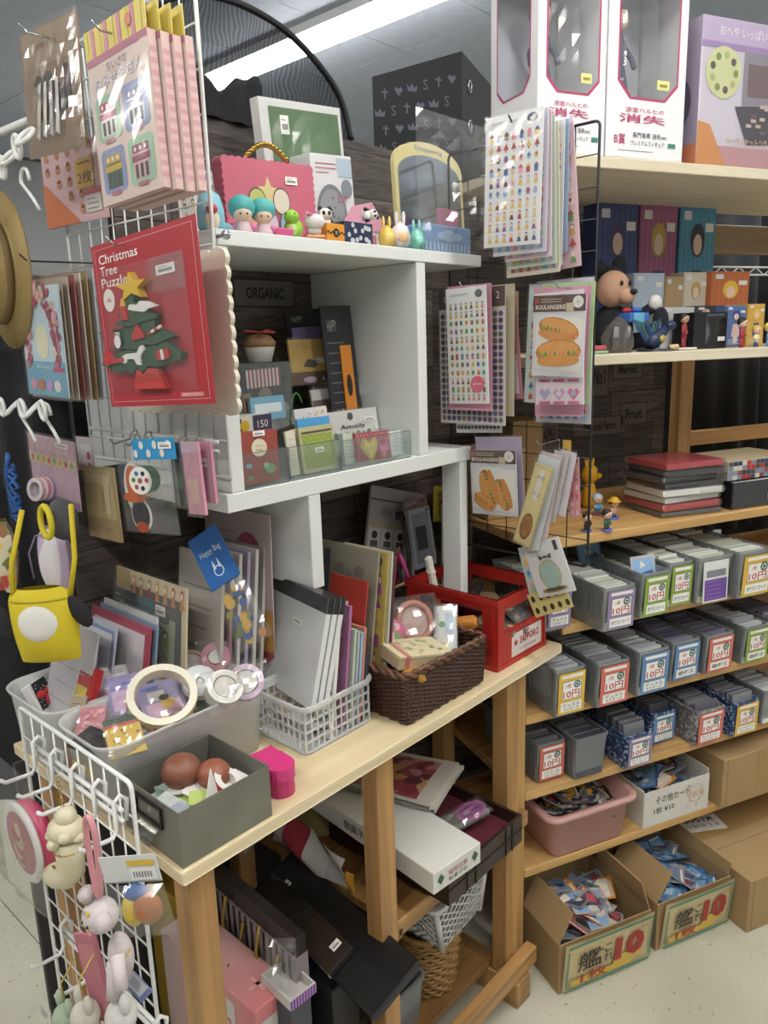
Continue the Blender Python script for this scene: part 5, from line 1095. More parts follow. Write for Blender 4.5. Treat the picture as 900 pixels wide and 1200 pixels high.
def blob(cx, cy, rx, ry, n=20): return [(w * cx + rx * math.cos(2 * PI * i / n), h * cy + ry * math.sin(2 * PI * i / n)) for i in range(n)]
m.c(M('#d8d6d2', .4)).prism(blob(.36, .24, .026, .024), .001, .003); m.prism(blob(.30, .62, .027, .038), .001, .003); m.c(M('#26242a', .4)).prism(blob(.36, .25, .023, .021), .0031, .0037); m.c(M('#c4622a', .4)).prism(blob(.30, .68, .018, .027), .0031, .0039); m.prism(blob(.30, .50, .031, .008), .0031, .0041); m.c(M('#a34a30', .4)).prism(blob(.36, .08, .016, .008), .0031, .0041)
m.build('die_cut_charm', o)
def d_bluehead(m, w, h): [m.disc(w * (.08 + .16 * k), h * (.3 + .4 * (k % 2)), w * .055, '#dcd6cc', .001, n=9) or m.disc(w * (.08 + .16 * k), h * (.36 + .4 * (k % 2)), w * .05, ['#2a2626', '#8a5a3a', '#3a3a48'][k % 3], .0012, h * .12, 9) for k in range(6)]; sticker(m, w * .66, h * .5, w * .3, h * .32)
o = pack('tape_pack', 'tape roll pack with a bright blue header', 'tape', U(.135), (157, 539), (206, 538), (157, 515), '#2f8fc4', d_bluehead, group=LG); X, w, h = quad(U(.135), (157, 539), (206, 538), (157, 515))
crinkle(w, .062, .004, .004, 5, CRINKLE, 7, 8).build('film_bag', o, T((0, -.062, 0))); r_ = roll_flat(o, 'tape_roll', T((.022, -.027, -.006), 0, 0, .35), .019, .004, .018, '#3f6f55', '#d8d6d0')
m = MB(); m.disc(0, 0, .0185, '#e0dedA', .0); [m.disc(.011 * math.cos(k), .011 * math.sin(k), .0035, ['#a3403c', '#2a2a2c', '#3f6f8f', '#5a7a3f'][k % 4], .0004, n=8) for k in range(6)]; m.disc(0, 0, .004, '#8a5a4a', .0005, n=8); m.build('roll_label', r_, T((0, 0, .0184)))
pack('charm_pack', 'black bag pack next to the blue header tape', 'charm', U(.15), (206, 592), (222, 594), (206, 519), '#26262a', lambda m, w, h: (m.rect(w * .1, h * .75, w * .9, h * .97, '#3f4450'), m.disc(w * .5, h * .4, w * .3, '#4f5a3f', ry=h * .14)), t=.006, bag=(.001, .003, .001, .001), film=CRINKLE, amp=.003, group=LG)
pack('charm_pack', 'pink striped pack hanging beside the black bag', 'charm', U(.14), (222, 602), (241, 604), (222, 518), '#c98fa2', lambda m, w, h: (m.rect(w * .2, h * .15, w * .8, h * .5, '#cfa9a0'), m.rect(0, h * .85, w, h, '#c4a3b5')), t=.004, bag=(.001, .003, .002, .001), film=CRINKLE, amp=.003, group=LG)
pack('charm_pack', 'pink pack nearest the white shelf on the hook bar', 'charm', U(.155), (238, 588), (253, 590), (235, 518), '#c4849c', lambda m, w, h: sticker(m, w * .2, h * .6, w * .5, h * .14), t=.004, bag=(.001, .003, .002, .001), film=CRINKLE, amp=.003, group=LG)
# ================================================================== goods beside the table end
# garment rail with bags
p0, p1 = onu(-40, 553, .17), onu(44, 573, .17)
t = thing('garment_rail', 'white tubular rail beside the side grid', 'garment rail', T((p1.x, p1.y, 0)))
L_ = lambda p: (p[0] - p1.x, p[1] - p1.y, p[2])
MB().c(GW).tube([L_((p0.x, p0.y + .5, p0.z)), L_(p1), L_((p1.x + .10, p1.y - .02, p1.z))], .006, 8).build('rail', t); MB().c(GW).tube([L_(onu(-60, 180, .24)), L_(onu(52, 134, .24))], .007, 8).build('top_rail', t)
# straw hat
c = onu(6, 318, .1); t = thing('straw_hat', 'golden straw hat hanging at the edge of the clothes rail', 'hat', frame(c, (0, -1, 0), (0, 0, 1)))
m = MB(); m.smooth = True; SW = M('#a8905c', .6, .25, nz=.35, ns=220); m.c(SW).lathe([(.112, -.004), (.113, 0), (.08, .004), (.074, .012), (.068, .05), (.045, .07), (.0001, .075)], 30, None, .72, 1.0); m.build('hat_body', t)
m = MB(); m.smooth = True; m.c(M('#6f5634', .6)).lathe([(.077, .010), (.0775, .02)], 30, None, .72, 1); m.build('hat_band', t)
m = MB(); m.c(M('#c2b48c', .8)); m.grid(lambda a, b: (-.03 + .075 * a, .05 + .065 * b, .07 + .008 * math.sin(9 * a + 3 * b)), 8, 8); o = m.build('scarf', None, frame(c, (0, -1, 0), (0, 0, 1))); tag(o, 'folded beige scarf draped over the straw hat', 'scarf')
# white plastic chains
def link(name, P, r, rt, mat, label, group, ax): X = frame(P, *ax); return tag(MB().c(mat).tube([(r * .62 * math.cos(a), r * math.sin(a), 0) for a in [2 * PI * k / 14 for k in range(14)]], rt, 6, True).build(name, None, X), label, 'chain link', group)
for k in range(4): link('chain_link', onu(2 + 9 * k, 196 - 12 * k, .06), .014, .0032, GW, 'white plastic chain link above the straw hat', 'white plastic chain above the hat', ((0, -1, .3 * (-1) ** k), (.9 * (k % 2), .2, 1)))
for k in range(5): link('chain_link', onu(2 + 12 * k, 477 + 1 * k, .06), .013, .003, GW, 'white plastic chain link below the straw hat', 'white plastic chain below the hat', ((0, -1, .3), (.9 * (k % 2), .6, .6)))
for px, py, lab in ((30, 215, 'white hanger hook beside the toy boxes'), (28, 488, 'white hanger hook over the blue cord'), (55, 488, 'white hanger hook over the tape packs')):
 P = onu(px, py, .07); tag(MB().c(GW).tube([P + Vector((0, .012 * math.cos(a), .014 * math.sin(a) + .004)) for a in [3.3 - 3.4 * k / 8 for k in range(9)]] + [P + Vector((0, -.016, -.02)), P + Vector((0, -.03, -.035))], .0024, 6).build('hanger_hook'), lab, 'hook')
# dark garments behind
def garment(label, P0, P1, z0, z1, col, seed, name='dark_garment', dp=.05):
 "cloth hanging between two ground points"
 a, b = Vector(P0), Vector(P1); d = (b - a); n = Vector((-d.y, d.x, 0)).normalized(); m = MB(); m.smooth = True; m.c(M(col, .85, nz=.25, ns=120))
 def f(s): return lambda u, v: tuple(a + d * u + n * (s * dp * math.sin(PI * u) ** .5 + .014 * math.sin(u * 22 + seed + 2 * v) * (1 - .5 * v)) + Vector((0, 0, z0 + (z1 - z0) * v - .05 * abs(u - .5) * v * v)))
 m.grid(f(1), 26, 12); m.grid(f(-1), 26, 12); return tag(m.build(name), label, 'garment')
garment('black coat hanging behind the yellow pouch', (.12, .66, 0), (-.25, 1.0, 0), .52, 1.13, '#1f2024', 1)
garment('dark jacket hanging behind the straw hat', (.35, .80, 0), (-.05, 1.25, 0), .56, 1.5, '#2b2c30', 4)
garment('charcoal trousers hanging behind the side grid', (.22, .60, 0), (.12, .75, 0), .6, 1.34, '#26262a', 7)
# storage tub dark at the far left floor
# blue cord and printed drawstring pouch
P = onu(14, 570, .06); m = MB(); rg = random.Random(3); m.c(M('#2a5a9c', .6))
m.tube([P + Vector((0, .02 * math.sin(k * 1.9) - .004, .035 - k * .0035 + .012 * math.cos(k * 2.3))) for k in range(26)], .003, 6); m.tube([P + Vector((.004, .01, .05)), P + Vector((0, .014, .02)), P + Vector((0, .012, -.05))], .003, 6); tag(m.build('cord_tangle'), 'tangled bright blue cord above the printed pouch', 'cord')
def pouch(name, label, cat, X, w, h, dp, col, seed=0, nb=3, top=.9):
 t = thing(name, label, cat, X); m = MB(); m.smooth = True; m.c(col)
 prof = lambda v: (.62 + .38 * math.sin(PI * min(1, v * .62 + .12)) if v < top else .75)
 def f(s): return lambda u, v: ((u - .5) * w * prof(v), v * h, s * dp * max(0, math.sin(PI * u)) ** .6 * max(.0, math.sin(PI * (v * .86 + .07))) ** .6 + .002 * math.sin(u * 17 + seed))
 m.grid(f(1), 16, 14); m.grid(f(-1), 16, 14); m.build('pouch_body', t); return t
X = frame(onu(8, 690, .05), (0, -1, 0), (0, 0, 1)); t = pouch('drawstring_pouch', 'cream drawstring pouch with a green and brown print', 'pouch', X, .085, .115, .02, blotch('toy_print', ['#cfc4a8', '#cfc4a8', '#6a7f4a', '#8a5f3a', '#b5443f', '#cfc4a8', '#d9b24a'], 55))
X = frame(onu(70, 693, .08), (0, -1, 0), (0, 0, 1)); t = pouch('round_pouch', 'white and lilac round pouch hanging behind the yellow one', 'pouch', X, .075, .10, .022, blotch('lilac_print', ['#cfc6d0', '#b9a6c0', '#d6d0d2', '#a894b5'], 18, .7, (1, .3, 1)))
MB().c(M('#8a7a98', .5)).tube([(-.03, .02, .023), (-.034, .06, .024), (-.012, .09, .02), (.02, .095, .016)], .0014, 5).build('zip', t)
# grey plush ring with yellow strap
P = onu(58, 612, .04); t = thing('plush_charm', 'grey plush ball charm with a yellow strap loop', 'plush toy', frame(P, (0, -1, 0), (0, 0, 1))); m = MB(); m.smooth = True; m.c(M('#5a5a5f', .95, nz=.4, ns=260)).ell(-.004, 0, -.02, .024, .03, .02, 18, 12); m.build('body', t)
MB().c(M('#cfbe2a', .7)).tube([(.008 + .016 * math.cos(a), .003 + .022 * math.sin(a), .008) for a in [2 * PI * k / 18 for k in range(18)]], .0042, 7, True).build('strap_loop', t)
# yellow pouch
PX = pl3(onu(60, 720, .02), (-.75, -.66, 0)); A, B, Cc = PX(22, 775), PX(100, 770), PX(25, 690); X = frame(A, B - A, (0, 0, 1)); w = (B - A).length; h = .105
YL = M('#d2bd24', .75, nz=.12, ns=60); t = thing('yellow_pouch', 'yellow zip pouch with a white oval patch and black side flaps', 'bag', X)
m = MB(); m.smooth = True; m.c(YL)
def yp(s): return lambda u, v: ((u - .5) * w * (.86 + .14 * math.sin(PI * (v * .7 + .05))) * (1 if v < .8 else math.sqrt(max(.0, 1 - ((v - .8) / .2) ** 2)) * .35 + .65) + w / 2, v * h, s * .026 * max(0, math.sin(PI * u)) ** .55 * max(0, math.sin(PI * (v * .9 + .05))) ** .5)
m.grid(yp(1), 20, 18); m.grid(yp(-1), 20, 18); m.build('pouch_body', t)
m = MB(); m.smooth = True; m.c(M('#d9d6cf', .85)); n_ = 8
def patch(u, v): a = 2 * PI * u; r = v; x = .5 + .29 * r * math.cos(a); y = .58 + .235 * r * math.sin(a); q = yp(1)(x, y); return (q[0], q[1], q[2] + .0022 * (1 - r ** 6) + .0006)
m.grid(patch, 24, 6); m.build('oval_patch', t)
m = MB(); m.c(M('#b3a01c', .6)).tube([(yp(1)(k / 14, .86)[0], yp(1)(k / 14, .86)[1], yp(1)(k / 14, .86)[2] + .0006) for k in range(1, 14)], .0014, 5); m.build('zip', t)
for s in (0, 1):
 m = MB(); m.smooth = True; m.c(M('#1e1e20', .85)); m.ell(0, 0, 0, .013, .026, .006, 14, 9, frame((w * (1.06 if s else -.06), h * (.66 if s else .56), .006), (1, .5 if s else .25, 0), (-.3, 1, 0))); m.build('side_flap', t)
 pa = PX(74, 650) if not s else PX(108, 690);
m = MB(); m.c(M('#cdb822', .7)); q1, q2 = t.matrix_world.inverted() @ PX(29, 615), t.matrix_world.inverted() @ PX(86, 608)
for q, e in ((q1, (.12 * w, h * .88, .004)), (q2, (w * .95, h * .86, .004))): m = MB(); m.c(M('#cdb822', .7)); m.tube([(q.x, q.y + .02, q.z), ((q.x + e[0]) / 2 - (.01 if e[0] < .02 else -.004), (q.y + e[1]) / 2, .002), e], .0035, 6); m.build('strap', t)
# ================================================================== goods on the end grid of the table
UB = -.030
def hooks_bar(label, a, b, pxs, zoff, ul):
 P, Q = onu(*a, UB), onu(*b, UB); t = thing('hook_bar', label, 'hook bar', T((UB, (P.y + Q.y) / 2, (P.z + Q.z) / 2))); z = 0; y0, y1 = P.y - (P.y + Q.y) / 2, Q.y - (P.y + Q.y) / 2
 MB().c(GW).tube([(-.004, y0, z), (-.004, y1, z)], .0030, 7).build('bar', t); MB().c(GW).tube([(-.004, y0, z - .014), (-.004, y1, z - .014)], .0026, 7).build('bar', t)
 for f in pxs: y = y0 + (y1 - y0) * f; MB().c(GW).tube([(.003, y, z - .018), (.006, y, z + .008), (-.002, y, z + .016), (-.010, y, z + .010), (-.010, y, z - .024), (-.016, y, z - .033), (-.05, y, z - .030), (-.056, y, z - .024)], .0028, 7).build('hook', t)
 return t
hooks_bar('white hook bar near the top of the end grid', (46, 874), (147, 948), (.02, .25, .5, .75, .97), 0, 0)
hooks_bar('white hook bar low on the end grid', (80, 1100), (196, 1193), (.02, .3, .62, .95), 0, 0)
# pink compact in a bag
P = onu(30, 985, -.075); X = frame(P, (0, -1, 0), (0, 0, 1)); t = thing('pink_compact', 'round pink and white compact hanging in a clear bag', 'compact', X)
m = MB(); m.smooth = True; m.c(M('#c4456a', .35)).lathe([(.045, -.022), (.052, -.016), (.053, 0)], 28); m.build('shell', t); m = MB(); m.smooth = True; m.c(M('#dcd9d6', .35)).lathe([(.054, 0), (.056, .004), (.050, .008), (.044, .006)], 28); m.build('rim', t)
m = MB(); m.disc(0, 0, .043, '#a86a70', .0062, n=26); [m.disc(-.006 + .004 * math.sin(k * 2.2), -.03 + .008 * k, .016 - abs(k - 3) * .002, ['#b9a58f', '#8f4a55', '#c9b09c', '#9a5f66'][k % 4], .0064 + .0001 * k, n=10) for k in range(7)]; m.build('picture', t)
m = crinkle(.13, .20, .03, .006, 9, CRINKLE, 9, 12); m.build('film_bag', t, T((-.065, -.085, -.008)))
# boot ornament
P = onu(72, 1000, -.085); X = frame(P, (.35, -1, 0), (0, 0, 1)); t = thing('boot_ornament', 'cream ceramic boot ornament with gold chain', 'ornament', X); CR = M('#cdc4a6', .35); m = MB(); m.smooth = True
m.c(CR).tube([(.014, .022, 0), (.014, .0, 0), (.012, -.018, 0), (.004, -.026, .0), (-.012, -.032, 0), (-.024, -.034, 0)], [.017, .016, .0165, .0175, .0155, .011], 14); m.build('boot', t)
m = MB(); m.smooth = True; m.c(CR).ell(.013, .036, 0, .022, .016, .02, 16, 10); [m.ell(.013 + .017 * math.cos(k * .9), .030 + .006 * math.sin(k * 2), .017 * math.sin(k * .9), .008, .007, .008, 8, 6) for k in range(7)]; m.ell(.015, .052, 0, .013, .013, .012); m.build('fluffy_cuff', t)
GD = M('#b3924a', .3, .9); m = MB(); m.c(GD).tube([(.013 + .017 * math.cos(a), .012, .017 * math.sin(a)) for a in [2 * PI * k / 14 for k in range(14)]], .0009, 5, True); m.build('gold_band', t); m = MB(); m.c(GD).ell(.006, -.004, .018, .003, .003, .001); m.build('gold_flower', t)
for k in range(7): MB().c(GD).tube([(.012 + .0024 * math.cos(a), .066 + .0055 * k + .0034 * math.sin(a), .0016 * (k % 2)) for a in [2 * PI * q / 8 for q in range(8)]], .0007, 5, True).build('chain_link', t)
# pink strap with rabbit
P = onu(112, 985, -.08); t = thing('rabbit_keychain', 'white spotted rabbit plush hanging from a pink strap', 'plush toy', T(P)); PK = M('#c98a92', .5)
m = MB(); m.smooth = True; m.c(PK);
m.tube([(0, .010 + .011 * math.cos(a), .0 + (.024 if math.sin(a) > 0 else .075) * math.sin(a)) for a in [PI / 2 + 2 * PI * k / 24 for k in range(24)]], .0038, 6, True); m.build('strap', t)
q = onu(118, 1072, -.08) - P; WR = M('#cfc4c4', .9, nz=.2, ns=160); m = MB(); m.smooth = True; m.c(WR).ell(q.x, q.y, q.z, .02, .022, .019, 16, 11); m.tube([(q.x, q.y - .008, q.z + .004), (q.x - .01, q.y - .026, q.z + .010), (q.x - .012, q.y - .03, q.z + .002)], [.008, .010, .006], 8); m.tube([(q.x, q.y + .008, q.z + .010), (q.x - .006, q.y + .02, q.z + .022), (q.x - .01, q.y + .006, q.z + .027)], [.008, .010, .008], 8)
m.ell(q.x + .012, q.y - .012, q.z - .055, .014, .017, .03); m.tube([(q.x, q.y - .02, q.z - .05), (q.x - .01, q.y - .03, q.z - .085)], [.009, .009], 8); m.tube([(q.x, q.y - .03, q.z - .035), (q.x - .01, q.y - .05, q.z - .062)], [.008, .008], 8); m.build('body', t)
m = MB(); rg = random.Random(2); [m.c(M(rg.choice(['#c9b04a', '#8aa9c0', '#c98a9c', '#9ab58a']), .9)).ell(q.x - .0175 + .002 * rg.random(), q.y + rg.uniform(-.012, .014), q.z + rg.uniform(-.010, .013), .0022, .004, .004, 8, 6) for k in range(6)]; m.build('spot', t)
for s in (-1, 1): MB().c(M('#2a2424', .4)).ell(q.x - .019, q.y + s * .006, q.z - .001, .0016, .002, .0024, 8, 6).build('eye', t)
MB().c(M('#2a2424', .4)).ell(q.x - .0205, q.y, q.z - .006, .002, .0026, .0018, 8, 6).build('nose', t)
# pink paddle, paper tags
pack('pink_paddle', 'long tapered pink luggage tag below the rabbit', 'tag', pl3(onu(120, 1140, -.06), (-.9, -.5, 0)), (112, 1196), (136, 1198), (110, 1096), '#b06a78', lambda m, w, h: m.rect(w * .1, h * .03, w * .9, h * .9, '#b9757f'), t=.004)
pack('paper_tag', 'white and blue folded price tag tilted below the rabbit', 'tag', pl3(onu(140, 1130, -.065), (-.8, -.5, .2)), (143, 1152), (166, 1176), (119, 1100), '#6f7aa8', lambda m, w, h: (m.rect(0, h * .2, w * .8, h, '#c4c6cc'), lines(m, w * .15, w * .7, h * .8, 5, h * .1, '#8a8c96', 3, .001, .0012)))
# bagged mini figure with header
PXp = pl3(onu(158, 1030, -.075), (-.85, -.52, 0)); X, w, h = quad(PXp, (124, 1036), (190, 1032), (120, 1005)); t = thing('figure_pack', 'small yellow and brown figure in a clear bag with a white header', 'toy', X)
m = MB(); m.c(M('#c9cac8', .45)).box(0, 0, -.001, w, h, .0); m.rect(w * .48, h * .62, w * .95, h * .82, '#cfae3a'); m.rect(w * .5, h * .1, w * .95, h * .55, '#e0deda'); [m.rect(w * (.55 + .05 * k), h * .2, w * (.57 + .05 * k), h * .42, '#5a5a5c', .0012) for k in range(7)]; m.rect(0, 0, w, h * .05, '#7a7c80'); m.build('header', t)
m = MB(); m.smooth = True; m.c(M('#d0b224', .5)).ell(w * .38, -.03, .004, .011, .018, .01); m.c(M('#a8683a', .5)).ell(w * .66, -.028, .004, .016, .018, .012); m.c(M('#3f5f9a', .5)).ell(w * .5, -.010, .002, .014, .009, .008); m.build('figure', t); crinkle(w * 1.12, .062, .016, .005, 4, CRINKLE, 8, 8).build('film_bag', t, T((-.004, -.062, -.004)))
# plushes low on the grid
for px, py, c, lab in ((100, 1190, '#c9c4b9', 'speckled pale plush toy low on the end grid'), (78, 1192, '#a9b8a0', 'sage green plush toy low on the end grid'), (142, 1190, '#d2d0cc', 'white fluffy plush toy low on the end grid')):
 P = onu(px, py, -.085); t = thing('plush_toy', lab, 'plush toy', T(P), 'plush toys low on the end grid'); m = MB(); m.smooth = True; m.c(M(c, .95, nz=.25, ns=140)).ell(0, 0, 0, .018, .018, .02, 14, 10); m.ell(0, 0, -.035, .018, .02, .026, 14, 10); m.build('body', t)
 for s in (-1, 1): MB().c(M(c, .95, nz=.25, ns=140)).ell(0, s * .012, .022, .006, .007, .014).build('ear', t)
 MB().c(M('#b9a04a', .4)).tube([(0, 0, .02), (.0, .003, .05), (.02, 0, .075)], .0012, 5).build('strap', t)
X = frame(onu(52, 1185, -.07), (0, -1, 0), (0, 0, 1)); m = MB(); m.ring(0, 0, .026, .028, '#cfd2cf', .0, 26); m.c(FILM); m.disc(0, 0, .026, FILM, -.0002, n=26); m.rect(-.012, -.012, .016, .006, '#d6d4d0', .0004); lines(m, -.01, .014, .002, 4, .004, '#5a5c5e', 2, .0012, .0008); tag(m.build('round_tag', None, X), 'round clear tag with printed text low on the end grid', 'tag')
# ================================================================== things on top of the white shelf unit
def at_t(px, v, rz=-.5, z=None): return T((onv(px, 270, v).x, v, (ZT if z is None else z) + .0004), rz)
# low board behind the partition that carries the cloth and the tote
m = MB().bevbox(.30, .426, 1.655, 1.42, .66, 1.672); tag(m.build('back_board', None, None, M('#4a4641', .7)), 'dark board behind the printed partition', 'shelf')
# sheer black cover on a curved wire
arc_px = [(150, 30), (175, 8), (215, -6), (262, -2), (308, 18), (345, 45), (378, 82), (400, 118), (412, 165)]
SV = .455; A3 = [onv(x, y, SV) for x, y in arc_px]
t = thing('sheer_cover', 'sheer black mesh cover stretched on a curved wire frame', 'cover', T((A3[4].x, SV, 1.674)))
L3 = [p - Vector((A3[4].x, SV, 1.674)) for p in A3]
def cr(P, n=5):
 o = []
 for i in range(len(P) - 1):
  a, b, c, d = P[max(0, i - 1)], P[i], P[i + 1], P[min(len(P) - 1, i + 2)]
  for k in range(n): q = k / n; o.append(.5 * ((2 * b) + (c - a) * q + (2 * a - 5 * b + 4 * c - d) * q * q + (3 * b - a - 3 * c + d) * q ** 3))
 return o + [P[-1]]
C3 = cr(L3); MB().c(M('#1d1e22', .5)).tube(C3, .0062, 8).build('wire_frame', t)
def sheer_mat():
 m = bpy.data.materials.new('sheer_black'); m.use_nodes = True; tt = m.node_tree; tt.nodes.clear(); out = nd(tt, 'ShaderNodeOutputMaterial'); tr = nd(tt, 'ShaderNodeBsdfTransparent'); df = nd(tt, 'ShaderNodeBsdfDiffuse'); df.inputs[0].default_value = lin('#23252b')
 tc = nd(tt, 'ShaderNodeTexCoord'); wv = nd(tt, 'ShaderNodeTexWave'); wv.inputs['Scale'].default_value = 38; wv.inputs['Distortion'].default_value = 9; wv.inputs['Detail'].default_value = 1; wv.inputs['Detail Scale'].default_value = .5; tt.links.new(tc.outputs['Object'], wv.inputs[0])
 mr = nd(tt, 'ShaderNodeMapRange'); mr.inputs[3].default_value = .62; mr.inputs[4].default_value = .80; tt.links.new(wv.outputs['Fac'], mr.inputs[0]); mx = nd(tt, 'ShaderNodeMixShader'); tt.links.new(mr.outputs[0], mx.inputs[0]); tt.links.new(tr.outputs[0], mx.inputs[1]); tt.links.new(df.outputs[0], mx.inputs[2]); tt.links.new(mx.outputs[0], out.inputs[0]); return m
SH = sheer_mat(); m = MB().c(SH); m.smooth = True; N3 = len(C3)
base = [Vector((p.x, 0, .004)) for p in C3]
def shf(u, v):
 k = u * (N3 - 1); i = min(int(k), N3 - 2); f = k - i; a = C3[i].lerp(C3[i + 1], f); b = base[i].lerp(base[i + 1], f); p = b.lerp(a, v); return (p.x, p.y + .012 * math.sin(u * 26) * math.sin(PI * v) + .02 * math.sin(PI * v), p.z)
m.grid(shf, 48, 12); m.build('mesh_fabric', t)
# folded black cloth over the partition edge
m = MB(); m.smooth = True; m.c(M('#17181b', .9, nz=.2, ns=80)); cu0, cu1 = onv(205, 110, .40).x, onv(306, 130, .40).x
def cl(u, v):
 x = cu0 + (cu1 - cu0) * u; top = PZ + .045 + .016 * math.sin(u * 8 + .8) + .006 * math.sin(u * 21) ; zb = PZ - .014 - .004 * u
 a = v * 2
 return (x, .398 - .004 * math.sin(u * 20) if a < 1 else .398 + (a - 1) * .04, zb + (top - zb) * min(1, a) + (0 if a < 1 else -.012 * (a - 1)))
m.grid(cl, 40, 12); tag(m.build('black_cloth'), 'folded black cloth draped over the top of the printed partition', 'cloth')
# black tote with crown print
a = onv(436, 90, .57); b = onv(541, 60, .47); c = onv(580, 78, .54); zb = 1.673; t = thing('tote_bag', 'black tote bag with grey crown print standing behind the partition', 'bag', T((a.x, a.y, zb))); w = (b - a).to_2d().length; h = a.z - zb; h2 = b.z - zb; BKF = M('#1d1f24', .7, nz=.2, ns=90)
b = b - a; c = c - a; m = MB(); m.c(BKF); e = c - b; g = Vector((e.x + .02, e.y))
m.add([(0, 0, 0), (b.x, b.y, 0), (c.x, c.y, 0), (g.x, g.y, 0), (0, 0, h), (b.x, b.y, h2), (c.x, c.y, h2 * .94), (g.x, g.y, h * .98)], [(0, 1, 5, 4), (1, 2, 6, 5), (2, 3, 7, 6), (3, 0, 4, 7), (0, 3, 2, 1), (4, 5, 6, 7)]); m.build('bag_body', t)
m = MB(); rg = random.Random(3); PC = M('#5b5f68', .7); nx_, ny_ = 6, 6
for j in range(ny_):
 for i in range(nx_):
  x = w * (.07 + .15 * i + (.06 if j % 2 else 0)); hh = h + (h2 - h) * x / w; y = hh * (.08 + .15 * j); s_ = .011; k = (i + j * 2) % 4
  if x > w * .95: continue
  if k == 0: m.poly([(x - s_, y - s_ * .7), (x + s_, y - s_ * .7), (x + s_ * 1.2, y + s_ * .6), (x + s_ * .5, y), (x, y + s_ * .9), (x - s_ * .5, y), (x - s_ * 1.2, y + s_ * .6)], PC)
  elif k == 1: m.text('S', x, y, s_ * 2, PC)
  elif k == 2: m.rect(x - .002, y - s_, x + .002, y + s_, PC); m.rect(x - s_ * .7, y + .002, x + s_ * .7, y + .006, PC)
  else: m.poly([(x, y - s_), (x + s_, y + s_ * .2), (x + s_ * .5, y + s_ * .8), (x, y + s_ * .35), (x - s_ * .5, y + s_ * .8), (x - s_, y + s_ * .2)], PC)
m.build('crown_print', t, frame((-.0004, -.0008, 0), (b.x, b.y, 0), (0, 0, 1)))['kind'] = 'stuff'
for q in (.8, .52): MB().c(M('#a9abae', .25, 1)).tube([(.010 * math.cos(a), .014 * math.sin(a), 0) for a in [2 * PI * k / 16 for k in range(16)]], .0028, 6, True).build('grommet', t, frame((b.x + e.x * .2, b.y + e.y * .2 - .002, h2 * q), (e.x, e.y, 0), (0, 0, 1)))
# green picture frame in film
X, w, h = quad(Vv(.315), (318, 200), (410, 206), (308, 114)); t = thing('picture_frame', 'white edged green panel in shrink film behind the pink album', 'frame', X); h = h + (X.translation.z - ZT); X.translation.z = ZT + .0005; t.matrix_world = X
m = MB().c(M('#d6d6d4', .45)); m.box(0, 0, -.02, w, h, 0); m.build('frame', t); m = MB(); m.rect(w * .10, h * .04, w * .96, h * .95, M('#4f6f45', .35)); sticker(m, w * .22, h * .78, w * .1, h * .12); m.build('green_panel', t); crinkle(w, h, .0006, .002, 3, FILM, 9, 10).build('shrink_film', t, T((0, 0, .001)))
# pink padded album
X, w, h = quad(Vv(.235), (268, 256), (371, 262), (268, 184)); h += X.translation.z - ZT; X.translation.z = ZT + .0006; t = thing('pink_album', 'pink padded album with scalloped edge and gold handle', 'album', X); pts = []
for e, (p0, p1) in enumerate((((0, 0), (w, 0)), ((w, 0), (w, h)), ((w, h), (0, h)), ((0, h), (0, 0)))):
 n_ = 14 if e % 2 == 0 else 11
 for k in range(n_):
  for q in range(4): f_ = (k + q / 4) / n_; o_ = .0026 * abs(math.sin(PI * q / 4 + .01)) if e else 0; nx, ny = ((0, -1), (1, 0), (0, 1), (-1, 0))[e]; pts.append((p0[0] + (p1[0] - p0[0]) * f_ + nx * o_, p0[1] + (p1[1] - p0[1]) * f_ + ny * o_))
MB().c(M('#c4667a', .6, nz=.12, ns=90)).prism(pts, -.022, 0).build('cover', t)
m = MB(); sticker(m, w * .66, h * .74, w * .14, h * .1)
stp = [(w * (.46 + (.12 if k % 2 == 0 else .06) * math.sin(k * PI / 5)), h * (.62 + (.2 if k % 2 == 0 else .09) * math.cos(k * PI / 5))) for k in range(10)]
m.poly(stp, '#cfc08a', .0009)
for (x, y, r, c) in ((.33, .5, .10, '#b3b86a'), (.6, .52, .10, '#d6cbb8'), (.25, .25, .085, '#c9907a'), (.46, .24, .09, '#c9b3c4'), (.66, .25, .10, '#8aa6c4')): m.disc(w * x, h * y, w * r, '#5f5048', .0011, h * r * 1.75, 18); m.disc(w * x, h * y, w * (r - .01), c, .0013, h * (r - .012) * 1.75, 18)
m.build('cover_print', t)
m = MB(); m.c(M('#b3974f', .25, 1)); m.tube([(w * (.27 + .5 * k / 14), h + .002 + .022 * math.sin(PI * k / 14), -.008) for k in range(15)], .0032, 7); [m.ell(w * (.27 + .5 * k / 14), h + .004 + .022 * math.sin(PI * k / 14), -.008, .0042, .0036, .005, 7, 5) for k in range(1, 14, 1)]; m.build('gold_handle', t, smooth=True)
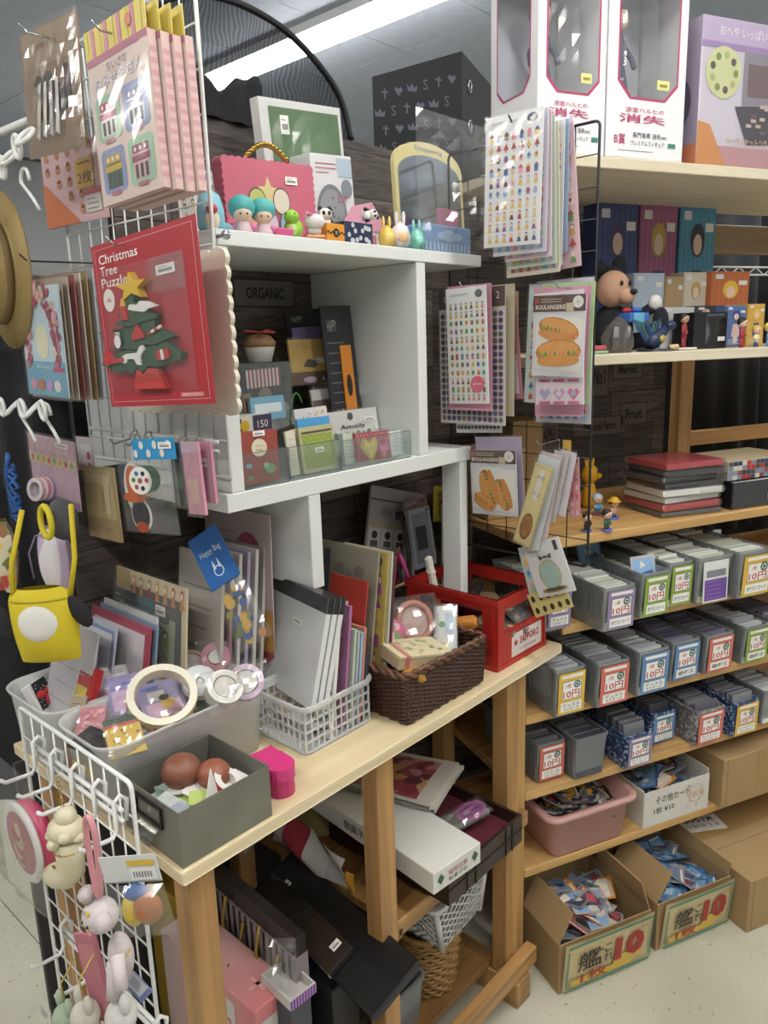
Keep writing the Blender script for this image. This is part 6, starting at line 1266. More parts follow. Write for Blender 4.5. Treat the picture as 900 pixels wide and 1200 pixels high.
# white box with grey mesh dome
X, w, h = quad(Vv(.262), (372, 262), (419, 263), (372, 180)); h += X.translation.z - ZT; X.translation.z = ZT + .0005; t = thing('gadget_box', 'white gadget box printed with a round grey mesh device', 'box', X); MB().c(M('#d3d3d3', .45)).bevbox(0, 0, -.05, w, h, 0, .001).build('carton', t)
m = MB(); m.disc(w * .42, h * .4, w * .36, '#77797c', .0008, h * .3, 22); m.disc(w * .42, h * .4, w * .31, '#8f9194', .001, h * .25, 22); [m.disc(w * (.42 + .24 * math.cos(k * 1.9) * (k % 5) / 5), h * (.4 + .2 * math.sin(k * 1.9) * (k % 5) / 5), w * .02, '#6a6c70', .0012, n=6) for k in range(20)]; m.disc(w * .82, h * .66, w * .14, '#7f868f', .001, h * .1); m.rect(w * .62, h * .78, w * .98, h * .97, '#a9b9c6', .0008); m.text('DX', w * .7, h * .55, h * .07, '#b0404a', .0012); lines(m, w * .1, w * .6, h * .9, 3, h * .045, '#b56a70', 2, .0016, .001); m.build('print', t)
# vanity mirror on a blue drawer, bagged
u0 = onv(498, 280, .15).x; u1 = onv(552, 285, .15).x; t = thing('vanity_mirror', 'toy vanity mirror with yellow arch and blue drawer in a clear bag', 'mirror', T((u0, .15, ZT + .0005))); w = u1 - u0; hb = .045; BLU = M('#6f93bf', .45)
m = MB().c(BLU); m.bevbox(0, 0, 0, w, .07, hb, .002); m.build('drawer_box', t)
m = MB(); [m.rect(w * k / 12, .002, w * (k + .5) / 12, hb * .34, '#a9c0d9', .0006) for k in range(12)]; m.disc(w * .5, hb * .62, w * .16, '#a9bcd6', .0008, hb * .22); m.disc(w * .36, hb * .6, w * .12, '#9db3d2', .0009, hb * .14); m.disc(w * .66, hb * .6, w * .12, '#9db3d2', .0009, hb * .14); m.build('drawer_print', t, frame((0, -.0004, 0), (1, 0, 0), (0, 0, 1)))
mw = onv(553, 200, .21).x - onv(474, 200, .21).x; mx0 = onv(474, 200, .21).x - u0; mh = onv(515, 163, .21).z - ZT - .004
def archp(w_, h_, i, n=12): return [(i, i if i else 0), (w_ - i, i if i else 0), (w_ - i, h_ - w_ * .22)] + [(w_ / 2 + (w_ / 2 - i) * math.cos(PI * k / n * 1.0), h_ - w_ * .22 + (w_ * .22 - i) * math.sin(PI * k / n)) for k in range(1, n)] + [(i, h_ - w_ * .22)]
XF = frame((mx0, .075, .002), (1, 0, 0), (0, .06, 1)); m = MB().c(M('#c9bd8a', .45)); m.prism(archp(mw, mh, 0), -.008, 0); m.text('Dreaming', mw * .5, mh * .93, mh * .045, '#5a7fae', .0008, w=mw * .4); m.build('arch_frame', t, XF)
m = MB().c(M('#aeb9c4', .12, .9)); m.prism(archp(mw, mh * .93, .009), .0, .0012); m.build('mirror_glass', t, XF)
MB().c(M('#b06a84', .5)).bevbox(mx0 + mw * .3, .03, hb + .001, mx0 + mw * .58, .04, hb + .035).build('pink_card', t)
m = crinkle(mw * 1.28, mh * 1.1, .04, .012, 7, CRINKLE, 12, 14); m.build('film_bag', t, frame((mx0 - mw * .2, .02, .0), (1, 0, 0), (0, 0, 1)))
# house, boxes, pandas, eggs and small toys
uu = lambda px, v: onv(px, 270, v).x
t = thing('toy_house', 'small white toy house with pink roof', 'toy', T((uu(418, .20), .20, ZT + .0004))); w = uu(452, .2) - uu(418, .2); m = MB().c(M('#cfc9c6', .6)); m.box(0, 0, 0, w, .04, .034); m.c(M('#d9d4cf', .6)).box(w * .02, -.0005, .002, w * .98, 0, .03); m.build('walls', t); m = MB().c(M('#c98fa0', .5)); m.prism([(-.003, .03), (w * .5, .075), (w + .003, .03)], -.003, .043, Matrix(((1, 0, 0, 0), (0, 0, 1, 0), (0, 1, 0, 0), (0, 0, 0, 1)))); m.build('roof', t); MB().c(M('#b06a7a', .5)).box(w * .35, -.001, .002, w * .65, -.0005, .024).build('door', t)
def gift(name, label, px0, px1, v, h, d, base, fn):
 a, b = uu(px0, v), uu(px1, v); t = thing(name, label, 'box', T((a, v, ZT + .0004))); MB().bevbox(0, 0, 0, b - a, d, h, .001).build('carton', t, mat=M(base, .45)); m = MB(); fn(m, b - a, h); m.build('front_print', t, frame((0, -.0003, 0), (1, 0, 0), (0, 0, 1))); return t
def chk(m, w, h): [m.rect(w * k / 8, h * (.44 if (k + r) % 2 else .52), w * (k + 1) / 8, h * (.52 if (k + r) % 2 else .60), '#26221c', .0006) for k in range(8) for r in (0,)]; m.disc(w * .5, h * .52, w * .17, '#1f1c18', .0009); m.text('だ', w * .5, h * .52, h * .2, '#e0d4bc', .0012)
gift('orange_box', 'small orange box with a black checker band', 383, 404, .163, .028, .03, '#cf8a2a', chk)
def dots(m, w, h):
 rg = random.Random(4); [m.disc(w * rg.uniform(.08, .92), h * rg.uniform(.1, .9), w * .06, '#b9bcc4', .0006 + k * .0001, n=9) for k in range(14)]
gift('navy_box', 'small navy box with pale dots under the lying panda', 404, 437, .163, .034, .03, '#26304a', dots)
PW, PB = M('#d6d3cc', .6), M('#26262a', .6)
def panda(label, X, s):
 t = thing('panda_figure', label, 'figurine', X, 'panda figurines'); m = MB(); m.smooth = True; m.c(PW).ell(0, 0, .010 * s, .012 * s, .010 * s, .010 * s); m.ell(0, -.004 * s, .024 * s, .010 * s, .009 * s, .009 * s); m.build('body', t)
 for q in (-1, 1): MB().c(PB).ell(q * .007 * s, -.003 * s, .0325 * s, .0035 * s, .0025 * s, .0035 * s, 8, 6).build('ear', t); MB().c(PB).ell(q * .004 * s, -.0122 * s, .025 * s, .0026 * s, .0014 * s, .0032 * s, 8, 6).build('eye_patch', t); MB().c(PB).tube([(q * .009 * s, -.002 * s, .014 * s), (q * .011 * s, -.009 * s, .006 * s)], [.004 * s, .0038 * s], 7).build('limb', t)
panda('little panda figurine sitting behind the orange box', at_t(381, .205) @ T((0, 0, .022)), 1.05); panda('little panda figurine lying on the navy box', T((uu(424, .175), .175, ZT + .036), -.5) @ T((0, 0, .011), 0, 0, 1.45), .8)
tag(MB().bevbox(-.014, -.012, 0, .014, .012, .021, .001).build('small_block', None, at_t(381, .205, -.2), M('#8a7a6a', .6)), 'small brown block under the sitting panda', 'block')
for px, c, c2, v, lab in ((453, '#cfae4a', '#d9be6a', .158, 'yellow egg-shaped rabbit figurine'), (469, '#d2cdd0', '#d9d6d8', .152, 'white egg-shaped rabbit figurine with a coloured front'), (488, '#6fb5a4', '#8ac9b8', .152, 'mint green egg-shaped rabbit figurine')):
 s_ = 1.25 if px == 469 else 1.05
 t = thing('egg_rabbit', lab, 'figurine', at_t(px, v), 'egg-shaped rabbit figurines'); m = MB(); m.smooth = True; m.c(M(c, .4)).lathe([(.004 * s_, 0), (.011 * s_, .004 * s_), (.0135 * s_, .013 * s_), (.010 * s_, .026 * s_), (.0001, .033 * s_)], 16); m.build('body', t)
 for q in (-1, 1): MB().c(M(c2, .4)).ell(q * .005 * s_, 0, .037 * s_, .0026 * s_, .002 * s_, .009 * s_, 8, 6).build('ear', t)
 MB().c(M('#d9b48a' if px == 469 else c2, .5)).ell(0, -.010 * s_, .013 * s_, .008 * s_, .004 * s_, .008 * s_, 10, 7).build('front_patch', t)
for px, lab in ((285, 'doll figurine with a round teal hairdo beside the grid'), (309, 'doll figurine with a round teal hairdo beside the pink tray')):
 t = thing('doll_figure', lab, 'figurine', at_t(px, .165), 'teal-haired doll figurines'); m = MB(); m.smooth = True; m.c(M('#d2b8bd', .5)).lathe([(.012, 0), (.013, .004), (.008, .015), (.006, .018)], 14); m.c(M('#d9bfa6', .5)).ell(0, -.003, .026, .013, .012, .0115); m.build('body', t)
 m = MB(); m.smooth = True; m.c(M('#4fa8a6', .55, nz=.1, ns=200)).ell(0, .002, .034, .0185, .0165, .0165, 18, 12); m.build('hair', t)
 for q in (-1, 1): MB().c(M('#c46a8f', .5)).ell(q * .014, 0, .008, .006, .005, .006, 9, 6).build('puff', t)
 for q in (-1, 1): MB().c(M('#3a2c2a', .4)).ell(q * .0045, -.0145, .024, .0012, .0008, .0018, 8, 6).build('eye', t)
t = tag(MB().bevbox(-.014, -.010, 0, .014, .010, .011, .002).build('pink_tray', None, at_t(330, .158, -.2), M('#c4507f', .45)), 'small pink tray between the dolls and the green figurine', 'tray')
t = thing('dinosaur_figure', 'bright green seated dinosaur figurine', 'figurine', at_t(344, .165, -.9)); m = MB(); m.smooth = True; m.c(M('#8cc03a', .5)).ell(0, 0, .014, .014, .017, .014); m.ell(0, -.012, .028, .011, .013, .010); m.tube([(0, .012, .008), (0, .026, .005)], [.007, .002], 8); m.build('body', t); MB().c(M('#c4d98a', .5)).ell(0, -.0125, .012, .008, .006, .009).build('belly', t)
for q in (-1, 1): MB().c(M('#26302a', .4)).ell(q * .006, -.021, .031, .0016, .0012, .0022, 8, 6).build('eye', t)
t = thing('white_figure', 'white and pink figurine riding an orange sled', 'figurine', at_t(369, .16, -.6)); m = MB(); m.smooth = True; m.c(M('#d6d0d2', .5)).ell(0, -.002, .026, .015, .011, .011); m.ell(0, .003, .014, .010, .009, .009); m.build('body', t); MB().c(M('#c4845a', .5)).bevbox(-.015, -.012, 0, .015, .012, .007, .003).build('sled', t); [MB().c(M('#d6d0d2', .5)).lathe([(.004, 0), (.0003, .008)], 8, T((q * .010, 0, .033))).build('ear', t) for q in (-1, 1)]; MB().c(M('#c46a8f', .5)).ell(-.008, -.008, .035, .005, .003, .003).build('bow', t)
# blister toy card and blue figure behind the grid
X, w, h = quad(Vv(.25), (214, 268), (258, 268), (212, 199)); h += X.translation.z - ZT; X.translation.z = ZT + .0006; t = thing('toy_card', 'white toy card with red print behind the white grid', 'toy card', X); m = MB().c(M('#cfcdcb', .45)); m.box(0, 0, -.0012, w, h, 0); m.rect(w * .05, h * .66, w * .95, h * .8, '#a8555c'); m.rect(w * .8, h * .86, w * .95, h * .96, '#3f5a9a'); figures(m, w * .05, h * .05, w * .9, h * .6, 4, 3, ['#c98a3a', '#a8444a', '#3a3a3c', '#d9c46a'], 3); m.build('card', t); m = MB().c(CRINKLE); loops(m, [(w * 1.0, h * .8, .01, 0), (w * .8, h * .6, .02, .02)], 3, T((w * .55, h * .42, .001))); m.build('blister', t)
t = thing('blue_dinosaur_figure', 'pale blue rounded dinosaur figurine holding a red ball', 'figurine', at_t(248, .175, -.5)); m = MB(); m.smooth = True; m.c(M('#7fb5c4', .5)).lathe([(.014, 0), (.019, .008), (.018, .028), (.013, .046), (.0001, .054)], 18); m.tube([(.012, .008, .008), (.03, .014, .006), (.038, .012, .014)], [.009, .006, .002], 8); m.build('body', t); MB().c(M('#d2c2a8', .5)).ell(0, -.015, .013, .010, .006, .012).build('belly', t); MB().c(M('#b5403a', .4)).ell(0, -.019, .026, .0075, .006, .0065).build('red_ball', t)
m = MB(); m.smooth = True; m.c(M('#6fa3b8', .6)); m.tube([onv(207, 140, .30), onv(214, 165, .29), onv(226, 186, .28), onv(240, 203, .28)], [.004, .012, .013, .004], 9); tag(m.build('blue_fin'), 'pale blue plush fin leaning behind the white grid', 'plush toy')
# ================================================================== cubby of the white unit
ZB = ZL + .0005
def tray_box(label, px0, px1, v, h, d):
 a, b = onv(px0, 565, v).x, onv(px1, 565, v).x; w = b - a; t = thing('acrylic_tray', label, 'tray', T((a, v, ZB)), 'clear acrylic trays on the cubby front'); th = .0022
 MB().c(ACRYL).box(0, 0, 0, w, th, h).build('front_wall', t); MB().c(ACRYL).box(0, d - th, 0, w, d, h).build('back_wall', t); [MB().c(ACRYL).box(x, th, 0, x + th, d - th, h).build('side_wall', t) for x in (0, w - th)]; MB().c(ACRYL).box(th, th, 0, w - th, d - th, th).build('base', t)
 EG = M('#5f6668', .15); MB().c(EG).tube([(0, 0, h), (w, 0, h)], .0007, 4).build('rim_edge', t); MB().c(EG).tube([(w, 0, 0), (w, 0, h)], .0007, 4).build('rim_edge', t); MB().c(EG).tube([(0, 0, 0), (w, 0, 0)], .0007, 4).build('rim_edge', t)
 return a, w
tray_box('clear acrylic tray holding the red memo book', 281, 340, .146, .050, .10); tray_box('clear acrylic tray holding the green memo pads', 342, 400, .146, .050, .10); tray_box('clear acrylic tray holding the heart sponges', 402, 482, .146, .046, .09)
def stand(name, label, cat, v, bl, br, tl, base, fn=None, t=.003, tilt=6, z=None, bag=None, group=None):
 zz = ZB + .003 if z is None else z; X, w, h = quad(leanv(v, zz, tilt), bl, br, tl);
 o = thing(name, label, cat, X, group); m = MB(); m.c(M(base, .45)).box(0, 0, -t, w, h, 0)
 if fn: fn(m, w, h)
 m.build('card', o)
 if bag: crinkle(w + .004, h + .004 + bag, .0006, .0015, len(label), FILM, 6, 8).build('film_bag', o, T((-.002, -.002, .002)))
 return o
def d_red(m, w, h): m.disc(w * .5, h * .68, w * .2, '#d6cbb0', .001, h * .17, 20); m.text('ちいさな', w * .5, h * .72, h * .035, '#7a3f36', .0013); m.text('MEMO', w * .5, h * .63, h * .04, '#7a3f36', .0013); m.disc(w * .74, h * .26, w * .15, '#6f9a62', .0011, h * .1); m.disc(w * .64, h * .33, w * .08, '#8fb5a4', .0013, h * .055); m.disc(w * .2, h * .36, w * .08, '#7fa8b8', .0011, h * .05); m.disc(w * .22, h * .12, w * .09, '#6a8a5a', .0011, h * .05); sticker(m, w * .36, h * .9, w * .3, h * .1)
stand('memo_book', 'red memo book with a cream oval and green leaves', 'memo book', .154, (284, 570), (329, 562), (282, 507), '#93463c', d_red, .012, 3)
stand('small_box', 'small black and yellow printed box behind the red memo book', 'box', .20, (275, 512), (319, 505), (274, 490), '#c9c4ba', lambda m, w, h: (m.rect(w * .5, 0, w, h, '#3a3048'), m.disc(w * .28, h * .5, w * .12, '#c9a62a', ry=h * .3), m.rect(w * .05, h * .1, w * .2, h * .9, '#26242a'), m.text('150', w * .75, h * .5, h * .4, '#d6d2cc', .001)), .03, 0, z=ZB)
for k, (c, dx) in enumerate((('#cfc8b4', 0), ('#b8ae98', 3), ('#d6d0c4', 6), ('#a8555c', 9))): stand('memo_pad', ['cream memo pad at the end of the green pads', 'tan memo pad beside the cream one', 'white memo pad in the acrylic tray', 'red-edged memo pad in the acrylic tray'][k], 'memo pad', .158 + .012 * k, (341 + dx, 558 - k * 2), (352 + dx, 556 - k * 2), (340 + dx, 505 - k), c, d_lines('#a8a094', 6, k), .004, 8)
def d_star(m, w, h): rg = random.Random(2); [m.disc(w * rg.uniform(.1, .9), h * rg.uniform(.6, .95), w * .03, rg.choice(['#c98a9c', '#8aa9c9', '#c9b04a', '#8ab58a']), .001, n=6) for _ in range(22)]
stand('memo_pad', 'white memo pad with tiny coloured stars', 'memo pad', .198, (357, 556), (394, 548), (361, 478), '#d2cdca', d_star, .004, 9); stand('memo_pad', 'bright blue memo pad behind the green one', 'memo pad', .180, (357, 556), (394, 549), (360, 490), '#4f9acb', None, .004, 8)
def d_green(m, w, h): m.rect(w * .06, h * .1, w * .94, h * .82, '#8a9a45', .0006); [m.rect(w * (.08 + .1 * i), h * (.13 + .085 * j), w * (.13 + .1 * i), h * (.165 + .085 * j), '#9fae58', .0009) for i in range(8) for j in range(8) if (i + j) % 2]; m.rect(w * .06, h * .86, w * .94, h * .9, '#4f4638', .0009); sticker(m, w * .38, h * .42, w * .26, h * .11)
stand('memo_pad', 'olive green patterned memo pad at the front of its tray', 'memo pad', .160, (357, 556), (396, 548), (362, 500), '#b3ad84', d_green, .005, 7)
stand('card_pack', 'tilted grey and white card packs leaning behind the memo pads', 'stationery', .235, (316, 506), (352, 494), (322, 470), '#b9b6b4', d_lines('#8f8c8a', 4, 3), .006, 40, z=ZB)
def d_amaily(m, w, h): m.text('Amaily', w * .52, h * .62, h * .13, '#26262a', .0012, w=w * .46, bold=.01); m.disc(w * .5, h * .86, w * .05, '#3a3a3e', .001); [m.disc(w * (.1 + .1 * k), h * (.42 + .03 * (k % 2)), w * .045, '#5f7a55', .001, n=7) for k in range(8)]; sticker(m, w * .74, h * .7, w * .2, h * .1)
stand('card_pack', 'white frame card leaning in the cubby corner', 'stationery', .30, (380, 512), (452, 500), (378, 448), '#cfccc4', lambda m, w, h: m.rect(w * .05, h * .1, w * .95, h * .92, '#b9b6ae'), .004, 12, z=ZB, bag=.002)
def d_brown(m, w, h): m.rect(0, h * .25, w, h * .8, '#55483f', .0006); m.disc(w * .5, h * .62, w * .1, '#cfccc4', .0009, h * .07); m.text('BROWN GREEN', w * .5, h * .42, h * .08, '#b9a98f', .0009, w=w * .5)
stand('card_pack', 'brown labelled tea card pack behind the white one', 'stationery', .262, (376, 520), (440, 508), (375, 456), '#c4c0b8', d_brown, .004, 11, z=ZB, bag=.002)
stand('card_pack', 'white flower letter pack with black script lettering', 'stationery', .225, (384, 538), (448, 526), (382, 484), '#d3d2cd', d_amaily, .004, 10, z=ZB, bag=.002)
def d_heart(m, w, h):
 rg = random.Random(1); [m.disc(w * (.06 + .1 * i + .05 * (j % 2)), h * (.3 + .1 * j), w * .018, '#d9a9b0', .0007, n=6) for i in range(10) for j in range(7)]
 for cx, cy, r, c, c2 in ((.36, .42, .30, '#c9b04a', '#d9c46a'), (.76, .34, .2, '#c4608a', '#d27a9c')):
  for k, (q, col) in enumerate(((1, c), (.7, c2))): R_q = w * r * q; m.poly([(w * cx, h * cy - R_q), (w * cx + R_q, h * cy + R_q * .2), (w * cx + R_q * .6, h * cy + R_q * .85), (w * cx, h * cy + R_q * .45), (w * cx - R_q * .6, h * cy + R_q * .85), (w * cx - R_q, h * cy + R_q * .2)], col, .003 + .001 * k)
stand('sponge_pack', 'dotted red pack with yellow and pink heart sponges', 'sponge', .155, (420, 542), (458, 536), (417, 508), '#a8444f', d_heart, .006, 8, bag=.002)
stand('paper_roll', 'green and white rolled paper pack beside the hearts', 'paper', .165, (405, 545), (416, 543), (404, 508), '#bcc4b4', d_lines('#7a8a6a', 6, 5), .01, 5); stand('receipt_pack', 'small white printed slip pack at the tray end', 'paper', .165, (459, 535), (473, 532), (457, 506), '#d2d2ce', d_lines('#6f6f70', 5, 6), .004, 6)
# back row of the cubby
def d_black(m, w, h): m.text('HAPPY', w * .3, h * .84, h * .09, '#a9a9a6', .0009, w=w * .3); lines(m, w * .1, w * .9, h * .7, 7, h * .08, '#7a7a7c', 4, .0014); [m.disc(w * (.2 + .15 * k), h * .15, w * .05, '#8a8a8c', .0009, n=6) for k in range(5)]
stand('party_pack', 'black printed card pack leaning on the cubby side', 'party pack', .25, (392, 505), (426, 499), (404, 358), '#26262b', d_black, .003, 5, z=ZB); stand('party_pack', 'black printed card pack behind the gold one', 'party pack', .315, (345, 440), (386, 436), (346, 362), '#222228', d_black, .003, 8, z=ZB + .05); stand('party_pack', 'orange card with a black shape beside the gold pack', 'party pack', .246, (409, 498), (421, 496), (412, 404), '#c47a2a', lambda m, w, h: m.disc(w * .5, h * .5, w * .25, '#26221e', ry=h * .14), .003, 5, z=ZB)
def d_gold(m, w, h): m.rect(0, 0, w, h * .28, '#4f3a28', .0006); m.text('150円', w * .72, h * .1, h * .1, '#e0d8c4', .001, w=w * .38); m.text('デコレーション', w * .42, h * .84, h * .08, '#5a4420', .001, w=w * .6); m.disc(w * .72, h * .72, w * .12, '#3a3f58', .001, h * .07); m.poly([(w * .2, h * .4), (w * .4, h * .36), (w * .5, h * .5), (w * .3, h * .56)], '#3a3026', .001); m.rect(w * .42, h * .45, w * .64, h * .58, '#c9c4b4', .001); m.disc(w * .86, h * .52, w * .1, '#2e3a30', .001, h * .05); m.disc(w * .3, h * .1, w * .12, '#a894a8', .001, h * .07)
stand('party_pack', 'gold party decoration pack with a brown price band', 'party pack', .285, (344, 452), (408, 446), (343, 398), '#b3954a', d_gold, .004, 6, z=ZB + .05, bag=.002); stand('party_pack', 'small purple pack above the gold one', 'party pack', .30, (345, 405), (382, 402), (346, 384), '#5f5478', None, .003, 6, z=ZB + .09)
gift_z = ZB
t = thing('storage_block', 'dark storage box carrying the party packs in the cubby', 'box', T((onv(344, 470, .27).x, .265, ZB))); MB().bevbox(0, 0, 0, .085, .115, .052).build('carton', t, mat=M('#8f5a2a', .6)); MB().c(M('#c4682a', .5)).box(.004, -.001, .01, .06, 0, .048).build('front_panel', t)
m = MB(); m.smooth = True; P = onv(332, 425, .29); m.c(M('#3f8a3a', .4)).tube([Vector((P.x + .016 * math.cos(a), .262, ZB + .06 + .058 * math.sin(a))) for a in [PI * .25 + 1.15 * PI * k / 14 for k in range(15)]], .0016, 6); tag(m.build('green_wire'), 'bent green plastic wire in the cubby', 'wire')
# acrylic stand with striped box, muffin toy with ribbon
AH = onv(305, 424, .27).z - ZB - .0005; t = thing('acrylic_box', 'clear acrylic box standing in the cubby corner', 'box', T((onv(279, 480, .23).x, .23, ZB))); w = onv(344, 480, .23).x - onv(279, 480, .23).x
MB().c(ACRYL).box(0, 0, 0, w, .002, AH).build('front_wall', t); MB().c(ACRYL).box(0, .002, AH - .002, w, .08, AH).build('lid', t); [MB().c(ACRYL).box(x, .002, 0, x + .002, .08, AH - .002).build('side_wall', t) for x in (0, w - .002)]
stand('striped_box', 'red and white striped box inside the acrylic box', 'box', .245, (292, 482), (331, 476), (291, 434), '#3a2c28', lambda m, w, h: ([m.rect(w * k / 9, h * .55, w * (k + .5) / 9, h, '#cfc8c0', .0006) for k in range(9)], [m.rect(w * (k + .5) / 9, h * .55, w * (k + 1) / 9, h, '#a3303a', .0006) for k in range(9)], m.disc(w * .5, h * .32, w * .2, '#8a7a5a', .001)), .02, 0, z=ZB + .03)
stand('notebook', 'blue notebook leaning before the acrylic box', 'notebook', .212, (296, 494), (335, 489), (296, 466), '#6f9ab0', lambda m, w, h: m.rect(w * .1, h * .3, w * .9, h * .7, '#c4ccd0'), .006, 5, z=ZB); stand('notebook', 'brown notebook beside the blue one', 'notebook', .222, (289, 492), (299, 490), (288, 462), '#8f6a48', None, .006, 5, z=ZB)
t = thing('muffin_toy', 'muffin shaped toy in a white cup with a red ribbon', 'toy', T((onv(305, 420, .27).x, .27, onv(305, 424, .27).z))); m = MB(); m.smooth = True; m.c(M('#cfcac4', .5)).lathe([(.018, 0), (.024, .022), (.025, .024), (.022, .024)], 20); m.build('cup', t); m = MB(); m.smooth = True; m.c(M('#8a6a48', .7, nz=.3, ns=80)).lathe([(.025, .023), (.026, .030), (.018, .040), (.0001, .044)], 20); m.build('muffin', t); m = MB().c(M('#a34030', .5)); [m.prism([(0, 0), (.024, .009), (.03, 0), (.024, -.006)], -.001, .001, T((0, -.004, .046), a, .3)) for a in (0, 2.1, 4.2)]; m.build('ribbon', t)
# ================================================================== containers on the table
TZ = HT + .0004
def rim_h(px, py, v): return onv(px, py, v).z
# frosted tubs
def frost_tub(label, x0, x1, y0, y1, h):
 t = thing('frosted_tub', label, 'tub', T(((x0 + x1) / 2, (y0 + y1) / 2, TZ)), 'frosted plastic tubs on the table'); w, d = x1 - x0, y1 - y0
 m = MB(); m.smooth = True; loops(m, [(w * .88, d * .86, .02, 0), (w * .96, d * .95, .03, h - .012), (w, d, .034, h - .006), (w + .003, d + .003, .034, h - .002), (w, d, .033, h), (w * .955, d * .94, .028, h - .006), (w * .87, d * .84, .018, .004)], 5); m.build('tub_body', t, mat=FROST, smooth=True); return t
FZ = rim_h(123, 880, .142); fx0 = onv(118, 878, .142).x; fx1 = onv(318, 802, .142).x
frost_tub('frosted plastic tub of tapes and small packs behind the metal drawer', fx0, fx1, .138, .282, FZ - TZ)
bx0 = onz(8, 787, FZ).x; frost_tub('frosted plastic tub of envelopes at the table end', fx0, fx1 - .055, .288, .452, FZ - TZ)
# ---- envelopes standing in the back tub, faces to the table end
EG = 'envelopes and letter sets in the frosted tub'
def env(name, label, u, dg, bl, br, tl, base, fn=None, t=.002, z=HT + .008, bag=None, group=EG):
 X, w, h = quad(lean(u, z, dg), bl, br, tl); o = thing(name, label, 'stationery', X, group); m = MB(); m.c(M(base, .5)).box(0, 0, -t, w, h, 0)
 if fn: fn(m, w, h)
 m.build('card', o)
 if bag: crinkle(w + .004, h + bag, .0006, .0018, len(label) * .7, FILM, 6, 8).build('film_bag', o, T((-.002, -.001, .002)))
 return o
def base_px(u, v0, v1, z=HT + .008):
 "pixels are only needed for the top edge: lower corners from metres"
 return Vector((u, v0, z)), Vector((u, v1, z))
def env2(name, label, u, dg, v1, v0, toppx, base, fn=None, t=.002, z=HT + .008, bag=None, group=EG, cat='stationery'):
 "card whose lower edge runs from y=v1 to y=v0 at x=u, height set by a point on its top edge"
 n = lean(u, z, dg); P = n(*toppx); h = (P.z - z) / math.cos(math.radians(dg)); a = Vector((u, v1, z)); X = frame(a, (0, -1, 0), (math.sin(math.radians(dg)), 0, math.cos(math.radians(dg)))); w = v1 - v0; h = max(.03, h)
 o = thing(name, label, cat, X, group); m = MB(); m.c(M(base, .5)).box(0, 0, -t, w, h, 0)
 if fn: fn(m, w, h)
 m.build('card', o)
 if bag: crinkle(w + .004, h + bag, .0006, .0018, len(label) * .7, FILM, 6, 8).build('film_bag', o, T((-.002, -.001, .002)))
 return o
def d_frame(c, inn, sd=0):
 def f(m, w, h): m.rect(w * .04, h * .04, w * .96, h * .96, c); m.rect(w * .07, h * .06, w * .93, h * .93, inn, .0009); lines(m, w * .14, w * .8, h * .86, 5, h * .09, '#b3aeb0', sd, .0012, .0012)
 return f
def env3(label, v1, dg, TL, TR, base, fn, t=.003):
 q = math.radians(dg); z = HT + .008; P = onv(*TL, v1); h = (P.z - z) / math.cos(q); n = Vector((-math.cos(q), 0, math.sin(q))); w = v1 - hit(*TR, P, n).y
 o = thing('letter_set', label, 'stationery', frame((P.x - h * math.sin(q), v1, z), (0, -1, 0), (math.sin(q), 0, math.cos(q))), EG); m = MB(); m.c(M(base, .5)).box(0, 0, -t, w, h, 0)
 if fn: fn(m, w, h)
 m.build('card', o); crinkle(w + .004, h + .006, .0006, .0018, len(label) * .7, FILM, 6, 8).build('film_bag', o, T((-.002, -.001, .002)))
d_dark = lambda m, w, h: (lines(m, w * .05, w * .18, h * .9, 3, h * .04, '#c9c9c9', 1, .0014), m.rect(w * .2, h * .84, w * .36, h * .95, '#1f2a30'), m.rect(w * .4, h * .84, w * .62, h * .95, '#4f7f8a'), sticker(m, w * .66, h * .86, w * .14, h * .07))
d_house = lambda m, w, h: (m.rect(0, h * .84, w * .22, h, '#a89468'), figures(m, w * .22, h * .84, w, h, 7, 1, ['#b5443f', '#6a8f5a', '#c98a4a'], 3))
for a in (('clear sleeve at the very front of the envelope tub', .43, 16, (68, 722), (115, 746), '#c4c0c4', d_lines('#a8a4a8', 5, 1)), ('brown and lilac edged letter set near the red booklet', .425, 15, (70, 748), (113, 767), '#a39ab5', d_frame('#b9b0c4', '#8a5f52', 2)), ('white letter set with blue border in the envelope tub', .44, 13, (93, 716), (137, 730), '#b9bccb', d_frame('#7f8fb8', '#d2d4d9', 3)), ('pale letter set with a tiny picture in the envelope tub', .42, 12, (113, 737), (150, 752), '#c9c5c0', d_frame('#c9b9bd', '#d0cfcb', 4)), ('lemon yellow edged letter set in the envelope tub', .41, 12, (125, 728), (158, 740), '#c9b94a', d_frame('#cfc05a', '#d0cdc2', 5)), ('red bordered letter set in the envelope tub', .44, 11, (108, 708), (177, 729), '#a83f55', d_frame('#b04a60', '#d2ccd0', 6)), ('blue grey letter set behind the red bordered one', .43, 10, (118, 706), (185, 723), '#7f97ae', d_lines('#9fb0c0', 5, 7)), ('white letter set in a loose clear sleeve', .43, 9, (122, 700), (184, 718), '#cfcfcf', d_lines('#a9a9a9', 5, 8)), ('floral green letter set in the middle of the envelope tub', .42, 9, (140, 697), (206, 716), '#b3b89a', d_stickers(4, 5, ['#8fae6a', '#c98a9c', '#d9c46a'], 4)), ('dark grey letter set with white writing marks', .44, 8, (133, 678), (213, 694), '#55565a', d_dark), ('cream letter set with red houses printed along its top', .43, 7, (137, 663), (219, 683), '#cdbf9f', d_house)): env3(*a)
bt = .44
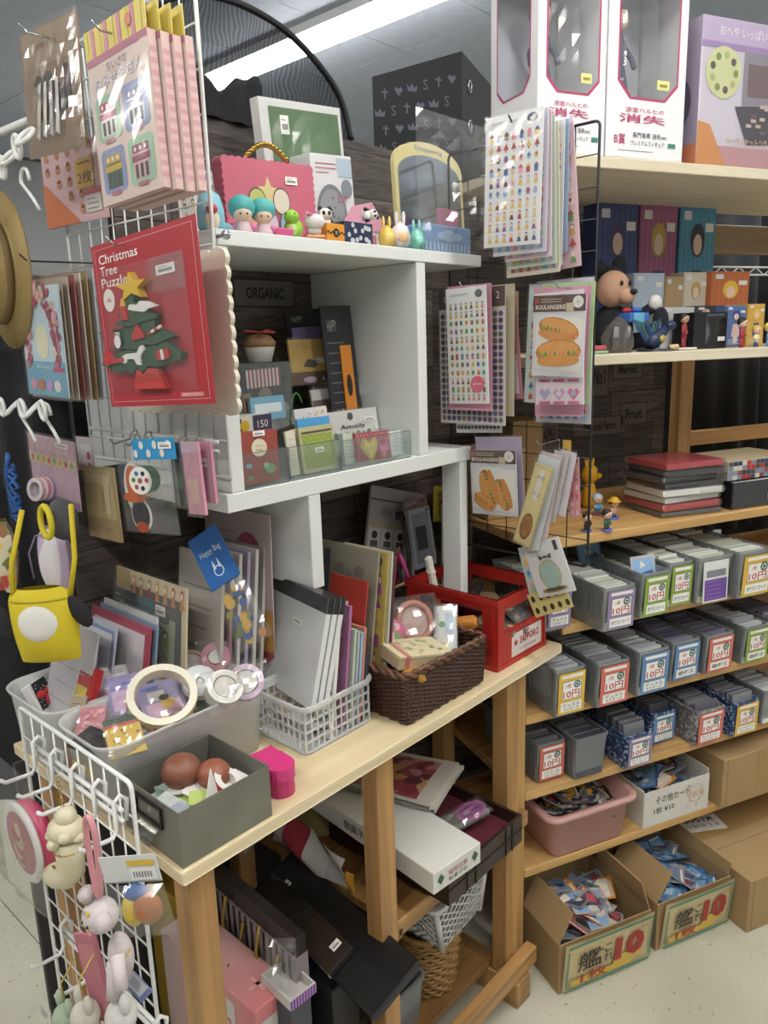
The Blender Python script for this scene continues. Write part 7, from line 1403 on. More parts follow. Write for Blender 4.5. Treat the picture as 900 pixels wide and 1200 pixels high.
# red booklet, black bow box, red bead string
env2('red_booklet', 'thick red booklet standing at the front of the envelope tub', .012, 22, bt - .10, bt - .148, (75, 765), '#b02a2a', lambda m, w, h: (m.rect(w * .06, h * .1, w * .7, h * .8, '#c9b04a'), m.rect(w * .1, h * .2, w * .5, h * .6, '#3f5a9a', .0009), m.rect(0, 0, w * .06, h, '#d6d0c8', .0009)), .010, cat='booklet')
P = onz(52, 800, FZ - .01); X = T((P.x, P.y, FZ - .05), .5, -.5); t = thing('bow_box', 'black and white box with a red bow', 'box', X); m = MB().c(M('#d0cfcc', .5)).bevbox(-.022, -.008, -.02, .022, .008, .045, .002); m.build('carton', t); m = MB(); m.poly([(-.02, .0), (.02, .0), (.016, .044), (-.014, .044)], '#1f1f22', .0004); rg = random.Random(1); [m.disc(rg.uniform(-.015, .016), rg.uniform(.004, .04), .0011, '#cfcfcf', .0007, n=6) for k in range(26)]; m.build('front_print', t, frame((0, -.0084, 0), (1, 0, 0), (0, 0, 1)))
m = MB(); m.smooth = True; m.c(M('#b02430', .4)); [m.ell(q * .009, -.011, .022, .009, .003, .0065) for q in (-1, 1)]; m.ell(0, -.012, .022, .003, .003, .004); [m.tube([(0, -.011, .02), (q * .006, -.011, .002)], [.002, .004], 6) for q in (-1, 1)]; m.build('red_bow', t)
for k in range(12): P2 = onz(42 + 4.2 * k, 762 + 2.6 * k + (k % 2), FZ + .018); o = MB().c(M('#8f1f28', .3)).ell(0, 0, 0, .0042, .0042, .0042, 8, 6).build('bead', None, T(P2)) if k == 0 else None; B0 = o if k == 0 else B0
bs = thing('bead_string', 'string of dark red beads lying over the tub rim', 'beads', B0.matrix_world.copy())
B0.parent = bs; B0.matrix_world = bs.matrix_world; inv = bs.matrix_world.inverted()
for k in range(1, 12): inst(B0, bs, T(inv @ onz(42 + 4.2 * k, 762 + 2.6 * k + (k % 2), FZ + .018 - .0006 * k)))
# ---- loose goods in the front tub
def lay(name, label, cat, px, py, z, w, h, th, rx, rz, col, fn=None, bag=None, ry=0):
 P = onz(px, py, z); X = T(P, rz, rx, ry) @ T((-w / 2, -h / 2, 0)); o = thing(name, label, cat, X, 'small packs in the frosted tub'); m = MB(); m.c(M(col, .45)).box(0, 0, -th, w, h, 0)
 if fn: fn(m, w, h)
 m.build('card', o)
 if bag: crinkle(w * 1.12, h * 1.12, .001, bag, len(label), CRINKLE, 8, 9).build('film_bag', o, T((-w * .06, -h * .06, .001)))
 return o
fz = FZ + .008
def d_pinkpack(m, w, h): m.rect(w * .05, h * .62, w * .3, h * .9, '#b04a6a'); lines(m, w * .36, w * .9, h * .88, 5, h * .055, '#8a8486', 2, .0012); m.rect(w * .1, h * .08, w * .55, h * .5, '#cf9aa8', .0008)
lay('pink_pack', 'white and pink card pack leaning at the tub end', 'pack', 122, 808, fz - .012, .075, .07, .003, .75, -.45, '#cdc8c6', d_pinkpack, .003)
lay('pink_beads', 'bag of pink shredded beads in the frosted tub', 'pack', 106, 850, fz - .018, .035, .06, .008, .5, -.7, '#c9808f', lambda m, w, h: [m.disc(random.Random(k).uniform(.1, .9) * w, random.Random(k + 50).uniform(.1, .9) * h, .003, ['#d9a0aa', '#c4707f', '#e0b5bc'][k % 3], .0006 + k * .00005, n=6) for k in range(50)], .004)
lay('lilac_pack', 'lilac princess-coloured pack behind the tape ring'.replace('princess-coloured ', ''), 'pack', 150, 812, fz - .008, .055, .06, .003, .7, -.35, '#8f84b3', lambda m, w, h: (m.rect(w * .08, h * .08, w * .92, h * .6, '#c4a3c0'), m.rect(w * .4, h * .72, w * .7, h * .8, '#4f6aa8')), .003)
lay('yellow_pack', 'bright yellow glitter pack with dark green band', 'pack', 146, 862, fz - .010, .045, .055, .003, .65, -.30, '#c9a62a', lambda m, w, h: (m.rect(0, h * .84, w, h, '#24402f'), m.rect(0, h * .76, w, h * .84, '#b0402f'), [m.disc(random.Random(k).uniform(.1, .9) * w, random.Random(k + 9).uniform(.05, .7) * h, w * .05, ['#d9c04a', '#8f7f1f', '#e0d9a0', '#8a3f2a'][k % 4], .0006 + k * .0001, n=5) for k in range(22)]), .002)
lay('black_pack', 'dark pack pressed against the tub wall', 'pack', 116, 870, fz - .022, .05, .06, .004, .3, .5, '#2a2628', None, .002); lay('kraft_pack', 'small kraft tag pack at the tub end', 'pack', 88, 840, fz - .02, .022, .06, .004, .8, -.9, '#8a7a60', d_lines('#3a3430', 3, 1))
lay('mauve_pack', 'mauve pack buried under the tape ring', 'pack', 190, 850, fz - .03, .08, .06, .004, .2, -.2, '#a3607a', d_stickers(4, 3, PASTEL, 2), .003); lay('pale_pack', 'pale green pack buried near the tub wall', 'pack', 240, 815, fz - .04, .09, .06, .004, .1, -.3, '#9ab09a', d_stickers(4, 3, PASTEL, 5), .003)
lay('pink_bundle', 'pink tissue bundle low in the frosted tub', 'pack', 200, 855, fz - .052, .07, .05, .012, .1, .2, '#cf8f8a', None, .004); lay('floral_pack', 'flower print pack low at the tub end', 'pack', 130, 885, fz - .06, .08, .06, .006, .1, .2, '#b5a04a', d_stickers(4, 3, MIXED, 6), .002)
# big tape ring
P = onz(190, 817, fz + .012); X = T(P, -.25, .62, -.12); t = thing('tape_ring', 'large cream packing tape ring with a printed edge', 'tape', X); roll_flat(t, 'tape', T((0, 0, -.010)), .047, .037, .02, '#cfc49a', '#d6d0bd')
m = MB(); [m.c(M(['#c9a23a', '#a8443f', '#6a8a4a'][k % 3], .5)).box(-.002, -.0004, .002, .002, .0002, .008, Matrix.Rotation(k * 2 * PI / 34, 4, 'Z') @ T((0, -.0472, -.008))) for k in range(34)]; m.build('edge_print', t)['kind'] = 'stuff'
o = lay('film_label', 'purple and yellow label pack seen inside the tape ring', 'pack', 190, 820, fz - .012, .062, .062, .002, .62, -.25, '#8f84a8', lambda m, w, h: (m.rect(w * .1, h * .1, w * .9, h * .45, '#c4a0b8'), m.rect(w * .2, h * .5, w * .6, h * .75, '#cfc8c4', .0008), m.disc(w * .6, h * .4, w * .16, '#d2b04a', .001), m.disc(w * .55, h * .55, w * .12, '#3a2824', .0012, h * .08), m.rect(w * .1, h * .8, w * .5, h * .9, '#4f5fa8', .0008)), .002)
# other tapes
def tape(label, px, py, z, r, ri, w, rx, rz, col, face, bagged=True, ry=0):
 t = thing('tape_roll', label, 'tape', T(onz(px, py, z), rz, rx, ry), 'tape rolls in the frosted tub'); roll_flat(t, 'tape', T((0, 0, -w / 2)), r, ri, w, col, face); m = MB().c(M('#c9c4bc', .6)).lathe([(ri, -w / 2 + .001), (ri - .0015, w / 2 - .001)], 20); m.build('core', t)
 if bagged: crinkle(r * 2.5, r * 2.5, w * .6, .006, r * 900, CRINKLE, 9, 9).build('film_bag', t, T((-r * 1.25, -r * 1.25, -w * .2)))
tape('masking tape with a flower border behind the big ring', 222, 782, fz + .004, .03, .024, .012, .5, -.3, '#c9bda0', '#c9a08a'); tape('bagged white cloth tape roll beside the big ring', 262, 808, fz + .002, .026, .017, .022, .75, -.2, '#cfcdc4', '#d0cfc6'); tape('white tape roll with a barcode label', 234, 800, fz + .0, .026, .006, .012, .6, -.3, '#cfcfd0', '#cdd0d2', False); tape('pink bagged tape roll at the back of the tub', 252, 770, fz + .012, .022, .012, .014, 1.1, -.5, '#c98a9c', '#b0707f'); tape('lilac tape roll at the tub corner', 288, 800, fz + .004, .026, .018, .014, .9, -.6, '#b59ab3', '#c0a8bc')
# ================================================================== metal drawer
mh = rim_h(207, 958, .0) - TZ; t = thing('metal_drawer', 'worn grey metal drawer with a label holder at the table corner', 'drawer', T((.006, .004, TZ))); w, d = .134, .128; MT = M('#8b8a80', .45, .5, nz=.45, ns=18)
m = MB().c(MT); th = .0016; m.box(0, 0, 0, w, th, mh); m.box(0, d - th, 0, w, d, mh); m.box(0, th, 0, th, d - th, mh); m.box(w - th, th, 0, w, d - th, mh); m.box(th, th, 0, w - th, d - th, th); m.build('drawer_body', t)
XL = frame((-.0006, d, 0), (0, -1, 0), (0, 0, 1)); m = MB().c(M('#2a2a28', .5, .5)); y0 = mh * .52
for b in ((.034, y0, .094, y0 + .003), (.034, y0 + .024, .094, y0 + .027), (.034, y0 + .003, .037, y0 + .024), (.091, y0 + .003, .094, y0 + .024)): m.box(b[0], b[1], 0, b[2], b[3], .003)
m.build('label_holder', t, XL); m = MB().c(M('#8f8e86', .25, 1)); m.smooth = True; m.grid(lambda a, b: (.044 + .04 * a, y0 - .004 - .016 * b, .001 + .014 * math.sin(PI * .5 * b)), 6, 5); m.build('finger_pull', t, XL, smooth=True)
XD = T((.006, .004, TZ + .002))
def indr(name, label, cat, mb, x, y, z, rz=0, rx=0, ry=0, group='bits and pieces in the metal drawer'): return tag(mb.build(name, None, XD @ T((x, y, z), rz, rx, ry)), label, cat, group)
rg = random.Random(5); m = MB(); [m.c(M(rg.choice(['#c9bd4a', '#9ab0a0', '#d0d0ca', '#a8b86a', '#cfd2c4']), .4)).box(-.018, -.012, 0, .018, .012, .0016, T((.067 + rg.uniform(-.04, .04), .064 + rg.uniform(-.035, .035), .03 + .0008 * k), rg.uniform(0, 6), rg.uniform(-.25, .25))) for k in range(26)]; tag(m.build('paper_scraps', None, XD), 'heap of pale printed scraps in the metal drawer', 'paper scraps', kind='stuff')
m = MB(); m.smooth = True; m.c(M('#7a4a38', .45)).ell(0, 0, 0, .026, .026, .022, 20, 13); indr('brown_ball', 'large glossy brown ball in the metal drawer', 'ball', m, .062, .088, .062); m = MB(); m.smooth = True; m.c(M('#8a4f3a', .45)).ell(0, 0, 0, .022, .022, .019, 20, 13); indr('brown_ball', 'smaller brown ball beside the red tape in the metal drawer', 'ball', m, .088, .055, .058)
t2 = thing('red_tape', 'small red ring with a white face in the metal drawer', 'tape', XD @ T((.090, .032, .055), .4, .6)); roll_flat(t2, 'tape', T((0, 0, -.006)), .019, .010, .012, '#a82f3a', '#d2cfca')
m = MB().c(M('#d6d4ce', .5)).prism([(0, 0), (.03, 0), (.026, .045)], -.0006, .0006, Matrix(((1, 0, 0, 0), (0, 0, 1, 0), (0, 1, 0, 0), (0, 0, 0, 1)))); indr('paper_triangle', 'white folded paper triangle standing in the metal drawer', 'paper', m, .045, .018, .04, .2, -.2)
t2 = thing('clear_case', 'small clear plastic case in the metal drawer', 'case', XD @ T((.022, .045, .038), .3, .25)); MB().c(CLEARP).bevbox(-.016, -.03, 0, .016, .03, .012, .002).build('case', t2); MB().c(M('#8f96a0', .5)).box(-.01, -.018, .0122, .01, .004, .0128).build('label', t2)
# ================================================================== pink heart case
t = thing('heart_case', 'translucent pink heart shaped case on the table edge', 'case', T((.178, .058, TZ), 2.3)); PKT = plastic_film('pink_plastic', .12, .75, .2, '#c4286a'); hp = []
for k in range(36): a = 2 * PI * k / 36; hp.append((.0024 * 16 * math.sin(a) ** 3, .0024 * (13 * math.cos(a) - 5 * math.cos(2 * a) - 2 * math.cos(3 * a) - math.cos(4 * a))))
MB().c(M('#b52a66', .3)).prism(hp, 0, .024).build('base', t); MB().c(M('#c43474', .22)).prism([(x * 1.04, y * 1.04) for x, y in hp], .0245, .042).build('lid', t); MB().c(M('#c9a24a', .5)).box(-.013, -.0335, .026, .006, -.032, .038, T((0, 0, 0), -.2)).build('label', t)
# ================================================================== clear slotted basket with letter pads
x0, x1, y0, y1 = .263, .406, .074, .196; bh = rim_h(361, 829, .074) - TZ; t = thing('clear_basket', 'clear slotted plastic basket holding the letter pads', 'basket', T(((x0 + x1) / 2, (y0 + y1) / 2, TZ))); w, d = x1 - x0, y1 - y0
m = MB().c(CLEARP); loops(m, [(w * .97, d * .97, .012, 0), (w * .99, d * .99, .012, .004), (w * .92, d * .92, .012, .0045), (w * .92, d * .92, .012, .002)], 3); m.build('base', t)
def slot_wall(W, X):
 m = MB().c(CLEARP); nx = int(W / .0115); ny = 4; z0, z1 = .004, bh - .010
 for i in range(nx + 1): x = -W / 2 + W * i / nx; m.box(x - .0016, -.0009, z0, x + .0016, .0009, z1)
 for j in range(ny + 1): z = z0 + (z1 - z0) * j / ny; m.box(-W / 2, -.0011, z - .0018, W / 2, .0011, z + .0018)
 return m.build('slotted_wall', t, X)
slot_wall(w * .94, T((0, -d / 2 + .004, 0))); slot_wall(w * .94, T((0, d / 2 - .004, 0))); slot_wall(d * .92, T((-w / 2 + .004, 0, 0), PI / 2)); slot_wall(d * .92, T((w / 2 - .004, 0, 0), PI / 2))
m = MB().c(CLEARP); m.smooth = False; loops(m, [(w * .97, d * .97, .014, bh - .012), (w + .004, d + .004, .018, bh - .010), (w + .012, d + .012, .02, bh - .004), (w + .012, d + .012, .02, bh), (w * .98, d * .98, .014, bh - .001), (w * .95, d * .95, .012, bh - .012)], 4, None, False); m.build('rim', t); [MB().c(CLEARP).tube([(px_, -d / 2 - .006, bh - .002), (px_ + .02, -d / 2 - .009, bh + .004), (px_ + .04, -d / 2 - .006, bh - .002)], .002, 6).build('grip', t) for px_ in (-.02,)]
PG = 'goods in the clear slotted basket'
def d_pad(m, w, h): m.rect(0, h * .86, w, h, M('#26272a', .25), .0007); [m.rect(w * .04, h * (.03 + .0275 * k), w * .97, h * (.03 + .0275 * k) + .0004, '#c4c6c6', .0005) for k in range(30)]; [m.rect(w * (.03 + .045 * k), h * .02, w * (.03 + .045 * k) + .0003, h * .85, '#cdcfcf', .0005) for k in range(22)]; sticker(m, w * .56, h * .66, w * .13, h * .05)
q_ = math.radians(14); D_ = Vector((-.039, -.206, 0)).normalized(); w_ = .192; h_ = .172; bk = Vector((-D_.y, D_.x, 0)); XP = frame(Vector((.290, .090, .800)) - D_ * w_, D_, Vector((0, 0, math.cos(q_))) + bk * math.sin(q_))
for k in range(3):
 X = XP @ T((.001 * k, 0, -.0105 * k)); o = thing('letter_pad', ['white squared letter pad with a black top band, frontmost in the basket', 'second white letter pad just behind the front one', 'third white letter pad in the clear basket'][k], 'letter pad', X, 'white letter pads in the basket'); m = MB().c(M('#d3d4d2', .6)); m.box(0, 0, -.008, w_, h_, 0); d_pad(m, w_, h_); m.build('paper_block', o); MB().c(M('#222326', .25)).box(-.0004, h_ * .86, -.0084, w_ + .0004, h_ + .0006, -.0001).build('top_band', o); crinkle(w_, h_, .0006, .0006, k, FILM, 5, 8).build('film', o, T((0, 0, .0014)))
def d_zig(m, w, h):
 for k in range(9): c = ['#2f6a5a', '#c4403c', '#8ab02f', '#3a4f66', '#26303f', '#b8343a', '#8ab02f', '#3f6f7a', '#22282e'][k]; y = h * (.95 - .11 * k); [m.poly([(w * (.05 + .11 * i), y - h * .02 - h * .05 + h * .012 * i), (w * (.16 + .11 * i), y - h * .02 - h * .05 + h * .012 * (i + 1)), (w * (.105 + .11 * i), y - h * .05 + h * .03 + h * .012 * i)], c, .0008) for i in range(8)]; m.poly([(w * .03, y - h * .085), (w * .97, y - h * .005 + h * .01), (w * .97, y + h * .0), (w * .03, y - h * .07)], c, .0007)
env2('letter_pad', 'white pad with slanted red, green and blue zigzag rows', .316, 9, .118, .079, (395, 742), '#d6d6d2', d_zig, .006, TZ + .005, None, PG)
for k, (lab, u, v1, v0, tp, c, fn) in enumerate((('pink ticket pad sticking up behind the letter pads', .352, .15, .088, (414, 712), '#a86a98', d_lines('#8a4a7a', 8, 2)), ('pale green notebook in the clear basket', .362, .17, .084, (405, 735), '#b3bfae', d_lines('#8f9f8a', 6, 3)), ('grey notebook in the clear basket', .370, .175, .084, (412, 738), '#a9acac', None), ('sky blue notebook in the clear basket', .378, .175, .084, (418, 740), '#8fb3cc', None), ('salmon notebook in the clear basket', .384, .18, .084, (424, 735), '#c4806a', d_lines('#a86050', 5, 1)), ('navy notebook at the basket end', .392, .15, .082, (432, 765), '#2c3548', None))):
 env2('notebook', lab, u, 8, v1, v0, tp, c, fn, .005, TZ + .005, .002, PG)
# ================================================================== dark wicker basket
def weave(t, x0, x1, y0, y1, h, rows, mat, r=.0032, flare=1.05, ov=False, amp=.0022, step=.011):
 m = MB().c(mat); W, D = x1 - x0, y1 - y0
 for j in range(rows):
  f = 1 / flare + (1 - 1 / flare) * j / rows; w, d = W * f, D * f; per = 2 * (w + d); n = int(per / step); n += n % 2; pts = []
  for i in range(n):
   s = per * i / n
   if ov: a = 2 * PI * i / n; p = (w / 2 * math.cos(a), d / 2 * math.sin(a)); nrm = (math.cos(a), math.sin(a))
   elif s < w: p = (-w / 2 + s, -d / 2); nrm = (0, -1)
   elif s < w + d: p = (w / 2, -d / 2 + s - w); nrm = (1, 0)
   elif s < 2 * w + d: p = (w / 2 - (s - w - d), d / 2); nrm = (0, 1)
   else: p = (-w / 2, d / 2 - (s - 2 * w - d)); nrm = (-1, 0)
   q = amp * (1 if (i + j) % 2 else -1); pts.append((p[0] + nrm[0] * q, p[1] + nrm[1] * q, r + h * j / rows))
  m.tube(pts, r, 5, True)
 o = m.build('woven_strands', t); o['kind'] = 'stuff'; return o
wz = rim_h(471, 795, .02) - TZ; x0, x1, y0, y1 = .425, .640, .018, .150
t = thing('wicker_basket', 'dark brown wicker basket filled with small gifts', 'basket', T(((x0 + x1) / 2, (y0 + y1) / 2, TZ))); WK = M('#4a3026', .45, nz=.35, ns=90); weave(t, x0, x1, y0, y1, wz - .006, 22, WK, .0027); W, D = x1 - x0, y1 - y0
for e in range(2):
 m = MB().c(M('#6a452f' if e else '#553625', .45, nz=.3, ns=90)); P_r = rrect(W + .002, D + .002, .012, 4); pts = []; n = 92
 L_p = [(Vector(P_r[i]).to_3d(), Vector(P_r[(i + 1) % len(P_r)]).to_3d()) for i in range(len(P_r))]; tot = sum((b - a).length for a, b in L_p); acc = 0; res = []
 for a, b in L_p:
  l = (b - a).length; k0 = 0
  while acc < l + 1e-9: res.append(a.lerp(b, min(1, acc / l) if l > 1e-9 else 0)); acc += tot / n
  acc -= l
 pts = [(p.x + .003 * math.cos(i * 1.15 + e * PI), p.y + .003 * math.cos(i * 1.15 + e * PI), wz - .002 + .0042 * math.sin(i * 1.15 + e * PI)) for i, p in enumerate(res)]
 m.tube(pts, .0044, 6, True); m.build('braided_rim', t)
m = MB().c(M('#3a251c', .6)); m.box(-W * .46, -D * .46, .001, W * .46, D * .46, .004); [m.tube([(-W * .47 + W * .94 * k / 14, s * D * .475, .002), (-W * .49 + W * .98 * k / 14, s * D * .495, wz - .004)], .0024, 5) for k in range(15) for s in (-1, 1)]; m.build('base_and_stakes', t)['kind'] = 'stuff'
wtop = TZ + wz
t = thing('gift_box', 'pale wooden gift box with floral lid and red ribbon in the wicker basket', 'box', T((.50, .065, wtop - .010), -.25, .10, .18)); MB().c(M('#c4ab8a', .5)).bevbox(-.055, -.033, 0, .055, .033, .02).build('box_body', t); m = MB(); m.c(M('#c9bd9a', .5)).box(-.056, -.034, .020, .056, .034, .024); rg = random.Random(8); [m.disc(rg.uniform(-.045, .045), rg.uniform(-.025, .025), rg.uniform(.002, .005), rg.choice(['#b58a7a', '#a8b07a', '#c4a08a', '#8fa078']), .0243 + k * .0001, n=7) for k in range(22)]; m.build('lid', t); MB().c(M('#b5706a', .5)).box(-.043, -.0345, 0, -.035, .0345, .0248).build('ribbon', t)
t = thing('hand_mirror', 'bagged coral pink round mirror in the wicker basket', 'mirror', T((.575, .125, wtop + .022), -.5, 1.05)); m = MB(); m.smooth = True; m.c(M('#b8745c', .4)).tube([(.030 * math.cos(a), .033 * math.sin(a), 0) for a in [2 * PI * k / 28 for k in range(28)]], .006, 8, True); m.build('ring', t); m = MB(); m.disc(0, 0, .028, '#b89a90', -.002, .031, 24); m.build('backing', t); crinkle(.13, .09, .012, .008, 3, CRINKLE, 10, 9).build('film_bag', t, T((-.085, -.045, .002)))
t = thing('round_tin', 'pink flower tin in the wicker basket', 'tin', T((.525, .135, wtop + .012), -.4, 1.0)); m = MB(); m.smooth = True; m.c(M('#b06a84', .4)).lathe([(.02, 0), (.022, .002), (.022, .012), (.02, .014)], 20); m.build('tin', t); m = MB(); [m.disc(.009 * math.cos(k), .009 * math.sin(k), .007, ['#c9506f', '#d9a0b0', '#6f8f4f'][k % 3], .0146 + .0001 * k, n=9) for k in range(6)]; m.build('lid_print', t)
t = thing('round_label', 'white oval labelled disc in the wicker basket', 'label', T((.485, .135, wtop + .014), -.4, 1.05)); m = MB(); m.c(M('#c9c4be', .5)).lathe([(.016, 0), (.016, .003)], 18); m.text('STAR', 0, 0, .009, '#3a3a3a', .0034, w=.02); m.build('disc', t)
t = thing('blister_pack', 'white blister pack with a yellow flower at the basket end', 'pack', T((.612, .085, wtop + .0), -.9, .9)); MB().c(M('#cfd0cf', .45)).bevbox(-.02, -.045, 0, .02, .045, .012, .003).build('tray', t); m = MB(); m.disc(-.004, -.03, .008, '#d2b02a', .0128, n=9); m.disc(-.006, .01, .006, '#5f9a4f', .0128, n=8); m.rect(.0, -.005, .014, .03, '#a9b9c9', .0126); m.build('print', t); crinkle(.044, .095, .004, .004, 2, CRINKLE, 5, 8).build('film', t, T((-.022, -.0475, .012)))
tag(MB().c(M('#b5842f', .5)).lathe([(.011, 0), (.0125, .004), (.0125, .03), (.011, .034)], 16).build('cork_jar', None, T((.452, .045, wtop - .018), .4, 1.3)), 'small amber cork jar at the basket corner', 'jar')
t = lay('film_parcel', 'clump of clear film parcels in the wicker basket', 'pack', 455, 770, wtop - .02, .06, .08, .01, .2, .3, '#a8a09c', None, .010); t['group'] = 'gifts in the wicker basket'
t = thing('lime_soap', 'olive green oval soap under the gift box', 'soap', T((.50, .035, wtop - .022))); m = MB(); m.smooth = True; m.c(M('#8a8f1f', .4)).ell(0, 0, 0, .026, .016, .012); m.build('soap', t)
m = MB().c(M('#3f2a20', .8)); m.box(.44, .03, TZ + .01, .625, .14, wtop - .045); tag(m.build('basket_filling', None), 'brown packing paper filling the wicker basket', 'packing')
# ================================================================== red crate
cz = rim_h(572, 712, .022) - TZ + .004; x0, x1, y0, y1 = .682, .850, .022, .235; t = thing('red_crate', 'red plastic bottle crate with a white printed label', 'crate', T(((x0 + x1) / 2, (y0 + y1) / 2, TZ))); W, D = x1 - x0, y1 - y0; RD = M('#a8251f', .38); th = .004
def cwall(W, hole, X):
 m = MB().c(RD); a, b = W * .14, cz * (.50 if hole else .9)
 m.box(-W / 2, -th, 0, W / 2, 0, cz * .50); m.box(-W / 2, -th, cz * .82, W / 2, 0, cz); m.box(-W / 2, -th, cz * .50, -W * .36, 0, cz * .82); m.box(W * .36, -th, cz * .50, W / 2, 0, cz * .82); m.box(-W / 2 - .003, -th - .003, cz - .012, W / 2 + .003, .001, cz); m.box(-W / 2 - .001, -th - .002, .0, W / 2 + .001, 0, .008); m.box(-W * .36, -th - .0014, cz * .50, W * .36, 0, cz * .52)
 for s in (-1, 1): m.box(s * W * .47 - .004, -th - .002, .008, s * W * .47 + .004, 0, cz - .012)
 return m.build('crate_wall', t, X)
cwall(W, True, T((0, -D / 2 + th, 0))); cwall(W, True, T((0, D / 2 - th, 0), PI)); cwall(D - 2 * th, True, T((-W / 2 + th, 0, 0), -PI / 2)); cwall(D - 2 * th, True, T((W / 2 - th, 0, 0), PI / 2)); MB().c(RD).box(-W / 2 + th, -D / 2 + th, 0, W / 2 - th, D / 2 - th, .004).build('base', t)
m = MB(); m.rect(0, 0, W * .62, cz * .33, M('#d2c9c6', .5), 0); m.text('SAPPORO', W * .36, cz * .20, cz * .11, '#a8251f', .0005, w=W * .40, bold=.02); m.text('サッポロビール株式会社', W * .33, cz * .07, cz * .04, '#a8251f', .0005, w=W * .34)
st_ = [(W * .08 + (.0085 if k % 2 == 0 else .0036) * math.sin(k * PI / 5), cz * .19 + (.0085 if k % 2 == 0 else .0036) * math.cos(k * PI / 5)) for k in range(10)]; m.poly(st_, '#a8251f', .0005); m.build('label', t, frame((-W * .22, -D / 2 - .0004, cz * .09), (1, 0, 0), (0, 0, 1)))
CZt = TZ + cz
def cr_it(name, label, cat, x, y, z, w, h, th, rz, rx, col, fn=None):
 o = thing(name, label, cat, T((x, y, z), rz, rx) @ T((-w / 2, -h / 2, 0)), 'things in the red crate'); m = MB().c(M(col, .4)); m.box(0, 0, -th, w, h, 0); fn and fn(m, w, h); m.build('card', o); crinkle(w * 1.05, h * 1.05, .001, .003, len(label), CRINKLE, 6, 6).build('film_bag', o, T((0, 0, .001)))
cr_it('card_pack', 'dark photo card pack lying in the red crate', 'pack', .76, .16, CZt - .045, .07, .09, .004, .6, .3, '#3a3438', d_stickers(3, 3, MIXED, 3)); cr_it('card_pack', 'kraft card pack lying across the red crate', 'pack', .775, .10, CZt - .04, .10, .05, .004, .9, .15, '#b39a6a', d_lines('#3a3430', 4, 2)); cr_it('card_pack', 'black and grey pack at the far side of the red crate', 'pack', .80, .17, CZt - .04, .08, .05, .006, .5, -.3, '#2c2a30', None); cr_it('card_pack', 'brown label pack low in the red crate', 'pack', .78, .07, CZt - .07, .12, .08, .01, .2, .1, '#8a7a5a', d_stickers(3, 3, MIXED, 7)); cr_it('card_pack', 'grey photo pack against the crate opening', 'pack', .80, .05, CZt - .06, .08, .07, .006, .3, .8, '#77736f', d_stickers(3, 3, MIXED, 9))
t = thing('fan', 'folded white and brown fan tied with string in the red crate', 'fan', T((.715, .17, TZ + .03), .2, -.15, -.1)); m = MB(); m.c(M('#cfc9c0', .5)).bevbox(-.008, -.006, .0, .008, .006, .16, .003); m.build('fan_sticks', t); MB().c(M('#8a5a3a', .5)).bevbox(-.009, -.007, .0, .009, .007, .085, .003).build('fan_guard', t); MB().c(M('#c9b48a', .6)).tube([(.010 * math.cos(a), .008 * math.sin(a), .13 + .004 * math.sin(a)) for a in [2 * PI * k / 12 for k in range(12)]], .0012, 5, True).build('string', t)
tag(MB().c(M('#b5762f', .4)).lathe([(.010, 0), (.013, .003), (.013, .05), (.009, .055)], 14).build('amber_roll', None, T((.66, .115, CZt - .06), .5, 1.4)), 'amber striped candle roll between basket and crate', 'candle')
# ================================================================== compartments under the white unit
GG = 'flat goods standing under the white unit'
def flat(name, label, pl, bl, br, tl, base, fn=None, t=.002, bag=None, cat='stationery'):
 X, w, h = quad(pl, bl, br, tl); o = thing(name, label, cat, X, GG); m = MB(); m.c(M(base, .5)).box(0, 0, -t, w, h, 0); fn and fn(m, w, h); m.build('card', o)
 if bag: crinkle(w + .003, h + .004, .0006, .002, len(label), FILM, 8, 9).build('film_bag', o, T((-.0015, -.002, .002)))
def d_sale(m, w, h): m.disc(w * .68, h * .68, w * .22, '#a83a55', .0009, h * .2, 20); m.text('10', w * .66, h * .7, h * .12, '#e6dfd4', .0014, bold=.03); m.text('円', w * .8, h * .66, h * .07, '#e6dfd4', .0014); m.rect(w * .35, h * .2, w, h * .45, '#cf9a3a', .0007); m.rect(w * .5, 0, w, h * .2, '#b8404f', .0007); m.rect(0, h * .45, w * .45, h * .75, '#9a4a5a', .0007); m.text('SSSSS', w * .23, h * .6, h * .1, '#d9c4c4', .0012, w=w * .34); lines(m, w * .1, w * .5, h * .86, 3, h * .05, '#b0606f', 2, .0016)
env2('sale_flyer', 'pink and yellow flyer with a big red price dot', .322, 2, .385, .21, (283, 598), '#c4b3b0', d_sale, .002, TZ + .05, .003, GG)
env2('price_tag_card', 'small magenta price card behind the red booklet', .352, 6, .175, .145, (330, 648), '#b02f5a', lambda m, w, h: (m.rect(w * .1, h * .2, w * .9, h * .7, '#cfb04a'), m.text('10円', w * .5, h * .45, h * .3, '#a82f4a', .0012)), .002, TZ + .05, None, GG)
for k, (c, lab) in enumerate((('#b9b3ab', 'pale letter file first in the row behind the blue header pack'), ('#8f6f72', 'wine red edged file in the row under the white unit'), ('#c4c0b8', 'cream file in the row under the white unit'), ('#a89ab0', 'lilac file in the row under the white unit'), ('#cfccc6', 'white file in the row under the white unit'), ('#b3aea6', 'grey file closest to the letter pads'))): env2('letter_file', lab, .215 + .016 * k, 7, .34, .225, (262 + 8 * k, 655 - 3 * k), c, d_lines('#8f8a86', 6, k), .006, TZ + .006, .003, GG)
env2('letter_file', 'letter file with a dark capital heading', .318, 9, .36, .24, (275, 632), '#c2bfba', lambda m, w, h: m.text('LAWN', w * .62, h * .93, h * .06, '#26262a', .0012, w=w * .5, bold=.03), .003, TZ + .006, .003, GG)
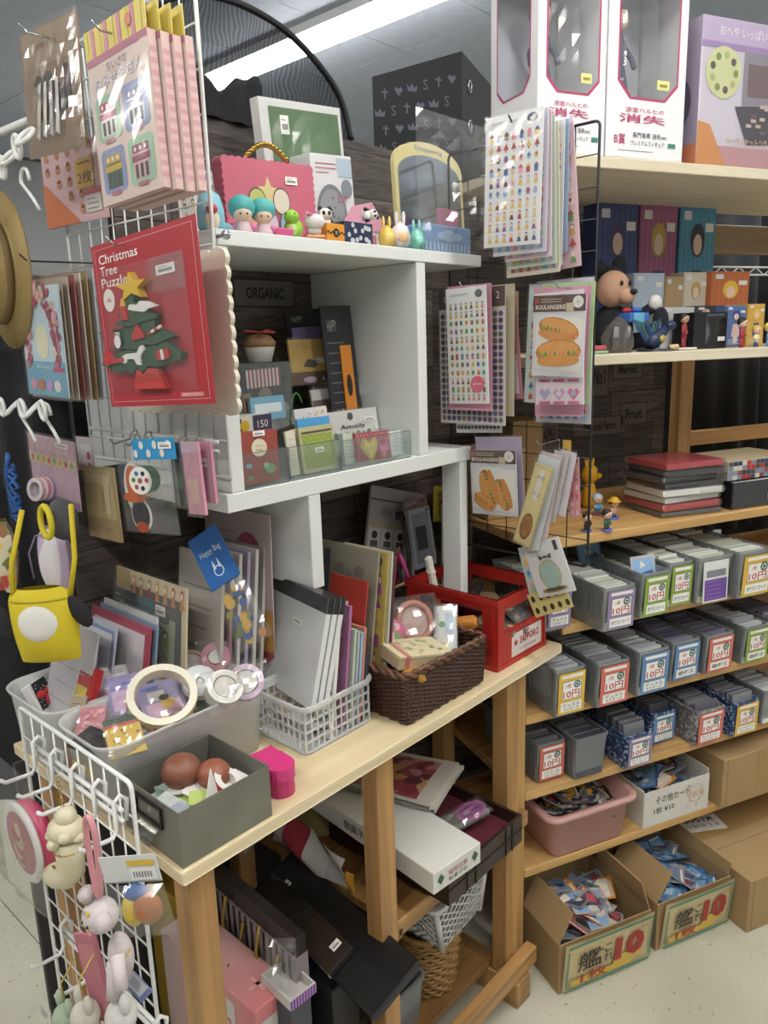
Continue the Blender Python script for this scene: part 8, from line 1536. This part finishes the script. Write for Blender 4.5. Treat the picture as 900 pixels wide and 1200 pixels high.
# blue header pack
X, w, h = quad(pl3((.19, .25, 1.0), (-.86, -.35, .3)), (248, 694), (281, 672), (222, 634)); t = thing('blue_header_pack', 'tilted bright blue header card with white lettering', 'pack', X); m = MB().c(M('#1f5a9c', .4)); m.box(0, 0, -.0015, w, h, 0); m.text('Happy Bag', w * .5, h * .62, h * .14, '#cfd9e6', .0010, w=w * .7, X=None); m.ring(w * .5, h * .25, w * .13, w * .16, '#cfd9e6', .0008); m.poly([(w * .36, h * .3), (w * .42, h * .48), (w * .46, h * .3)], '#cfd9e6', .0008); m.poly([(w * .54, h * .3), (w * .58, h * .48), (w * .64, h * .3)], '#cfd9e6', .0008); m.build('header', t)
crinkle(w * 1.1, .10, .004, .005, 4, CRINKLE, 7, 9).build('film_bag', t, T((-w * .05, -.10, -.004))); m = MB(); rg = random.Random(3); [m.disc(w * rg.uniform(.1, .9), -rg.uniform(.01, .09), w * rg.uniform(.06, .16), rg.choice(['#8a8a2f', '#b5762f', '#5a6a2f', '#c9a03a', '#24508f']), -.004 - k * .0001, n=9) for k in range(30)]; m.build('contents', t)
# right compartment
def mag(label, u, dg, v1, v0, tp, c, fn, th=.004, bag=.003): env2('magazine', label, u, dg, v1, v0, tp, c, fn, th, TZ + .006, bag, GG, 'magazine')
mag('grey magazine with round photo prints in a clear sleeve', .425, 9, .235, .105, (378, 632), '#8f8a78', lambda m, w, h: ([m.disc(w * (.35 + .17 * k), h * (.84 - .05 * (k % 2)), w * .09, '#77736c', .0009) for k in range(3)], m.rect(w * .22, h * .45, w * .82, h * .72, '#2a2628', .0008), m.disc(w * .45, h * .6, w * .15, '#6a5560', .0011), m.rect(w * .04, h * .6, w * .16, h * .95, '#3a3f52', .0008), m.rect(w * .7, h * .1, w * .95, h * .3, '#4a5a8a', .0009)))
mag('red booklet leaning before the grey magazine', .400, 10, .19, .105, (345, 660), '#a83a30', lambda m, w, h: (m.text('PLUS', w * .6, h * .55, h * .09, '#cfae9a', .001, w=w * .3), sticker(m, w * .4, h * .72, w * .16, h * .1)), .003, None)
mag('colourful magazine behind the grey one', .442, 8, .21, .095, (415, 640), '#b5a04a', d_stickers(5, 5, ['#c9504a', '#d9b23a', '#a8408f', '#e0d4c0'], 5)); mag('wine red magazine with green spine', .458, 7, .20, .09, (432, 645), '#5a2434', lambda m, w, h: m.rect(0, 0, w * .12, h, '#9ab08a')); mag('pale magazine next to the wine red one', .450, 7, .20, .09, (425, 640), '#b9b8a8', None)
CAL = leanv(.33, TZ, 5); X, w, h = quad(CAL, (428, 650), (488, 655), (434, 568)); t = thing('calendar_pack', 'white desk calendar with portrait row and black lettering', 'calendar', X, GG); m = MB().c(M('#a8a6a2', .5)); m.box(0, 0, -.006, w, h, 0); m.rect(0, h * .80, w, h * .82, '#3a3836', .0007); m.text('BTS', w * .66, h * .62, h * .12, '#26262a', .001, w=w * .34, bold=.02); m.disc(w * .32, h * .64, w * .12, '#8f8d88', .0008, h * .07); m.rect(0, h * .44, w, h * .47, '#b5a66a', .0008); [(m.rect(w * (.02 + .245 * k), h * .12, w * (.235 + .245 * k), h * .40, '#c4c2be', .0008), m.disc(w * (.127 + .245 * k), h * .3, w * .055, '#3a3430', .001, h * .06), m.rect(w * (.06 + .245 * k), h * .13, w * (.195 + .245 * k), h * .22, '#55524e', .001)) for k in range(4)]; m.build('card', t)
flat('poster_tube', 'clear sleeved red and cream printed sheet', leanv(.29, TZ, 8), (486, 665), (512, 652), (502, 578), '#8a6a62', d_stickers(3, 6, MIXED, 12), bag=1); flat('photo_card', 'black photo card in the tangle of sleeves', leanv(.26, TZ, 8), (478, 655), (494, 650), (484, 614), '#22201f', lambda m, w, h: m.text('do', w * .5, h * .5, h * .2, '#b9b4ae', .001), bag=1)
flat('frame_case', 'silver grey framed case leaning to the right', leanv(.24, TZ, 10), (488, 668), (512, 660), (505, 592), '#8d9096', lambda m, w, h: (m.rect(w * .1, h * .08, w * .9, h * .92, '#6f7278'), m.rect(w * .2, h * .3, w * .7, h * .7, '#2a2a2c', .0009), m.disc(w * .85, h * .95, w * .05, '#1f1f20', .0009)), .008)
flat('yellow_flyer', 'yellow flyer with dense black lettering', leanv(.365, TZ, 3), (508, 612), (553, 606), (508, 570), '#a89a3f', lambda m, w, h: [m.text(['おトクな', 'まとめ買い', 'セールです'][k], w * .5, h * (.78 - .25 * k), h * .16, '#26241c', .001, w=w * .8) for k in range(3)]); flat('clear_poster', 'tall clear sleeved pale poster against the right divider', leanv(.30, TZ, 4), (518, 690), (553, 682), (518, 590), '#a8a49c', lambda m, w, h: (m.rect(w * .1, h * .5, w * .9, h * .95, '#8f8a84'), m.rect(w * .3, h * .3, w * .6, h * .42, '#26241f', .0009)), bag=1)
rg = random.Random(6)
for k in range(9):
 px, py = 462 + 7 * (k % 5) + rg.uniform(-2, 2), 668 - 6 * (k // 3); P = onz(px, py, TZ + .13); q = T(P, rg.uniform(0, 3), rg.uniform(-.5, .5), rg.uniform(-.5, .5)); tag(MB().c(M(['#a8324a', '#2a2a30', '#d05a9a', '#c9c4be', '#6a3a78', '#b3946a', '#c43a4a', '#d9d2cc', '#8a2f50'][k], .35)).lathe([(.003, -.05), (.0048, -.045), (.0048, .03), (.002, .04)], 9).build('pen', None, q), ['dark red', 'black', 'hot pink', 'white', 'purple', 'tan', 'bright red', 'ivory', 'plum'][k] + ' pen in the bundle behind the wicker basket', 'pen', 'pens behind the wicker basket')
m = MB(); [m.c(M(['#a8844f', '#8f6c3c'][k % 2], .5)).tube([onz(455 + 5 * k, 692 - 2 * k, TZ + .10), onz(505 + 2 * k, 668 + 3 * k, TZ + .115)], .0022, 6) for k in range(7)]; o = m.build('bamboo_sticks'); tag(o, 'bundle of bamboo sticks behind the wicker basket', 'sticks', kind='stuff')
m = MB().c(M('#6a5a4c', .8)).bevbox(.44, .19, TZ, .66, .25, TZ + .085); tag(m.build('pen_box', None), 'low brown box holding the pens behind the wicker basket', 'box')
# ================================================================== under the table
BZ = .0755
t = thing('pink_carton', 'tall pink gradient carton standing under the table', 'box', T((.160, .108, BZ))); w, d, h = .075, .262, .272
def grad():
 m, tt, b = newmat('pink_print'); tc = nd(tt, 'ShaderNodeTexCoord'); sp = nd(tt, 'ShaderNodeSeparateXYZ'); tt.links.new(tc.outputs['Object'], sp.inputs[0]); mr = nd(tt, 'ShaderNodeMapRange'); mr.inputs[1].default_value = 0; mr.inputs[2].default_value = .26; tt.links.new(sp.outputs[1], mr.inputs[0]); r = nd(tt, 'ShaderNodeValToRGB'); r.color_ramp.elements[0].color = lin('#d07f80'); r.color_ramp.elements[1].color = lin('#cdb9b6'); tt.links.new(mr.outputs[0], r.inputs[0]); tt.links.new(r.outputs[0], b.inputs['Base Color']); b.inputs['Roughness'].default_value = .4; return m
MB().bevbox(0, 0, 0, w, d, h, .0015).build('carton', t, mat=grad())
m = MB(); m.rect(.03, 0, .09, h * .93, '#d0ccc8', .0004); m.text('ナス', .06, h * .72, .05, '#c4606a', .0008, w=.04); m.text('コス', .06, h * .42, .05, '#c4606a', .0008, w=.04); m.build('side_print', t, frame((-.0003, d, 0), (0, -1, 0), (0, 0, 1)) @ T((.12, 0, 0)))
m = MB(); m.rect(.012, .0, w - .006, h * .9, '#cdc8c4', .0004); m.build('end_flap', t, frame((0, -.0003, 0), (1, 0, 0), (0, 0, 1)))
m = MB(); [(m.rect(x - s, y - s * .2, x + s, y + s * .2, '#dda3a2', .0004), m.rect(x - s * .2, y - s, x + s * .2, y + s, '#dda3a2', .0004)) for x, y, s in ((.038, .04, .017), (.03, .105, .008), (.02, .17, .014))]; m.build('cross_print', t, T((0, 0, h + .0002)))
# striped gift bag with rope handles
t = thing('striped_bag', 'grey paper gift bag with black striped top and gold rope handles', 'bag', T((.237, .10, BZ), -.06)); w, d, h = .026, .25, .352
m = MB().c(M('#8f8587', .5)); m.box(0, 0, 0, w, d, h * .9); m.c(M('#2a2524', .45)).box(.004, 0.001, h * .9, w - .002, d - .001, h); m.build('bag_body', t); m = MB(); [m.rect(d * (.02 + .07 * k), h * .72, d * (.05 + .07 * k), h * .9, '#211d1d', .0004) for k in range(14)]; m.ring(d * .55, h * .5, .03, .0315, '#7a7072', .0004); m.ring(d * .2, h * .55, .025, .0262, '#7a7072', .0004); m.build('stripe_print', t, frame((-.0002, d, 0), (0, -1, 0), (0, 0, 1)))['kind'] = 'stuff'
for y in (.07, .17): MB().c(M('#9a7a3a', .4, .3)).tube([(-.003, y + .02, h * .93), (-.012, y + .022, h * .8), (-.014, y, h * .62), (-.01, y - .024, h * .72), (-.003, y - .03, h * .86)], .0032, 6).build('rope_handle', t)
# black flat case on a dark box, smoky lid
tag(MB().bevbox(.285, .07, BZ, .345, .34, BZ + .24).build('dark_box', None, None, M('#1f1f22', .5)), 'dark box carrying the big black case under the table', 'box')
t = thing('black_case', 'large flat black case lying under the table', 'case', T((.272, -.040, .338), -.138, 0, -.42)); CX = t.matrix_world.copy(); MB().c(M('#17171a', .35)).bevbox(0, 0, 0, .105, .36, .016, .003).build('case', t); m = MB(); sticker(m, .04, .30, .02, .016, .0165); m.build('price_label', t)
t = thing('smoky_box', 'smoky clear lidded box lying on the black case', 'box', CX @ T((-.004, .10, .0165))); MB().c(plastic_film('smoke', .08, .55, .1, '#3a3430')).bevbox(0, 0, 0, .056, .24, .014, .002).build('lid', t); m = MB(); sticker(m, .03, .02, .018, .014, .0146); m.build('price_label', t)
t = thing('check_box', 'open box with pink and blue striped rim and clear wrap', 'box', T(onz(341, 1186, .345), -.05)); w, d, h = .05, .075, .018
m = MB().c(M('#cbc8c4', .5)); m.box(0, 0, 0, w, d, .003); [m.box(*b) for b in ((0, 0, .003, w, .003, h), (0, d - .003, .003, w, d, h), (0, .003, .003, .003, d - .003, h), (w - .003, .003, .003, w, d - .003, h))]; m.build('tray', t)
m = MB(); [m.rect(w * k / 9, 0, w * (k + .55) / 9, h, '#3a4a9a', .0003) for k in range(9)]; [m.rect(w * (k + .55) / 9, 0, w * (k + 1) / 9, h, '#c47a9a', .0003) for k in range(9)]; m.build('striped_front', t, frame((0, -.0003, 0), (1, 0, 0), (0, 0, 1))); crinkle(.05, .08, .006, .01, 3, CRINKLE, 7, 8).build('film', t, frame((-.01, .05, .012), (.6, -.6, 0), (.1, .3, 1)))
GQ = onz(341, 1186, .345); tag(MB().bevbox(GQ.x + .003, GQ.y + .004, BZ, GQ.x + .045, GQ.y + .07, .344).build('grey_carton', None, None, M('#4a4a52', .6)), 'grey carton under the pink and blue striped box', 'box')
# towels, board, yellow bag
def towel(label, P, wx, h, cols, rz, txt=None):
 t = thing('towel', label, 'towel', T(P, rz), 'sports towels under the table'); m = MB(); m.smooth = True
 for k, c in enumerate(cols): m.c(M(c, .9, nz=.15, ns=120)); a0, a1 = k / len(cols), (k + 1) / len(cols); m.grid(lambda a, b: (wx * (a0 + (a1 - a0) * a), .012 * math.sin(7 * (a0 + (a1 - a0) * a) + 5 * b) + (.03 if wx > .2 else .10) * b * (1 - b) * (-1 if wx > .2 else 1), h * b - (.008 if wx > .2 else .03) * a), 5, 14)
 m.build('cloth', t); m = MB().c(M('#b5801f', .8)); [m.tube([(wx, .01 * math.sin(7 + 5 * k / 20), h * k / 20 - .03), (wx + .012, .0, h * k / 20 - .036)], .0022, 5) for k in range(20)]; m.build('fringe', t)['kind'] = 'stuff'
 if txt: m = MB(); m.text(txt, wx * .5, h * .45, wx * .28, '#2a2430', 0, w=h * .5, X=Matrix.Rotation(PI / 2, 4, 'Z') @ T((-wx * .05, -wx, 0))); m.build('lettering', t, frame((0, -.004, h * .1), (1, 0, 0), (0, 0, 1)))
A_t, B_t = onv(285, 985, .35), onv(395, 930, .35); towel('white towel with grey lines and orange fringe under the table', (A_t.x, .35, A_t.z - .03), B_t.x - A_t.x, .15, ('#d0cec8', '#a5a39f', '#d2d0ca', '#b9b7b2'), .1); towel('white towel with a red band and orange fringe', (.404, .355, .396), .21, .07, ('#b0aeaa', '#8f2a38', '#c9c7c2', '#b5b3af'), -PI / 2, None)
tag(MB().c(M('#a8a06a', .6)).box(0, 0, 0, .13, .004, .15).build('pale_board', None, T((.40, .335, .30), -.9, -.4)), 'pale yellow board leaning behind the black case', 'board'); tag(MB().c(M('#a88a2a', .6)).bevbox(0, 0, 0, .05, .09, .30, .004).build('yellow_bag', None, T((.20, .375, BZ), .1)), 'mustard yellow paper bag behind the striped bag', 'bag')
# brown album case with white box, newspapers and packs on the middle shelf
AZ = .4025; t = thing('album_case', 'open dark brown album case with wine red lining on the middle shelf', 'case', T((.475, -.022, AZ))); w, d, h = .226, .29, .056; BR = M('#2f211c', .35, nz=.15, ns=60)
m = MB().c(BR); m.box(0, 0, 0, w, .006, h); m.box(0, d - .006, 0, w, d, h); m.box(0, .006, 0, .006, d - .006, h); m.box(w - .006, .006, 0, w, d - .006, h); m.build('case', t); MB().c(M('#571825', .8)).box(.006, .006, .001, w - .006, d - .006, h * .55).build('lining', t); MB().c(M('#17100e', .4)).box(0.0, -.0014, h * .48, w, 0, h * .53).build('groove', t)
for x in (.05, .075, .17, .19): MB().c(M('#1f1512', .4)).box(x, -.002, 0, x + .003, 0, h).build('spine_rib', t)
t = thing('sweets_box', 'long white paper box with green and red print lying on the album case', 'box', T((.425, -.030, AZ + h + .001), -.10)); w2, d2, h2 = .115, .40, .04; MB().c(M('#d0cfca', .5)).bevbox(0, 0, 0, w2, d2, h2, .0015).build('carton', t)
m = MB(); m.text('福岡名菓', w2 * .5, h2 * .6, h2 * .25, '#a84a55', .0006, w=w2 * .4); m.text('和菓子処', w2 * .5, h2 * .3, h2 * .2, '#3a3a36', .0006, w=w2 * .4); [m.poly([(w2 * x, h2 * .3), (w2 * x + .008, h2 * .55), (w2 * x, h2 * .8), (w2 * x - .008, h2 * .55)], '#2f5a44', .0005) for x in (.14, .86)]; m.build('end_print', t, frame((0, -.0004, 0), (1, 0, 0), (0, 0, 1)))
m = MB(); m.poly([(.24, .02), (.255, .032), (.27, .02), (.255, .006)], '#2f5a44', .0005); m.text('菓子', .295, .02, .018, '#a84a55', .0006); m.text('御菓子', .2, .02, .018, '#3a3a36', .0006); m.build('side_print', t, frame((-.0004, d2, 0), (0, -1, 0), (0, 0, 1)))
for k in range(2):
 t = thing('newspaper', ('folded newspaper with a red front photo on the album case', 'folded newspaper under the red one')[1 - k], 'newspaper', T((.545 + .008 * (1 - k), .075 - .006 * (1 - k), AZ + h + .0425 + .008 * k), .30)); m = MB(); m.smooth = True; m.c(M('#b9b5ab', .7)).grid(lambda a, b: (.16 * a, .20 * b, .004 + .004 * math.sin(3 * a + 2 * b)), 8, 8); m.grid(lambda a, b: (.16 * a, .20 * b, -.004 + .004 * math.sin(3 * a + 2 * b)), 8, 8); m.grid(lambda a, b: (.16 * a, 0, -.004 + .008 * b + .004 * math.sin(3 * a)), 8, 1); m.grid(lambda a, b: (.16, .2 * a, -.004 + .008 * b + .004 * math.sin(3 + 2 * a)), 8, 1); m.build('paper', t)
 if k: m = MB(); m.c(blotch('news_photo', ['#7a2f3a', '#8f3f48', '#5a2a30', '#a8787a', '#b08a5a'], 40, .7)); m.grid(lambda a, b: (.01 + .135 * a, .03 + .15 * b, .0046 + .004 * math.sin(3 * (.06 + .84 * a) + 2 * (.15 + .75 * b))), 7, 7); m.text('SPORTS', .07, .185, .012, '#8a8a3a', .0098, w=.1, bold=.02); m.build('photo_print', t)
t = thing('bagged_pack', 'clear bagged pack with a purple oval label on the album case', 'pack', T((.625, .06, AZ + .05), -.3, .12, -.12)); m = MB().c(M('#6f6c62', .5)); m.bevbox(-.05, -.02, -.002, .05, .02, .010, .002); m.disc(.02, 0, .032, '#a85a9a', .0106, .022, 22); m.disc(.02, 0, .026, '#8a3f80', .0110, .017, 20); m.text('special', .02, 0, .011, '#26202a', .0115, w=.036); m.build('pack', t); crinkle(.11, .05, .004, .006, 5, CRINKLE, 8, 6).build('film_bag', t, T((-.055, -.025, .009)))
m = MB(); m.smooth = True; m.c(M('#9a958c', .6)).lathe([(.03, 0), (.03, .22), (.024, .222)], 20); tag(m.build('paper_roll', None, T((.66, .36, .391))), 'upright grey paper roll at the back of the middle shelf', 'roll'); tag(MB().bevbox(.60, .29, .391, .63, .39, .5).build('brown_box', None, None, M('#4a3a2c', .7)), 'small dark brown box at the back of the middle shelf', 'box')
# tan wicker bin, white lattice basket, grey basket
t = thing('wicker_bin', 'tan woven wicker bin on the lowest boards', 'basket', T((.600, .135, BZ))); weave(t, -.068, .068, -.068, .068, .135, 15, M('#9a7440', .5, nz=.25, ns=80), .0042, 1.25, True, .003, .016); MB().c(M('#7a5a30', .6)).lathe([(.05, .001), (.052, .006)], 22).build('base', t); MB().c(M('#9a7440', .5)).tube([(.068 * math.cos(a), .068 * math.sin(a), .137) for a in [2 * PI * k / 30 for k in range(30)]], .005, 7, True).build('rim', t)
t = thing('lattice_basket', 'white plastic basket with diamond lattice sides in the wicker bin', 'basket', T((.612, .115, BZ + .14), 0, -.06, -.12)); w, d, h = .16, .16, .12; WP = M('#c9c9c8', .4); m = MB().c(WP); loops(m, [(w * .72, d * .72, .012, 0), (w * .72, d * .72, .012, .004), (w * .70, d * .70, .01, .004)], 3); m.build('base', t); m = MB().c(WP); loops(m, [(w * .97, d * .97, .018, h - .012), (w + .012, d + .012, .024, h - .010), (w + .014, d + .014, .024, h), (w * .95, d * .95, .016, h)], 4, None, False); m.build('rim', t)
for f, (rz) in enumerate((0, PI / 2, PI, -PI / 2)):
 m = MB().c(WP); n = 6; Y = Matrix.Rotation(rz, 4, 'Z'); S_ = lambda a, b: (w * (a - .5) * (.74 + .23 * b), -d * .5 * (.74 + .23 * b), .004 + (h - .014) * b)
 for k in range(-n, n + 1):
  for sg in (1, -1):
   p = [(a, ((a - k / n) * 1.0) if sg > 0 else ((k / n + 1 - a) * 1.0)) for a in [q / 40 for q in range(41)]]; p = [q for q in p if 0 <= q[1] <= 1]
   if len(p) > 1: m.tube([S_(*p[0]), S_(*p[-1])], .0021, 4, False, Y)
 m.build('lattice_side', t)['kind'] = 'stuff'
 MB().c(WP).tube([S_(0, 0), S_(0, 1)], .006, 7, False, Y).build('corner_post', t)
t = thing('grey_basket', 'translucent grey slotted basket on the lowest boards', 'basket', T((.478, .15, BZ))); m = MB(); tray(m, .09, .15, .10, .002, .01, .9, .004); m.build('basket_body', t, mat=BINP); m = MB().c(M('#4a4c50', .5)); [m.box(-.046 + .0005, -.06 + .018 * i, .02 + .018 * j, -.0435, -.05 + .018 * i, .03 + .018 * j) for i in range(7) for j in range(4)]; m.build('slot', t)['kind'] = 'stuff'
# ================================================================== clothes and wire rack beyond the card shelf
def rg_(u0, v0, u1, v1, z0, z1, c, s, lab): a, b = rw(u0, v0, 0), rw(u1, v1, 0); garment(lab, (a.x, a.y, 0), (b.x, b.y, 0), z0, z1, c, s)
rg_(.80, .52, 1.15, .50, .75, 1.30, '#1b1c20', 2, 'black leather jacket hanging behind the pine shelf'); rg_(1.10, .56, 1.6, .52, .7, 1.32, '#202126', 5, 'black coat hanging beyond the leather jacket'); rg_(.78, .70, 1.3, .66, 1.1, 1.72, '#3a3d44', 8, 'charcoal coat hanging behind the upper boards'); rg_(1.25, .72, 1.8, .66, 1.15, 1.72, '#24262b', 3, 'black parka hanging behind the upper boards')
q = onrv(845, 322, .58); t = thing('wire_rack', 'white wire rack edge behind the eye-level board', 'rack', TR(.75, .58, q.z)); [MB().c(GW).tube([(0, 0, z), (.9, 0, z)], .003, 6).build('rail', t) for z in (0, .022)]; MB().c(GW).tube([(.9 * k / 26, 0, .022 * (k % 2)) for k in range(27)], .0022, 5).build('zigzag_wire', t)
